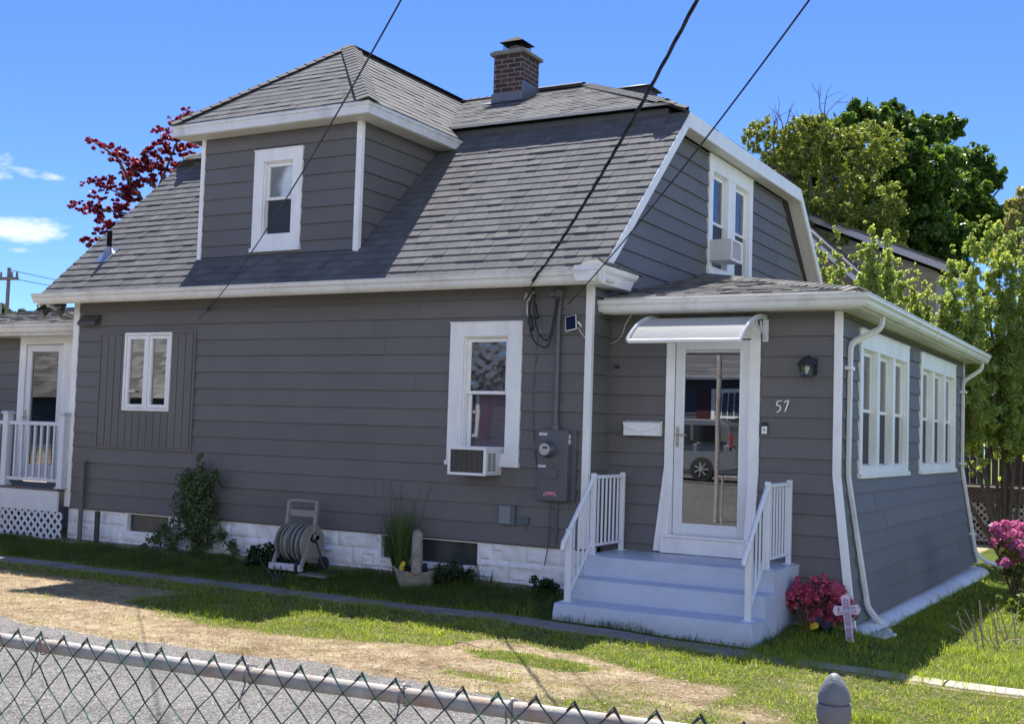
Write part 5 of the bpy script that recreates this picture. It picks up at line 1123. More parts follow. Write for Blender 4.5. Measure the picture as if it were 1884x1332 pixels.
def branch_to(mb, base, tip, r0, r1, rs, k=6, wob=.06):
    base, tip = Vector(base), Vector(tip); d = (tip - base); L_ = d.length; P = []; Rr = []
    off = Vector(rs.normal(size=3)) * wob * L_
    for i in range(k + 1):
        t = i / k; P.append(base.lerp(tip, t) + off * math.sin(t * 3.14) + Vector((0, 0, .12 * L_ * math.sin(t * 3.14))) * .5); Rr.append(r0 + (r1 - r0) * t ** .7)
    mb.tube(P, Rr, 7, caps=False)
    return P
def tree(name, base, lobes, nleaf, lsize, lm, bark, label, cat, group=None, per=16, rfrac=.34, tr=.22, seed=1, fork=.35, core=.3, **kw):
    rs = np.random.default_rng(seed); t = thing(name, base, label, cat, group); cl = clumps(lobes, per, rfrac, rs) + [(*c, r * core) for c, r in lobes]
    npmesh('crown', leaves(cl, nleaf, lsize, rs, **kw), 4, lm, t, org=base)
    mb = MB(); B = Vector(base); cen = Vector(np.mean([l[0] for l in lobes], 0)); fk = B.lerp(Vector((cen.x, cen.y, cen.z)), fork)
    branch_to(mb, B - Vector((0, 0, .15)), fk, tr, tr * .75, rs, wob=.02)
    for (c, r) in lobes:
        P = branch_to(mb, fk, c, tr * .5, tr * .14, rs)
        for _ in range(4):
            d = Vector(rs.normal(size=3)).normalized(); branch_to(mb, P[3 + rs.integers(0, 3)], Vector(c) + d * r * .9, tr * .16, tr * .03, rs, 4)
    mb.build('trunk', bark, t, smooth=True); return t
def lobe(D, u, v, rp, dz=0): return (tuple(at(D + dz, u, v)), rp / FPX * D)

MAPLE = leafmat('maple_leaf', (.04, .10, .016), (.22, .37, .08), .45, .45)
D = 36
lb = [lobe(D, u, v, r, z) for (u, v, r, z) in ((1590, 222, 48, 0), (1500, 250, 45, 0), (1450, 290, 45, 0), (1480, 380, 60, 0), (1545, 250, 48, -2), (1640, 225, 45, 1), (1700, 248, 48, 0), (1745, 235, 34, 2), (1770, 300, 50, 0), (1755, 350, 62, -1), (1795, 420, 62, 0), (1830, 400, 40, 0), (1820, 330, 34, 0), (1690, 320, 70, -3), (1610, 320, 75, -3),
      (1500, 290, 50, -1), (1460, 330, 42, 0), (1530, 400, 75, -2), (1620, 420, 80, -3), (1710, 420, 80, -3), (1790, 400, 55, -1), (1440, 390, 50, 1), (1820, 450, 40, 0), (1600, 510, 80, 0), (1700, 500, 80, 0))]
bx_ = at(D, 1640, 560); tree('maple_tree', (bx_[0], bx_[1], -.5), lb, 150000, .125, MAPLE, BARK, 'tall dense dark green maple behind the house, in front of the blue sky', 'tree', per=75, rfrac=.17, tr=.38, seed=3, core=.62, shell=.1, aspect=.8, fork=.55)
# sparse half-bare tree in front of the maple
D = 31; SPA = leafmat('young_leaf', (.14, .20, .04), (.50, .58, .16), .4, .5)
lb = [lobe(D, u, v, r, z) for (u, v, r, z) in ((1430, 320, 50, 0), (1470, 280, 45, 0), (1520, 250, 45, 0), (1500, 320, 55, 0), (1560, 290, 60, 0), (1610, 270, 60, 0), (1420, 400, 40, 0), (1520, 400, 70, -1), (1590, 380, 75, -1), (1620, 440, 50, -1), (1400, 250, 40, 0), (1480, 240, 40, 0))]
rs3 = np.random.default_rng(8); base = at(D, 1500, 560); base = (base[0], base[1], -.5); st = thing('budding_tree', base, 'half-bare tree with young yellow-green leaves and twigs in front of the dark maple', 'tree')
cl = clumps(lb, 110, .13, rs3); npmesh('crown', leaves(cl, 36000, .085, rs3, shell=.05), 4, SPA, st, org=base)
mb = MB(); fk = at(D, 1505, 470)
branch_to(mb, base, fk, .22, .15, rs3, wob=.02)
def twigs(mb, p, d, L_, r, dep):
    q = Vector(p) + d * L_; mb.tube([p, Vector(p).lerp(q, .5) + Vector(rs3.normal(size=3)) * L_ * .06, q], [r, r * .75, r * .5], 5, caps=False)
    if dep:
        for _ in range(3): twigs(mb, Vector(p).lerp(q, rs3.uniform(.5, 1)), (d + Vector(rs3.normal(size=3)) * .42).normalized(), L_ * .62, r * .55, dep - 1)
for (u, v) in ((1385, 235), (1395, 190), (1430, 180), (1475, 170), (1515, 150), (1540, 200), (1600, 250), (1450, 300), (1580, 330), (1630, 380), (1370, 300)):
    c = Vector(at(D, u, v)); m_ = Vector(fk).lerp(c, .55) + Vector(rs3.normal(size=3)) * .12
    mb.tube([fk, m_], [.08, .045], 6, caps=False); twigs(mb, m_, (c - m_).normalized(), (c - m_).length * .55, .035, 2)
mb.build('trunk', BARKG, st, smooth=True)

# upright pear shoots behind the porch: one many-stemmed tree at left and a big one at right
PEAR = leafmat('pear_leaf', (.22, .33, .09), (.72, .84, .40), .58, .4)
def shoots(name, D, cols, base_uv, nleaf, lsize, label, seed, lm=PEAR, extra=(), cat='tree'):
    rs_ = np.random.default_rng(seed); bb = at(D, *base_uv); base = (bb[0], bb[1], gz(bb[0], bb[1])); t = thing(name, base, label, cat); cl = []; mb = MB()
    for ci, (u, vt, vb, wpx) in enumerate(cols):
        n = max(3, int((vb - vt) / 15)); dz = rs_.uniform(-.5, .5); pts = []
        for i in range(n + 1):
            v = vt + (vb - vt) * i / n; uu = u + rs_.normal() * 3 + 3 * math.sin(i * .9 + u); p = at(D + dz, uu, v); pts.append(Vector(p)); wr = wpx * (.4 + .6 * min(1, i / n * 1.6)) * rs_.uniform(.75, 1.2) / FPX * D
            
            if rs_.random() < .82: cl.append((*p, wr * .8))
            for _ in range(3): cl.append((*(p + rs_.normal(size=3) * wr * .9), wr * .38))
        
        if ci % 3 == 0: mid = Vector(base).lerp(pts[-1], .55) + Vector((rs_.normal() * .12, 0, 0)); mb.tube([base, Vector(base).lerp(mid, .5) + Vector((rs_.normal() * .06, 0, .1)), mid, *pts[::-1]], [.06, .045, .03] + list(np.linspace(.02, .005, len(pts))), 6, caps=False)
        else: mb.tube(pts[::-1], list(np.linspace(.018, .005, len(pts))), 5, caps=False)
    for (u, v, r) in extra:
        for _ in range(13): q = at(D + rs_.uniform(-.8, .8), u + rs_.normal() * r * .6, v + rs_.normal() * r * .6); cl.append((*q, r * .24 * rs_.uniform(.5, 1.2) / FPX * D))
        if r > 46: mb.tube([base, Vector(base).lerp(Vector(at(D, u, v)), .5) + Vector((rs_.normal() * .15, 0, .1)), at(D, u, v)], [.05, .03, .01], 6, caps=False)
    npmesh('crown', leaves(cl, nleaf, lsize, rs_, shell=.15, aspect=.6, up=.5), 4, lm, t, org=base); mb.build('trunk', BARK, t, smooth=True); return t
shoots('pear_tree', 22., [(1543, 425, 560, 16), (1512, 450, 560, 12), (1532, 480, 600, 20), (1605, 425, 600, 24), (1632, 430, 600, 22), (1590, 470, 600, 22), (1655, 490, 640, 20), (1682, 500, 650, 18), (1702, 520, 660, 14), (1640, 560, 690, 26), (1690, 580, 690, 24)], (1620, 900), 30000, .058, 'slender fruit tree with upright leafy shoots just above the porch roof', 5)
cols = [(1735, 505, 800, 20), (1755, 470, 800, 24), (1790, 425, 800, 24), (1818, 400, 800, 22), (1840, 410, 800, 22), (1862, 420, 820, 26), (1885, 430, 820, 26), (1910, 420, 820, 30), (1775, 560, 820, 26), (1725, 600, 760, 24)]
ex = [(1775, 520, 40), (1820, 480, 40), (1860, 500, 50), (1890, 560, 50), (1820, 570, 50), (1760, 590, 40), (1740, 650, 45), (1790, 640, 50), (1850, 640, 55), (1760, 720, 45), (1830, 730, 60), (1880, 760, 50), (1800, 800, 45), (1860, 820, 45), (1790, 850, 30), (1700, 640, 30), (1700, 690, 30)]
shoots('fruit_tree', 20.5, cols, (1850, 985), 130000, .048, 'broad bright green fruit tree right of the porch, in front of the wooden fence', 6, extra=ex)
PALE = leafmat('blossom_leaf', (.32, .34, .12), (.6, .6, .38), .4, .5)
D = 26; lb = [lobe(D, u, v, r) for (u, v, r) in ((1880, 370, 28), (1865, 410, 26), (1900, 400, 40), (1890, 450, 40), (1850, 470, 26), (1920, 350, 36))]
bb = at(D, 1900, 700); tree('pale_tree', (bb[0], bb[1], -.6), lb, 6500, .11, PALE, BARKG, 'pale yellow-green tree beyond the broad fruit tree', 'tree', seed=9, tr=.12, shell=.2)
# Japanese maple behind the left end
REDM = leafmat('red_leaf', (.08, .010, .022), (.46, .06, .10), .5, .45)
D = 23; rs4 = np.random.default_rng(14)
strip = [(345, 208, 10), (325, 222, 12), (310, 245, 12), (290, 240, 8), (320, 255, 16), (345, 270, 18), (360, 285, 16), (315, 280, 18), (330, 300, 18), (295, 265, 12), (165, 257, 9), (185, 265, 13), (205, 272, 12), (215, 285, 14), (235, 295, 15), (255, 300, 18), (275, 290, 15), (280, 275, 12),
         (250, 315, 18), (285, 305, 14), (240, 330, 12), (225, 320, 10), (300, 300, 12), (165, 335, 10), (180, 335, 13), (205, 335, 12), (215, 345, 10), (190, 350, 10), (265, 335, 14), (240, 350, 16), (220, 365, 16), (250, 365, 14), (175, 362, 13), (150, 378, 12), (135, 375, 7), (165, 385, 15), (185, 395, 17), (205, 390, 17), (225, 385, 16), (195, 410, 14), (180, 425, 13), (172, 445, 14), (240, 345, 16), (275, 320, 18), (305, 320, 20), (215, 420, 18)]
cl = []
for (u, v, r) in strip:
    for _ in range(9): q = at(D + rs4.uniform(-.6, .6), u + rs4.normal() * r * .75, v + rs4.normal() * r * .45); cl.append((*q, r * .34 / FPX * D * rs4.uniform(.5, 1.2)))
bb = at(D, 290, 600); base = (bb[0], bb[1], -.5); t = thing('japanese_maple', base, 'dark red Japanese maple rising behind the left slope of the roof', 'tree')
npmesh('crown', leaves(cl, 12000, .075, rs4, shell=.1, squash=(1.2, 1.2, .7), aspect=.5), 4, REDM, t, org=base)
mb = MB(); fk = at(D, 290, 420); mb.tube([base, fk], [.12, .09], 8, caps=False)
for (a, b_, c, d) in ((290, 350, 215, 290), (290, 350, 330, 250), (280, 380, 180, 340), (270, 400, 160, 380), (290, 350, 345, 215), (215, 290, 170, 258), (280, 400, 200, 410), (290, 400, 180, 440)): mb.tube([fk, at(D, a, b_), at(D, c, d)], [.05, .03, .01], 6, caps=False)
mb.build('trunk', BARK, t, smooth=True)
# distant trees low at the left edge
FARL = leafmat('far_leaf', (.05, .08, .035), (.15, .20, .09), .3, .6)
for i, (D, us, lab) in enumerate(((60, [(10, 595, 24), (30, 590, 20), (-20, 580, 30)], 'distant green tree behind the utility pole'), (48, [(88, 570, 16), (75, 585, 14), (100, 575, 14), (110, 580, 14)], 'distant pale green tree just left of the house corner'))):
    lb = [lobe(D, *q) for q in us]; bb = at(D, us[0][0], 640); tree('distant_tree', (bb[0], bb[1], -.5), lb, 3500, .28, FARL, BARK, lab, 'tree', seed=20 + i, tr=.2)

# ------------------------------------------------------------------ neighbour's house behind
NSID = surf('taupe_siding', (.24, .21, .17), .6, .08, .8); LIL = surf('lilac_trim', (.50, .47, .53), .5, .05, 2)
A_ = on('Y', 18, 1485, 392); B_ = on('Y', 18, 1747, 487); nh = thing('neighbour_house', (A_[0], 20, -.6), 'taupe clapboard house with a pale lilac gable edge behind the trees', 'house')
sl_ = (A_[2] - B_[2]) / (B_[0] - A_[0]); apx = A_[0] - 3.2; apz = A_[2] + 3.2 * sl_
FN = frame((0, 18.3, 0), (1, 0, 0), (0, 0, 1)); mb = MB(); xr = B_[0] - .35; zr_ = lambda x: apz - abs(x - apx) * sl_ - .25
pl = [(2 * apx - xr, -.6), (xr, -.6), (xr, zr_(xr)), (apx, zr_(apx)), (2 * apx - xr, zr_(xr))]; mb.prism(FN, pl, -8, -.002); siding(mb, FN, pl, e=.2, seams=False); mb.build('wall', NSID, nh)
mb = MB(); th = .17
for sg in (1, -1):
    X = lambda x: apx + (x - apx) * sg
    a_, b_ = (X(apx), apz), (X(B_[0]), B_[2]); q = [a_, b_, (b_[0], b_[1] - th * 1.1), (a_[0], a_[1] - th * 1.1)]; q = q if sg > 0 else q[::-1]; mb.prism(FN, q, .12, .32)
mb.build('barge_board', LIL, nh)
mb = MB()
for sg in (1, -1):
    X = lambda x: apx + (x - apx) * sg; q = [(X(apx), apz + .04), (X(B_[0] + .1), B_[2] + .0), (X(B_[0] + .1), B_[2] - .06), (X(apx), apz - .03)]; q = q if sg < 0 else q[::-1]; mb.prism(FN, q, -8.2, .35)
mb.build('roof', SHINGLE, nh)
# lower porch roof of that house
C_ = on('Y', 16, 1490, 432); E_ = on('Y', 16, 1592, 522); FN2 = frame((0, 16, 0), (1, 0, 0), (0, 0, 1)); d_ = Vector((E_[0] - C_[0], 0, E_[2] - C_[2])); s0 = d_.z / d_.x
mb = MB(); q0 = (C_[0] - 1.5, C_[2] - 1.5 * s0); q1 = (E_[0], E_[2]); mb.prism(FN2, [q0, (q0[0], q0[1] - .16), (q1[0], q1[1] - .16), q1], -.05, .05); mb.build('porch_barge_board', surf('blue_white', (.5, .56, .62), .5), nh)
mb = MB(); mb.prism(FN2, [(q0[0], q0[1] + .09), q0, q1, (q1[0] + .05, q1[1] + .07)], -2.3, .1); mb.build('porch_roof', SHINGLE, nh)
mb = MB(); p_ = on('Y', 18.3, 1770, 535); mb.fbox(FN, p_[0] - .35, p_[0] + .35, p_[2] - 1.4, p_[2] + .3, .02, .05); w_ = mb.build('window', WHITE, nh); MB().fbox(FN, p_[0] - .25, p_[0] + .25, p_[2] - 1.3, p_[2] + .2, .055, .06).build('pane', GLASSR, w_)

# ------------------------------------------------------------------ fences at the back right
FB = surf('fence_brown', (.060, .040, .032), .8, .2, 4, island=.2); LATW = surf('lattice_grey', (.34, .33, .32), .6, .15)
zt = on('Y', 16, 1790, 780)[2]
wf = thing('wooden_fence', (6, 16, -.7), 'tall dark weathered picket fence behind the fruit tree', 'fence')
mb = MB(); x = -2.
while x < 12: h = zt + rnd.uniform(-.02, .02); mb.prism(frame((0, 16, 0), (1, 0, 0), (0, 0, 1)), [(x, -.75), (x + .12, -.75), (x + .12, h - .04), (x + .06, h), (x, h - .04)], 0, .02); x += .145
mb.build('pickets', FB, wf); mb = MB(); mb.box(-2, 12, 16.0, 16.05, .0, .09); mb.box(-2, 12, 16.0, 16.05, zt - .35, zt - .26); mb.build('fence_rail', FB, wf)
z1 = on('Y', 14.2, 1800, 925)[2]; z0 = on('Y', 14.2, 1800, 972)[2]; z2 = on('Y', 14.2, 1800, 893)[2]
lf = thing('lattice_panel', (4, 14.2, -.7), 'low panel with a dark brown board over pale diagonal lattice behind the chain-link fence', 'fence')
F = frame((0, 14.2, 0), (1, 0, 0), (0, 0, 1)); mb = MB(); mb.fbox(F, .2, 9, z1, z2 + .03, -.02, .03); mb.build('top_board', surf('board_redbrown', (.050, .022, .020), .7, .2), lf)
mb = MB(); lattice(mb, F, .2, 9, z0 - .2, z1, .135, .022); mb.fbox(F, .2, 9, z0 - .24, z0 - .2, -.01, .02); mb.build('lattice', LATW, lf)
MB().fbox(F, .2, 9, -.8, z2, -.12, -.10).build('backing', DARK, lf)
GALV = surf('galvanised_pipe', (.36, .35, .33), .7, .25, 12, metal=.0, dirt=(.34, .17, .08), dirtscale=8, dirtamt=1., bmp=.2)
def chain(mb, F, s0, s1, t0, t1, dg, r, n=4, topbarb=.02, zfun=lambda s: 0, rs_=None, bend=0):
    O, U, V, W = F; h = dg / 2; k = int((s1 - s0) / h / 1) ; rows = int((t1 - t0) / h)
    for i in range(int((s1 - s0) / h)):
        x = s0 + i * h; P = []
        for j in range(rows + 1):
            xx = x + (h if (j + i) % 2 else 0) * 1.0; dn = r * 1.1 * (1 if (j % 2) else -1)
            jit = (.010 * noise.noise(Vector((xx * 5, j * .35, 2))) if rs_ is not None else 0)
            P.append(O + U * (xx + jit) + V * (t1 - j * h + zfun(xx) + (.009 * noise.noise(Vector((xx * 5, j * .35, 9))) if rs_ is not None else 0)) + W * dn)
        if topbarb:
            d = (P[0] - P[1]).normalized(); s_ = 1 if (i % 2 == 0) else -1
            P = [P[0] + V * .006 - U * .014 * (d.dot(U) / abs(d.dot(U) + 1e-9)) * 1.0 - V * .018 + W * .004, P[0] + V * .007 + U * 0.] + P
        mb.tube(P, r, n)
cl_ = thing('back_chain_fence', (3, 13, -.7), 'chain-link fence with a pale top rail behind the pink rhododendron', 'fence')
zr2 = on('Y', 13, 1800, 895)[2]; MB().tube([(.5, 13, zr2), (9, 13, zr2 - .0)], .02, 8).build('top_rail', GALV, cl_, smooth=True)
for x in (1.6, 4.6, 7.6): MB().tube([(x, 13.03, -.8), (x, 13.03, zr2 + .05)], .024, 8).build('fence_post', GALV, cl_, smooth=True)
mb = MB(); chain(mb, frame((0, 12.97, 0), (1, 0, 0), (0, 0, 1)), .6, 6.5, -.75, zr2, .085, .0022, 3, 0); mb.build('wire_mesh', surf('old_wire', (.14, .14, .14), .5, .2), cl_)

# ------------------------------------------------------------------ chain-link fence in the foreground
ff = thing('chain_link_fence', (2.5, -9.32, -.55), 'old chain-link fence with a rusty round top rail and green coated mesh in the foreground', 'fence')
zrail = lambda x: .615 + .021 * (x - 2.825)
mb = MB(); P = [(x, -9.32, zrail(x) + .0015 * math.sin(x * 3)) for x in np.arange(-2.2, 4.95, .15)]; mb.tube(P, .0168, 16); rail = mb.build('top_rail', GALV, ff, smooth=True)
MW, nt, b, o = newmat('green_coated_wire'); c_ = ramp(nt, noiz(nt, 28, 5, .7), [(.50, (.030, .032, .032)), (.56, (.016, .10, .062)), (.64, (.05, .20, .135)), (.68, (.035, .036, .034))]); nt.links.new(c_, b.inputs['Base Color']); b.inputs['Roughness'].default_value = .45; b.inputs['Metallic'].default_value = .15
rsf = np.random.default_rng(4)
mb = MB(); chain(mb, frame((0, -9.345, 0), (1, 0, 0), (0, 0, 1)), -2.1, 4.88, -.50, .033, .081, .0021, 5, .02, zfun=zrail, rs_=rsf)
mb.build('wire_mesh', MW, ff, smooth=True)
def ties(xs_):
    for x in xs_:
        z = zrail(x); mb = MB(); Q = [(x + .003 * math.sin(a) + .012 * (a / 6.28 - .5), -9.32 - .0205 * math.cos(a), z + .0205 * math.sin(a)) for a in np.linspace(-1.2, 5.2, 16)]; mb.tube([(x - .01, -9.347, z - .07), (x - .004, -9.346, z - .04)] + Q + [(x + .012, -9.348, z + .03)], .0019, 5); mb.build('tie_wire', surf('tie_metal', (.25, .25, .26), .4, .1, metal=.6), ff, smooth=True)
ties([2.99, 3.66, 4.07, 4.32, 2.2, 1.2, .2])
for x in (.9, -2.1): MB().tube([(x, -9.30, -.7), (x, -9.30, zrail(x) + .02)], .0225, 12).build('line_post', GALV, ff, smooth=True)
CAPM = surf('post_cap_metal', (.17, .175, .19), .6, .15, 25, metal=.1, bmp=.25, bscale=70, dirt=(.14, .13, .12), dirtscale=30, dirtamt=.4)
px_, py_ = 4.932, -9.31
MB().tube([(px_, py_, -.75), (px_, py_, .745)], .0235, 24).build('end_post', surf('post_metal', (.12, .118, .115), .65, .2, 20, metal=.0, bmp=.2), ff, smooth=True)
mb = MB(); mb.lathe((px_, py_, 0), [(.0245, .705), (.0262, .708), (.0262, .712), (.0285, .716), (.0285, .741), (.0238, .7425), (.0238, .7445), (.0268, .7455), (.0270, .750), (.0262, .757), (.0225, .767), (.0172, .777), (.0112, .7855), (.0058, .7905), (.001, .792)], 28); mb.build('post_cap', CAPM, ff, smooth=True)
mb = MB(); mb.lathe((px_, py_, 0), [(.026, .62), (.026, .65)], 20); mb.build('rail_band', GALV, ff)
# ------------------------------------------------------------------ garden things along the wall
def G(u, v, dy=0):   # point of the ground under a place in the picture
    z = -.6
    for _ in range(6): p = on('Z', z, u, v); z = gz(p[0], p[1])
    return Vector((p[0], p[1], z))
SHR = leafmat('shrub_leaf', (.08, .12, .05), (.22, .30, .14), .3, .45)
SHD = leafmat('shrub_dark', (.022, .05, .016), (.06, .12, .035), .3, .45)
def Ym(Y, u, v): return tuple(on('Y', Y, u, v))
# climbing rose against the wall
rs5 = np.random.default_rng(31); b0 = Ym(-.18, 365, 1012); b0 = (b0[0], -.18, gz(b0[0], -.18)); t = thing('climbing_shrub', b0, 'tall straggly dark green climbing bush against the wall, right of the left basement window', 'shrub')
cl = []
for (u, v, r) in ((345, 870, 18), (365, 900, 26), (370, 930, 26), (350, 950, 26), (365, 970, 24), (375, 862, 18), (392, 890, 18), (360, 895, 22), (335, 905, 14), (385, 920, 18), (350, 930, 22), (372, 950, 22), (345, 960, 20), (360, 985, 24), (335, 990, 20), (310, 985, 16), (290, 992, 14), (270, 1000, 12), (318, 1008, 16), (390, 975, 16), (410, 985, 13), (425, 1000, 12), (432, 1012, 9), (355, 1010, 22), (326, 960, 10), (365, 845, 10), (400, 870, 8)):
    for _ in range(3): q = Ym(-.16 + rs5.uniform(-.1, .06), u + rs5.normal() * r * .5, v + rs5.normal() * r * .5); cl.append((*q, r * .85 / FPX * 14.5 * rs5.uniform(.6, 1.2)))
npmesh('foliage', leaves(cl, 7000, .040, rs5, shell=.0, squash=(1.2, .6, 1.15), aspect=.7), 4, SHR, t, org=b0)
mb = MB()
for (u, v) in ((345, 860), (375, 855), (390, 885), (350, 900), (400, 985), (428, 1000), (290, 990), (270, 1000), (367, 840)): e = Ym(-.14, u, v); m_ = (Vector(b0) + Vector(e)) / 2 + Vector(rs5.normal(size=3)) * .06; m_.y = min(m_.y, -.1); mb.tube([Vector(b0) + Vector((rs5.uniform(-.1, .1), 0, -.03)), m_, e], [.010, .007, .003], 5, caps=False)
mb.build('stem', BARK, t, smooth=True)
# low round shrub
b0 = G(510, 1062); t = thing('round_shrub', b0, 'low dense dark green shrub left of the hose reel', 'shrub')
cl = [(*(Vector(Ym(-.42, u, v)) + Vector((0, rs5.uniform(-.12, .12), 0))), r / FPX * 14) for (u, v, r) in ((480, 1020, 20), (500, 1015, 20), (525, 1020, 20), (545, 1028, 18), (470, 1035, 16), (510, 1035, 24), (540, 1042, 20), (490, 1045, 22), (555, 1040, 12))]
npmesh('foliage', leaves(cl, 3200, .045, rs5, shell=.3, up=.8), 4, SHD, t, org=b0)
mb = MB()
for c in cl: mb.tube([b0, c[:3]], [.012, .004], 5, caps=False)
mb.build('stem', BARK, t)
b0 = G(535, 1020); b0 = Vector(Ym(-.12, 537, 1000)); b0.z = gz(b0.x, b0.y); t = thing('lily_plant', b0, 'small rosette of pointed leaves poking above the low shrub against the white foundation', 'plant')
def bladefan(base, n, h, w, spread, rs_, mat, par, name='foliage', curve=.6):
    V_ = []
    for i in range(n):
        a = rs_.uniform(0, 6.283); l = h * rs_.uniform(.6, 1.1); sp_ = spread * rs_.uniform(.2, 1.); p = np.array(base) + np.array([math.cos(a), math.sin(a) * .6, 0]) * rs_.uniform(0, .25) * spread
        d = np.array([math.cos(a), math.sin(a) * .7, 0]); s = np.array([-d[1], d[0], 0]) * w / 2; prev = p; k = 5; pr = None
        for j in range(k + 1):
            t_ = j / k; c = p + np.array([0, 0, 1]) * l * (t_ - curve * .45 * sp_ / spread * t_ * t_) + d * sp_ * t_ ** 1.6; ww = s * (1 - t_ ** 2 * .95)
            cur = (c - ww, c + ww)
            if pr: V_ += [pr[0], pr[1], cur[1], cur[0]]
            pr = cur
    return npmesh(name, np.array(V_), 4, mat, par, org=tuple(base))
bladefan(b0 + Vector((0, 0, .16)), 14, .17, .03, .13, rs5, SHD, t)
MB().tube([b0, b0 + Vector((0, 0, .2))], .006, 6).build('stem', SHD, t)
# tall iris-like clump, wispy grass and dark mound behind the basket
IRIS = leafmat('iris_leaf', (.09, .15, .04), (.22, .30, .10), .3, .45)
b0 = Vector(Ym(-.16, 735, 1060)); b0.z = gz(b0.x, b0.y); t = thing('tall_grass_clump', b0, 'tall upright grassy clump with seed heads behind the stone basket', 'plant')
bladefan(b0, 420, .78, .011, .34, rs5, IRIS, t, curve=.15)
mb = MB()
for i in range(16):
    x = rs5.uniform(-.3, .42); h = rs5.uniform(.7, .98); e = b0 + Vector((x, rs5.uniform(-.1, .05), h)); mb.tube([b0 + Vector((x * .3, 0, 0)), b0 + Vector((x * .7, 0, h * .6)), e], [.003, .002, .002], 4, caps=False); mb.tube([e, e + Vector((.008, 0, .04)), e + Vector((.01, 0, .07))], [.004, .006, .002], 5)
mb.build('seed_stalk', surf('seed_stalk', (.10, .10, .05), .8, .2), t)
bladefan(b0 + Vector((-.10, -.04, .0)), 22, .35, .012, .42, rs5, IRIS, t, name='side_leaf', curve=1.)
b0 = Vector(Ym(-.34, 838, 1085)); b0.z = gz(b0.x, b0.y); t = thing('mound_plant', b0, 'dark mounded leafy plant in front of the right basement window', 'plant')
cl = [(*(Vector(Ym(-.34, u, v)) + Vector((0, rs5.uniform(-.1, .1), 0))), r / FPX * 13.6) for (u, v, r) in ((820, 1052, 18), (840, 1045, 18), (860, 1058, 15), (850, 1065, 18), (825, 1070, 18), (805, 1062, 14))]
npmesh('foliage', leaves(cl, 2200, .05, rs5, shell=.2, aspect=.3, up=.9), 4, SHD, t, org=b0); mb = MB()
for c in cl: mb.tube([b0, c[:3]], [.008, .003], 5, caps=False)
for k in range(3): mb.tube([b0 + Vector((.12 + .03 * k, 0, .05)), b0 + Vector((.24 + .02 * k, -.03, .22 + .02 * k)), b0 + Vector((.30 + .02 * k, -.03, .12 * (2 - k) + .02)), b0 + Vector((.26, -.03, .0))], .004, 5)
mb.build('stem', BARK, t)
b0 = G(1000, 1098); b0 = Vector(Ym(-.28, 1003, 1090)); b0.z = gz(b0.x, b0.y); t = thing('small_shrub', b0, 'small dark leafy plant at the left foot of the steps', 'plant')
cl = [(b0.x + rs5.uniform(-.16, .12), b0.y + rs5.uniform(-.1, .1), b0.z + rs5.uniform(.03, .15), .06) for _ in range(14)]
npmesh('foliage', leaves(cl, 800, .035, rs5, shell=.1), 4, SHD, t, org=b0); MB().tube([b0, b0 + Vector((0, 0, .12))], .006, 5).build('stem', BARK, t)
for (u, v) in ((905, 1072), ):
    b0 = Vector(Ym(-.12, u, v)); b0.z = gz(b0.x, b0.y); t = thing('weed', b0, 'single thin weed against the white foundation', 'plant'); bladefan(b0 + Vector((0, 0, .02)), 9, .14, .012, .07, rs5, IRIS, t); MB().tube([b0, b0 + Vector((0, 0, .16))], .003, 5).build('stem', IRIS, t)
b0 = Vector(Ym(-.13, 790, 1015)); b0.z = gz(b0.x, b0.y)

# ---- hose reel cart
o_ = G(602, 1072); HX, HY = -3.44, -.42; HZ = gz(HX, HY) + .01
hr = thing('hose_reel', (HX, HY, HZ), 'beige plastic hose reel cart wound with a grey hose', 'hose reel')
HB = surf('beige_plastic', (.27, .255, .23), .5, .12, 6, dirt=(.15, .14, .12), dirtscale=5, dirtamt=.4); HH = surf('hose_grey', (.21, .21, .195), .5, .15, 8, island=.15)
z = HZ
mb = MB(); mb.box(HX - .26, HX + .20, HY - .24, HY - .17, z + .02, z + .10); mb.build('front_foot', surf('foot_white', (.55, .56, .60), .5, .1, 9, dirt=(.2, .2, .2), dirtscale=7, dirtamt=.5), hr, bevel=.012)
for x in (HX - .22, HX + .19):
    F = frame((x - .015, HY, z), (0, 1, 0), (0, 0, 1)); mb = MB()
    mb.prism(F, [(-.24, .06), (-.19, .06), (-.02, .42), (-.05, .46)], 0, .035); mb.prism(F, [(-.05, .46), (-.10, .36), (.02, .34), (.10, .38), (.05, .46)], 0, .035)
    mb.prism(F, [(.0, .40), (.16, .02), (.22, .02), (.08, .44)], 0, .035)
    if x > HX: mb.prism(F, [(-.16, .14), (.1, .16), (.06, .36), (-.05, .40)], 0, .03)
    mb.build('side_frame', HB, hr, bevel=.006)
    mb = MB(); mb.prism(F, [(-.02, .42), (.03, .42), (.07, .78), (.02, .80)], .0, .035); mb.build('handle_upright', HB, hr, bevel=.008)
mb = MB(); mb.tube([(HX - .215, HY + .045, z + .785), (HX - .15, HY + .045, z + .80), (HX + .15, HY + .045, z + .80), (HX + .215, HY + .045, z + .785)], .02, 8); mb.box(HX - .20, HX + .20, HY + .03, HY + .06, z + .62, z + .70); mb.build('handle', HB, hr, smooth=True, bevel=.004)
mb = MB(); mb.lathe((HX, HY, z + .32), [(.07, -.2), (.07, .2)], 18, 'X'); mb.lathe((HX, HY, z + .32), [(.05, -.21), (.215, -.205), (.22, -.19), (.05, -.185)], 24, 'X'); mb.lathe((HX, HY, z + .32), [(.05, .165), (.22, .17), (.215, .185), (.05, .19)], 24, 'X'); mb.build('drum', HB, hr, smooth=True)
hz = []
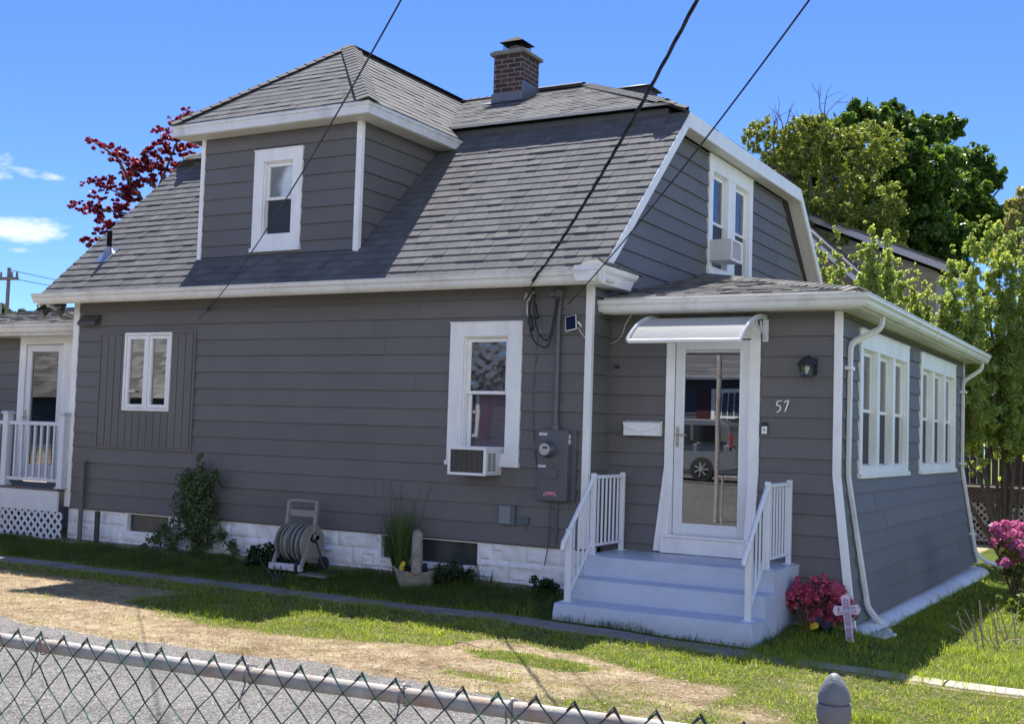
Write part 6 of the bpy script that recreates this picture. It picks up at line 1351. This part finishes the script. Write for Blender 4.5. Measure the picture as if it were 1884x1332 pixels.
for (rad, xa, xb, turns) in ((.12, -.15, .14, 9), (.15, .14, -.15, 9), (.18, -.15, .13, 8), (.208, .12, -.14, 6)):
    for i in range(int(turns * 18)):
        t_ = i / (turns * 18); a = i / 18 * 6.283; rr = rad + .006 * math.sin(a * 2.3 + rad * 90) + (.01 * math.sin(i * .11) if rad > .2 else 0)
        hz.append((HX + xa + (xb - xa) * t_ + .012 * math.sin(a * .5 + rad * 30), HY + rr * math.cos(a), z + .32 + rr * math.sin(a)))
mb = MB(); mb.tube(hz, .0125, 7); mb.build('wound_hose', HH, hr, smooth=True)
mb = MB(); Q = [(HX + .20, HY - .03, z + .36), (HX + .27, HY - .05, z + .35), (HX + .33, HY - .06, z + .25), (HX + .38, HY - .07, z + .12), (HX + .46, HY - .06, z + .03), (HX + .62, HY - .05, z + .015), (HX + .85, HY - .02, z + .012), (HX + 1.0, HY + .15, z + .015)]; mb.tube(Q, .013, 8); mb.lathe((HX + .20, HY - .03, z + .36), [(.022, 0), (.022, .05)], 10, 'X'); mb.build('inlet_hose', surf('hose_black', (.02, .021, .024), .4, .1), hr, smooth=True)
mb = MB()
WBK = surf('wheel_black', (.02, .02, .022), .6, .1)
for x in (HX - .24, HX + .235): MB().lathe((x, HY + .14, z + .085), [(.03, -.02), (.085, -.018), (.085, .018), (.03, .02)], 20, 'X').build('wheel', WBK, hr, smooth=True)
MB().lathe((HX + .15, HY - .19, z + .07), [(.02, -.02), (.07, -.018), (.07, .018), (.02, .02)], 18, 'X').build('wheel', WBK, hr, smooth=True)
mb = MB(); c = Vector((HX + .42, HY - .15, gz(HX + .42, HY - .15) + .01)); mb.box(c.x - .22, c.x + .16, c.y - .12, c.y + .1, c.z, c.z + .03); tag(mb.build('stepping_stone', SLAB, org=c, bevel=.01), 'flat grey paving stone in the grass beside the hose reel', 'stone')

# ---- concrete basket planter with pansies
bc = Vector(Ym(-.50, 765, 1080)); bc.z = gz(bc.x, bc.y) - .01; bk = thing('basket_planter', bc, 'weathered concrete basket planter with a tall arched handle and a few pansies', 'planter')
BKM = surf('basket_stone', (.30, .27, .23), .9, .3, 10, bmp=1., bscale=45, dirt=(.10, .10, .08), dirtscale=6, dirtamt=.5)
mb = MB(); prof = [(.15, 0), (.165, .03), (.20, .14), (.225, .20), (.232, .215), (.226, .225), (.205, .215), (.18, .17), (.05, .17)]; n_ = 40; vs = []
for (r, h) in prof:
    for j in range(n_):
        a = 6.283 * j / n_; sx = 1.12; sag = -.045 * (abs(math.sin(a)) ** 2) * (h / .22) ** 3; wv = .004 * math.sin(a * 14) * math.sin(h * 90); ca, sa = (r + wv) * sx * math.cos(a), (r + wv) * .78 * math.sin(a); vs.append((bc.x + ca * .87 - sa * .5, bc.y + ca * .5 + sa * .87, bc.z + h + sag))
mb.add(vs, [(i * n_ + j, i * n_ + (j + 1) % n_, (i + 1) * n_ + (j + 1) % n_, (i + 1) * n_ + j) for i in range(len(prof) - 1) for j in range(n_)] + [tuple(range(n_ - 1, -1, -1)), tuple(range((len(prof) - 1) * n_, len(prof) * n_))]); mb.build('bowl', BKM, bk, smooth=True)
mb = MB(); P = []; rsz = []
for i in range(21): t_ = i / 20; a = math.pi * t_; P.append((bc.x - .57 * .15 * -math.cos(a), bc.y - .82 * .15 * math.cos(a), bc.z + .17 + .40 * math.sin(a) ** .8)); rsz.append(.055 + .02 * (1 - math.sin(a)))
mb.tube(P, rsz, 10, ry=.055); mb.build('handle', BKM, bk, smooth=True)
cl = [(bc.x + rs5.uniform(-.2, .2), bc.y + rs5.uniform(-.12, .1), bc.z + .20, .035) for _ in range(12)]; npmesh('foliage', leaves(cl, 320, .035, rs5, shell=.1, up=1), 4, SHD, bk, org=bc)
def pansy(c, col, name, par, s=.028, face=(0, -1, .4)):
    mb = MB(); f = Vector(face).normalized(); a = f.cross(Vector((0, 0, 1))).normalized(); b_ = f.cross(a)
    for k in range(5):
        th = 6.283 * k / 5 + .3; q = Vector(c) + (a * math.cos(th) + b_ * math.sin(th)) * s * .55; vs = [Vector(c)] + [q + (a * math.cos(th + u) + b_ * math.sin(th + u)) * s * .6 + f * .004 * math.cos(u) for u in np.linspace(-2, 2, 6)]; mb.add(vs, [(0, i, i + 1) for i in range(1, 6)])
    return mb.build(name, col, par)
YEL = surf('petal_yellow', (.62, .42, .02), .6, .1); PUR = surf('petal_purple', (.02, .008, .03), .6, .2)
for (dx, dz) in ((-.105, .225), (-.085, .255), (-.10, .205)): pansy((bc.x + dx, bc.y - .13, bc.z + dz), YEL, 'yellow_pansy', bk)
for (dx, dz) in ((.05, .245), (.07, .265), (.15, .235), (.12, .22), (.17, .25)): pansy((bc.x + dx, bc.y - .10, bc.z + dz), PUR, 'dark_pansy', bk, s=.034)

# ------------------------------------------------------------------ by the porch corner
AZ = leafmat('azalea_petal', (.58, .07, .18), (.96, .34, .48), .3, .5)
b0 = G(1490, 1158); b0 = Vector((2.30, -.02, gz(2.3, 0))); t = thing('azalea_bush', b0, 'low round azalea covered in crimson flowers at the porch corner', 'shrub')
cl = []
for (u, v, r) in ((1465, 1085, 16), (1485, 1078, 16), (1510, 1080, 18), (1530, 1090, 16), (1545, 1100, 14), (1455, 1100, 14), (1475, 1108, 18), (1500, 1105, 20), (1525, 1115, 20), (1545, 1125, 14), (1465, 1122, 14), (1490, 1128, 16), (1515, 1135, 18), (1540, 1140, 12), (1560, 1112, 10), (1570, 1125, 9)):
    for _ in range(8): q = on('Y', .05 + rs5.uniform(-.14, .16), u + rs5.normal() * r * .55, v - 3 + rs5.normal() * r * .5); cl.append((*q, r * .55 * rs5.uniform(.5, 1.3) / FPX * 11.8))
npmesh('flowers', leaves(cl, 9000, .030, rs5, shell=.0, aspect=.8, up=.8), 4, AZ, t, org=b0)
npmesh('foliage', leaves([(c[0], c[1] + .03, c[2] - .03, c[3] * .95) for c in cl], 1600, .03, rs5, shell=.1), 4, leafmat('azalea_leaf', (.05, .07, .02), (.10, .12, .04), .3), t, org=b0)
mb = MB()
for c in cl[::3]: mb.tube([b0, Vector(b0).lerp(Vector(c[:3]), .5) + Vector((0, 0, .02)), c[:3]], [.012, .008, .003], 5, caps=False)
mb.build('stem', BARK, t)
for i, (u, v, lab) in enumerate(((1452, 1168, 'yellow-green spiky leaves in front of the azalea'),)):
    b0 = G(1500, 1165); b0 = Vector((2.40, -.24, gz(2.4, -.24))); t = thing('spiky_plant', b0, 'thin yellow-green leaf blades standing in front of the azalea', 'plant'); bladefan(b0, 26, .2, .01, .16, rs5, leafmat('yellow_leaf', (.16, .17, .03), (.3, .3, .06), .4), t, curve=.8)
    MB().tube([b0 - Vector((0, 0, .02)), b0 + Vector((0, 0, .04))], .01, 6).build('stem', BARK, t)
b0 = G(1535, 1168); b0 = Vector((2.52, -.16, gz(2.52, -.16))); t = thing('pansies', b0, 'small group of dark and yellow pansies at the foot of the cross', 'flowers')
cl = [(b0.x + rs5.uniform(-.1, .12), b0.y + rs5.uniform(-.06, .06), b0.z + .04, .03) for _ in range(8)]; npmesh('foliage', leaves(cl, 260, .035, rs5, shell=.1, up=1), 4, SHD, t, org=b0)
for (dx, dz) in ((-.06, .06), (-.03, .07)): pansy((b0.x + dx, b0.y - .06, b0.z + dz), YEL, 'yellow_pansy', t)
for (dx, dz) in ((.03, .10), (.06, .07), (.0, .12), (.09, .09)): pansy((b0.x + dx, b0.y - .04, b0.z + dz), PUR, 'dark_pansy', t, .032)
# memorial cross sign
cg = Vector(on('Y', -.22, 1565, 1152)); cg.z = gz(cg.x, cg.y); cr = thing('garden_cross', cg, 'lilac and white wooden cross sign reading He Is Risen, leaning by the azalea', 'sign')
FC = frame(cg + Vector((0, 0, -.02)), (.985, .10, .14), (-.14, .06, .985)); FC = (FC[0], FC[1] * .86, FC[2] * .86, FC[3]); PINKB = surf('cross_pink', (.68, .52, .62), .5, .15, 30); LILM = surf('cross_lilac', (.36, .26, .42), .5, .08); TXT = surf('cross_white', (.75, .73, .80), .5, .02)
def lobed(cx, cy, w_, ht, ang):  # trefoil cross end
    o = []
    for k in range(13):
        a = ang + (k / 12 - .5) * math.pi; rr = w_ * (1 + .13 * abs(math.sin(k / 12 * math.pi * 3))); o.append((cx + rr * math.cos(a), cy + ht * (1 + .13 * abs(math.sin(k / 12 * math.pi * 3))) * math.sin(a)))
    return o
mb = MB(); arm = .36
mb.prism(FC, [(-.038, .03), (.038, .03), (.043, .47), (-.043, .47)], -.008, .004)
mb.prism(FC, lobed(0, .465, .046, .046, math.pi / 2), -.008, .0042)
for sg in (1, -1):
    q = [(sg * .04, .305), (sg * .10, .30), (sg * .10, .40), (sg * .04, .395)]; q = q if sg > 0 else q[::-1]; mb.prism(FC, q, -.008, .0044)
    mb.prism(FC, lobed(sg * .098, .35, .040, .052, 0 if sg > 0 else math.pi), -.008, .0046)
mb.prism(FC, [(-.05, .0), (0, -.03), (.05, .0), (.042, .05), (-.042, .05)], -.008, .0043)
mb.build('board', PINKB, cr)
mb = MB(); mb.prism(FC, [(-.026, .045), (.026, .045), (.03, .455), (.012, .47), (-.012, .47), (-.03, .455)], .0046, .0062)
mb.prism(FC, [(-.095, .318), (-.03, .318), (-.03, .382), (-.095, .382)], .005, .0063); mb.prism(FC, [(.03, .318), (.095, .318), (.095, .382), (.03, .382)], .005, .0063); mb.build('panel', LILM, cr)
for (s_, y, sz) in (('HE', .43, .030), ('IS', .395, .028), ('IN', .27, .022), ('MY', .235, .022)): text(s_, FC, 0, y, sz, .0075, TXT, 'lettering', cr)
text('Risen', FC, 0, .325, .078, .0078, TXT, 'lettering', cr, shear=.35); text('Soul', FC, 0, .165, .052, .0078, TXT, 'lettering', cr, shear=.3)
mb = MB(); 
for k in range(40):
    a = rs5.choice([-1, 1]); q = (a * rs5.uniform(.10, .135), .35 + rs5.uniform(-.045, .045)) if k < 26 else (rs5.uniform(-.03, .03), .485 + rs5.uniform(-.01, .02)); mb.fbox(FC, q[0] - .004, q[0] + .004, q[1] - .003, q[1] + .003, .0046, .0058)
mb.fbox(FC, -.028, .028, .478, .480, .0044, .0058); mb.fbox(FC, .100, .102, .31, .39, .0044, .0058); mb.fbox(FC, -.102, -.100, .31, .39, .0044, .0058)
mb.build('flower_print', TXT, cr); MB().tube([cg + Vector((0, .02, -.12)), cg + Vector((-.01, .03, .2))], .008, 6).build('stake', BARK, cr)
# red leaves left of the downspout, splash of white gravel, stone
b0 = G(1632, 1166); mb = MB(); N_ = 12
vs = [];
for i in range(9):
    for j in range(N_):
        ph = math.pi * i / 8; th = 6.283 * j / N_; r = .048 * (1 + .18 * noise.noise(Vector((math.cos(th) * math.sin(ph) * 1.5, math.sin(th) * math.sin(ph) * 1.5, math.cos(ph) * 1.5)))); vs.append((b0.x + r * 1.25 * math.sin(ph) * math.cos(th), b0.y + r * math.sin(ph) * math.sin(th), b0.z + .025 + r * .8 * math.cos(ph)))
mb.add(vs, [(i * N_ + j, i * N_ + (j + 1) % N_, (i + 1) * N_ + (j + 1) % N_, (i + 1) * N_ + j) for i in range(8) for j in range(N_)]); tag(mb.build('white_stone', surf('pale_stone', (.42, .42, .40), .8, .2, 20, bmp=.5), smooth=True, org=b0), 'round pale stone lying in the shaded grass right of the porch corner', 'stone')
b0 = Vector((2.86, .62, gz(2.86, .62))); mb = MB(); mb.prism(frame(b0 + Vector((-.12, -.28, .01)), (1, 0, 0), (0, 1, -.02)), [(0, 0), (.26, 0), (.30, .35), (.05, .40)], 0, .025); tag(mb.build('splash_block', LED, org=b0, bevel=.006), 'small white splash block under the front downspout', 'splash block')
# ---- pink rhododendron
RH = leafmat('rhodo_petal', (.45, .13, .38), (.85, .42, .72), .4, .5); RHL = leafmat('rhodo_leaf', (.07, .10, .03), (.28, .26, .11), .35, .35)
pos = G(1868, 1100); D = 14.6; b0 = Vector(at(D, 1872, 1075)); b0.z = gz(b0.x, b0.y); t = thing('rhododendron', b0, 'leggy rhododendron with large pink flower clusters behind the cut-back dry stems', 'shrub')
fc = [(1832, 970, 11), (1850, 968, 12), (1868, 966, 11), (1884, 972, 13), (1840, 985, 10), (1862, 985, 14), (1880, 990, 12), (1826, 998, 8), (1845, 1000, 9), (1870, 1003, 12), (1885, 1010, 12), (1878, 1022, 10), (1850, 1035, 9), (1862, 1032, 8), (1900, 985, 16), (1905, 1010, 14), (1838, 1033, 6)]
cl = [(*at(D + rs5.uniform(-.25, .25), u, v), r / FPX * D) for (u, v, r) in fc]; npmesh('flowers', leaves(cl, 1500, .055, rs5, shell=.5, aspect=.8), 4, RH, t, org=b0)
lc_ = [(1845, 995, 14), (1862, 1000, 16), (1880, 1005, 16), (1850, 1015, 16), (1868, 1018, 15), (1856, 1050, 14), (1872, 1050, 14), (1862, 1070, 13), (1880, 1065, 14), (1868, 1085, 12), (1850, 1060, 8), (1895, 1030, 24), (1885, 1090, 14), (1838, 1010, 10), (1900, 1060, 20)]
cl = [(*at(D + rs5.uniform(-.3, .3), u + rs5.normal() * 4, v + rs5.normal() * 4), r * .8 / FPX * D) for (u, v, r) in lc_ for _ in range(2)]; npmesh('foliage', leaves(cl, 1500, .07, rs5, shell=.2, aspect=.35, up=.6), 4, RHL, t, org=b0)
mb = MB()
for (u, v, r) in lc_[::2] + fc[::3]: e = Vector(at(D, u, v)); mb.tube([b0 + Vector((rs5.uniform(-.1, .1), 0, 0)), b0.lerp(e, .5) + Vector((rs5.uniform(-.06, .06), 0, .05)), e], [.014, .009, .004], 5, caps=False)
mb.build('stem', BARK, t, smooth=True)
# ---- cut-back dry stems
DS = surf('dry_stem', (.30, .22, .17), .85, .3, 8, island=.4); b0 = G(1850, 1185); t = thing('dry_shrub', b0, 'leafless cut-back shrub of thin grey-brown stems in the sunny grass at the right', 'shrub'); mb = MB()
stems = [((1765, 1165), (1742, 1146)), ((1775, 1168), (1750, 1150)), ((1790, 1185), (1762, 1125)), ((1795, 1178), (1775, 1120)), ((1788, 1160), (1760, 1128)), ((1810, 1190), (1802, 1105)), ((1808, 1185), (1804, 1110)), ((1800, 1195), (1790, 1130)), ((1840, 1190), (1816, 1112)), ((1850, 1180), (1832, 1110)), ((1855, 1175), (1838, 1120)), ((1845, 1180), (1870, 1130)), ((1858, 1190), (1882, 1142)), ((1830, 1190), (1890, 1175)), ((1820, 1180), (1845, 1150)), ((1862, 1195), (1890, 1160)), ((1840, 1200), (1815, 1150)), ((1835, 1182), (1826, 1118)), ((1870, 1185), (1860, 1120)), ((1825, 1188), (1800, 1140))]
for (a_, e_) in stems:
    p = G(*a_); d0 = np.linalg.norm(np.array(p) - CAMC) / np.linalg.norm(rayd(*a_)); e = Vector(at(d0 + rs5.uniform(-.1, .1), *e_)); m_ = p.lerp(e, .5) + Vector(rs5.normal(size=3)) * .015; MB().tube([p - Vector((0, 0, .02)), m_, e], [.008, .006, .0045], 6).build('stem', DS, t, smooth=True)
# leafy sapling beside it
b0 = G(1868, 1150); t = thing('young_shrub', b0, 'thin leafy green shoot between the dry stems and the pink rhododendron', 'shrub'); cl = [(*at(13.3, u, v), r / FPX * 13.3) for (u, v, r) in ((1880, 1100, 9), (1872, 1115, 8), (1884, 1125, 9), (1862, 1105, 6), (1878, 1140, 7), (1838, 1098, 6))]; npmesh('foliage', leaves(cl, 260, .05, rs5, shell=.1, aspect=.5), 4, leafmat('bright_leaf', (.12, .2, .03), (.3, .4, .08), .45), t, org=b0); MB().tube([b0, at(13.3, 1876, 1100)], [.008, .004], 6).build('stem', BARK, t)
# splash of a twig on the lawn
p = G(838, 1190); q = G(888, 1200); tag(MB().tube([p + Vector((0, 0, .05)), p.lerp(q, .5) + Vector((0, 0, .05)), q + Vector((0, 0, .03))], [.005, .006, .004], 6).build('twig', DS, org=p, smooth=True), 'pale broken twig lying on the sunny grass', 'twig')

# ------------------------------------------------------------------ utility poles
def pole(x, y, h, r, label, arm=True, rot=0., AL=2.2):
    t = thing('utility_pole', (x, y, -.6), label, 'utility pole'); mb = MB(); mb.tube([(x, y, -.8), (x, y, h)], [r, r * .72], 12); mb.build('pole', surf('pole_wood', (.15, .14, .135), .85, .15, 3, stretch=(6, 6, .6)), t, smooth=True)
    if arm:
        c, s = math.cos(rot), math.sin(rot); mb = MB(); F = frame((x - c * AL / 2, y - s * AL / 2, h - .45), (c, s, 0), (0, 0, 1)); mb.fbox(F, 0, AL, 0, .1, r * .9, r * .9 + .09); mb.build('cross_arm', surf('arm_wood', (.14, .12, .10), .85, .2), t)
        for k in (.05 * AL, .27 * AL, .73 * AL, .95 * AL):
            p_ = F[0] + F[1] * k + F[3] * (r * .9 + .045); MB().lathe((p_.x, p_.y, p_.z + .1), [(.02, 0), (.05, .05), (.03, .1), (.045, .15), (.02, .19)], 10).build('insulator', surf('insulator', (.10, .09, .09), .3, .2), t, smooth=True)
    return t
D = 42; q = at(D, 11, 600); tp = at(D, 14, 492); u1 = pole(q[0], q[1], tp[2], .085, 'distant wooden utility pole beyond the low side wing', rot=.2, AL=1.0)
mb = MB(); p_ = Vector((q[0] - .25, q[1] - .25, tp[2] - 1.9)); mb.lathe(p_, [(.16, 0), (.18, .03), (.18, .55), (.14, .62)], 12); mb.build('transformer', surf('transformer_grey', (.3, .32, .34), .5), u1, smooth=True)
w0 = Vector(at(D, 14, 497)); 
for k, (u, v, dz) in enumerate(((120, 512, -.35), (120, 500, 0.))):
    a_ = Vector((tp[0], tp[1], tp[2] - .35 + .28 * k)); e_ = Vector(at(70, 300, 520 - 8 * k)); P = [a_.lerp(e_, i / 14) - Vector((0, 0, .5 * math.sin(math.pi * i / 14))) for i in range(15)]; tag(MB().tube(P, .014, 5).build('distant_wire', WB, smooth=True, org=a_), ('lower' if k == 0 else 'upper') + ' of the two thin wires running right from the distant utility pole', 'wire')
up = pole(PL[0], PL[1], 9.2, .14, 'wooden utility pole across the yard that carries the house wires', rot=-.9)

# ------------------------------------------------------------------ across the street, seen only as reflections in the glass
mb = MB(); tag(mb.tube([(-3.17, -12, -.7), (-3.17, -12, 3.0), (-3.15, -12, 3.08)], .05, 12).build('metal_pole', GALV, smooth=True, org=(-3.17, -12, -.6)), 'slim grey metal pole standing by the driveway, mirrored in the door glass', 'pole')
oh = thing('opposite_house', (-8, -24, .05), 'pale clapboard house across the street with red shutters, mirrored in the door glass', 'house')
FO = frame((4, -23.5, 0), (-1, 0, 0), (0, 0, 1)); OS = surf('pale_siding', (.40, .40, .40), .6, .05); mb = MB(); mb.fbox(FO, 0, 26, -.2, 3.3, -7, -.002); siding(mb, FO, [(0, 0), (9.8, 0), (9.8, 3.3), (0, 3.3)], e=.18, seams=False); mb.build('wall', OS, oh)
mb = MB(); siding(mb, FO, [(9.8, 0), (26, 0), (26, 3.3), (9.8, 3.3)], e=.18, seams=False); mb.build('dark_wall', surf('navy_siding', (.05, .06, .08), .6, .05), oh)
rf = MB(); roofface(rf, [(4.4, -23.0, 3.2), (-22.4, -23.0, 3.2), (-22.4, -27, 5.6), (4.4, -27, 5.6)], (-1, 0, 0), 71, e=.28, tab=.9); rf.add([(4.4, -23, 3.15), (-22.4, -23, 3.15), (-22.4, -27, 5.5), (4.4, -27, 5.5), (-22.4, -30.6, 3.1), (4.4, -30.6, 3.1)], [(0, 1, 2, 3), (3, 2, 4, 5), (0, 3, 5), (1, 4, 2)]); rf.build('roof', SHINGLE, oh); gutter((4.4, -23, 3.18), (-22.4, -23, 3.18), (0, 1, 0), 'gutter', parent=oh)
for k, cx in enumerate((10.9, 15.5, 20.)):
    mb = MB(); ring(mb, FO, cx - .55, cx + .55, 1.0, 2.8, .12, 0, .05); mb.fbox(FO, cx - .45, cx + .45, 1.86, 1.94, 0, .05)
    for g_ in (-.2, 0, .2): mb.fbox(FO, cx + g_ - .01, cx + g_ + .01, 1.1, 2.7, 0, .04)
    w_ = mb.build('window', WHITE, oh); MB().fbox(FO, cx - .45, cx + .45, 1.1, 2.7, .005, .01).build('pane', surf('dark_pane', (.02, .025, .03), .1), w_)
    for s_ in (-1, 1): MB().fbox(FO, cx + s_ * .82 - .2, cx + s_ * .82 + .2, 1.0, 2.8, .0, .05).build('shutter', surf('shutter_red', (.06, .012, .014), .5), oh)
oh2 = thing('opposite_house', (-38, -24, .05), 'long low brown-shingled house across the street, mirrored in the casement window', 'house')
FO2 = frame((-24, -22.5, 0), (-1, 0, 0), (0, 0, 1)); mb = MB(); mb.fbox(FO2, 0, 34, -.2, 2.2, -7, -.002); siding(mb, FO2, [(0, 0), (34, 0), (34, 2.2), (0, 2.2)], e=.2, seams=False); mb.build('wall', surf('navy_siding', (.05, .06, .08), .6, .05), oh2)
rf = MB(); roofface(rf, [(-23.6, -21.9, 2.1), (-58.4, -21.9, 2.1), (-58.4, -27.5, 7.0), (-23.6, -27.5, 7.0)], (-1, 0, 0), 72, e=.3, tab=.9); rf.add([(-23.6, -22, 2.05), (-58.4, -22, 2.05), (-58.4, -27.5, 6.9), (-23.6, -27.5, 6.9), (-58.4, -33, 2.05), (-23.6, -33, 2.05)], [(0, 1, 2, 3), (3, 2, 4, 5), (0, 3, 5), (1, 4, 2)]); rf.build('roof', SHINGLE2, oh2)
# silver van with its tailgate open
vz = gz(-7, -19.5) + .02; van = thing('parked_van', (-7.3, -19.4, vz), 'silver minivan with its tailgate open, mirrored in the door glass', 'van'); VS = surf('silver_paint', (.24, .25, .26), .25, .04, metal=.5)
Fv = frame((-9.7, -18.5, vz), (1, 0, 0), (0, 0, 1)); FvN = Fv
body = [(.05, .35), (.1, .75), (.9, 1.0), (4.55, 1.0), (4.7, .9), (4.75, .35), (4.3, .3), (.4, .3)]
def ext(poly, y0, y1, mat, name, F_=frame((-9.7, 0, vz), (1, 0, 0), (0, 0, 1))): mb = MB(); O, U, V, W = F_; mb.prism((Vector((O.x, 0, O.z)), U, V, Vector((0, -1, 0))), poly, -y1, -y0); return mb.build(name, mat, van, bevel=.03)
ext(body, -20.3, -18.5, VS, 'body'); ext([(.95, .98), (1.75, 1.58), (2.2, 1.68), (4.25, 1.66), (4.5, 1.5), (4.6, .98)], -20.2, -18.62, VS, 'cabin')
for (a_, b_) in ((1.55, 2.5), (2.6, 3.5), (3.6, 4.35)): MB().fbox(Fv, a_, b_, 1.06, 1.5, -.13, -.10).build('side_window', surf('van_glass', (.01, .012, .014), .05), van)
Fk = frame((-9.7, -18.5, vz), (-1, 0, 0), (0, 0, 1))
for wx in (1.0, 3.8):
    mb = MB(); mb.lathe((-9.7 + wx, -18.48, vz + .33), [(.20, .02), (.33, 0), (.34, -.1), (.33, -.2)], 26, 'Y'); wh = mb.build('wheel', surf('tyre', (.02, .02, .02), .8), van, smooth=True)
    mb = MB(); mb.lathe((-9.7 + wx, -18.45, vz + .33), [(.05, .03), (.06, 0)], 12, 'Y')
    for k in range(7): a_ = 6.283 * k / 7; mb.tube([(-9.7 + wx, -18.45, vz + .33), (-9.7 + wx + .2 * math.cos(a_), -18.45, vz + .33 + .2 * math.sin(a_))], .022, 6)
    mb.build('rim', surf('alloy', (.6, .6, .6), .3, metal=.8), wh)
mb = MB(); mb.prism(frame((-5.15, -19.4, vz + 1.66), (.85, 0, .35), (0, -1, 0)), [(0, -.75), (1.0, -.7), (1.0, .7), (0, .75)], 0, .06); mb.build('tailgate', surf('black_gate', (.03, .03, .035), .3), van)
MB().box(-5.12, -5.06, -18.62, -18.5, vz + .85, vz + 1.3).build('tail_light', surf('lamp_red', (.3, .02, .02), .2), van)
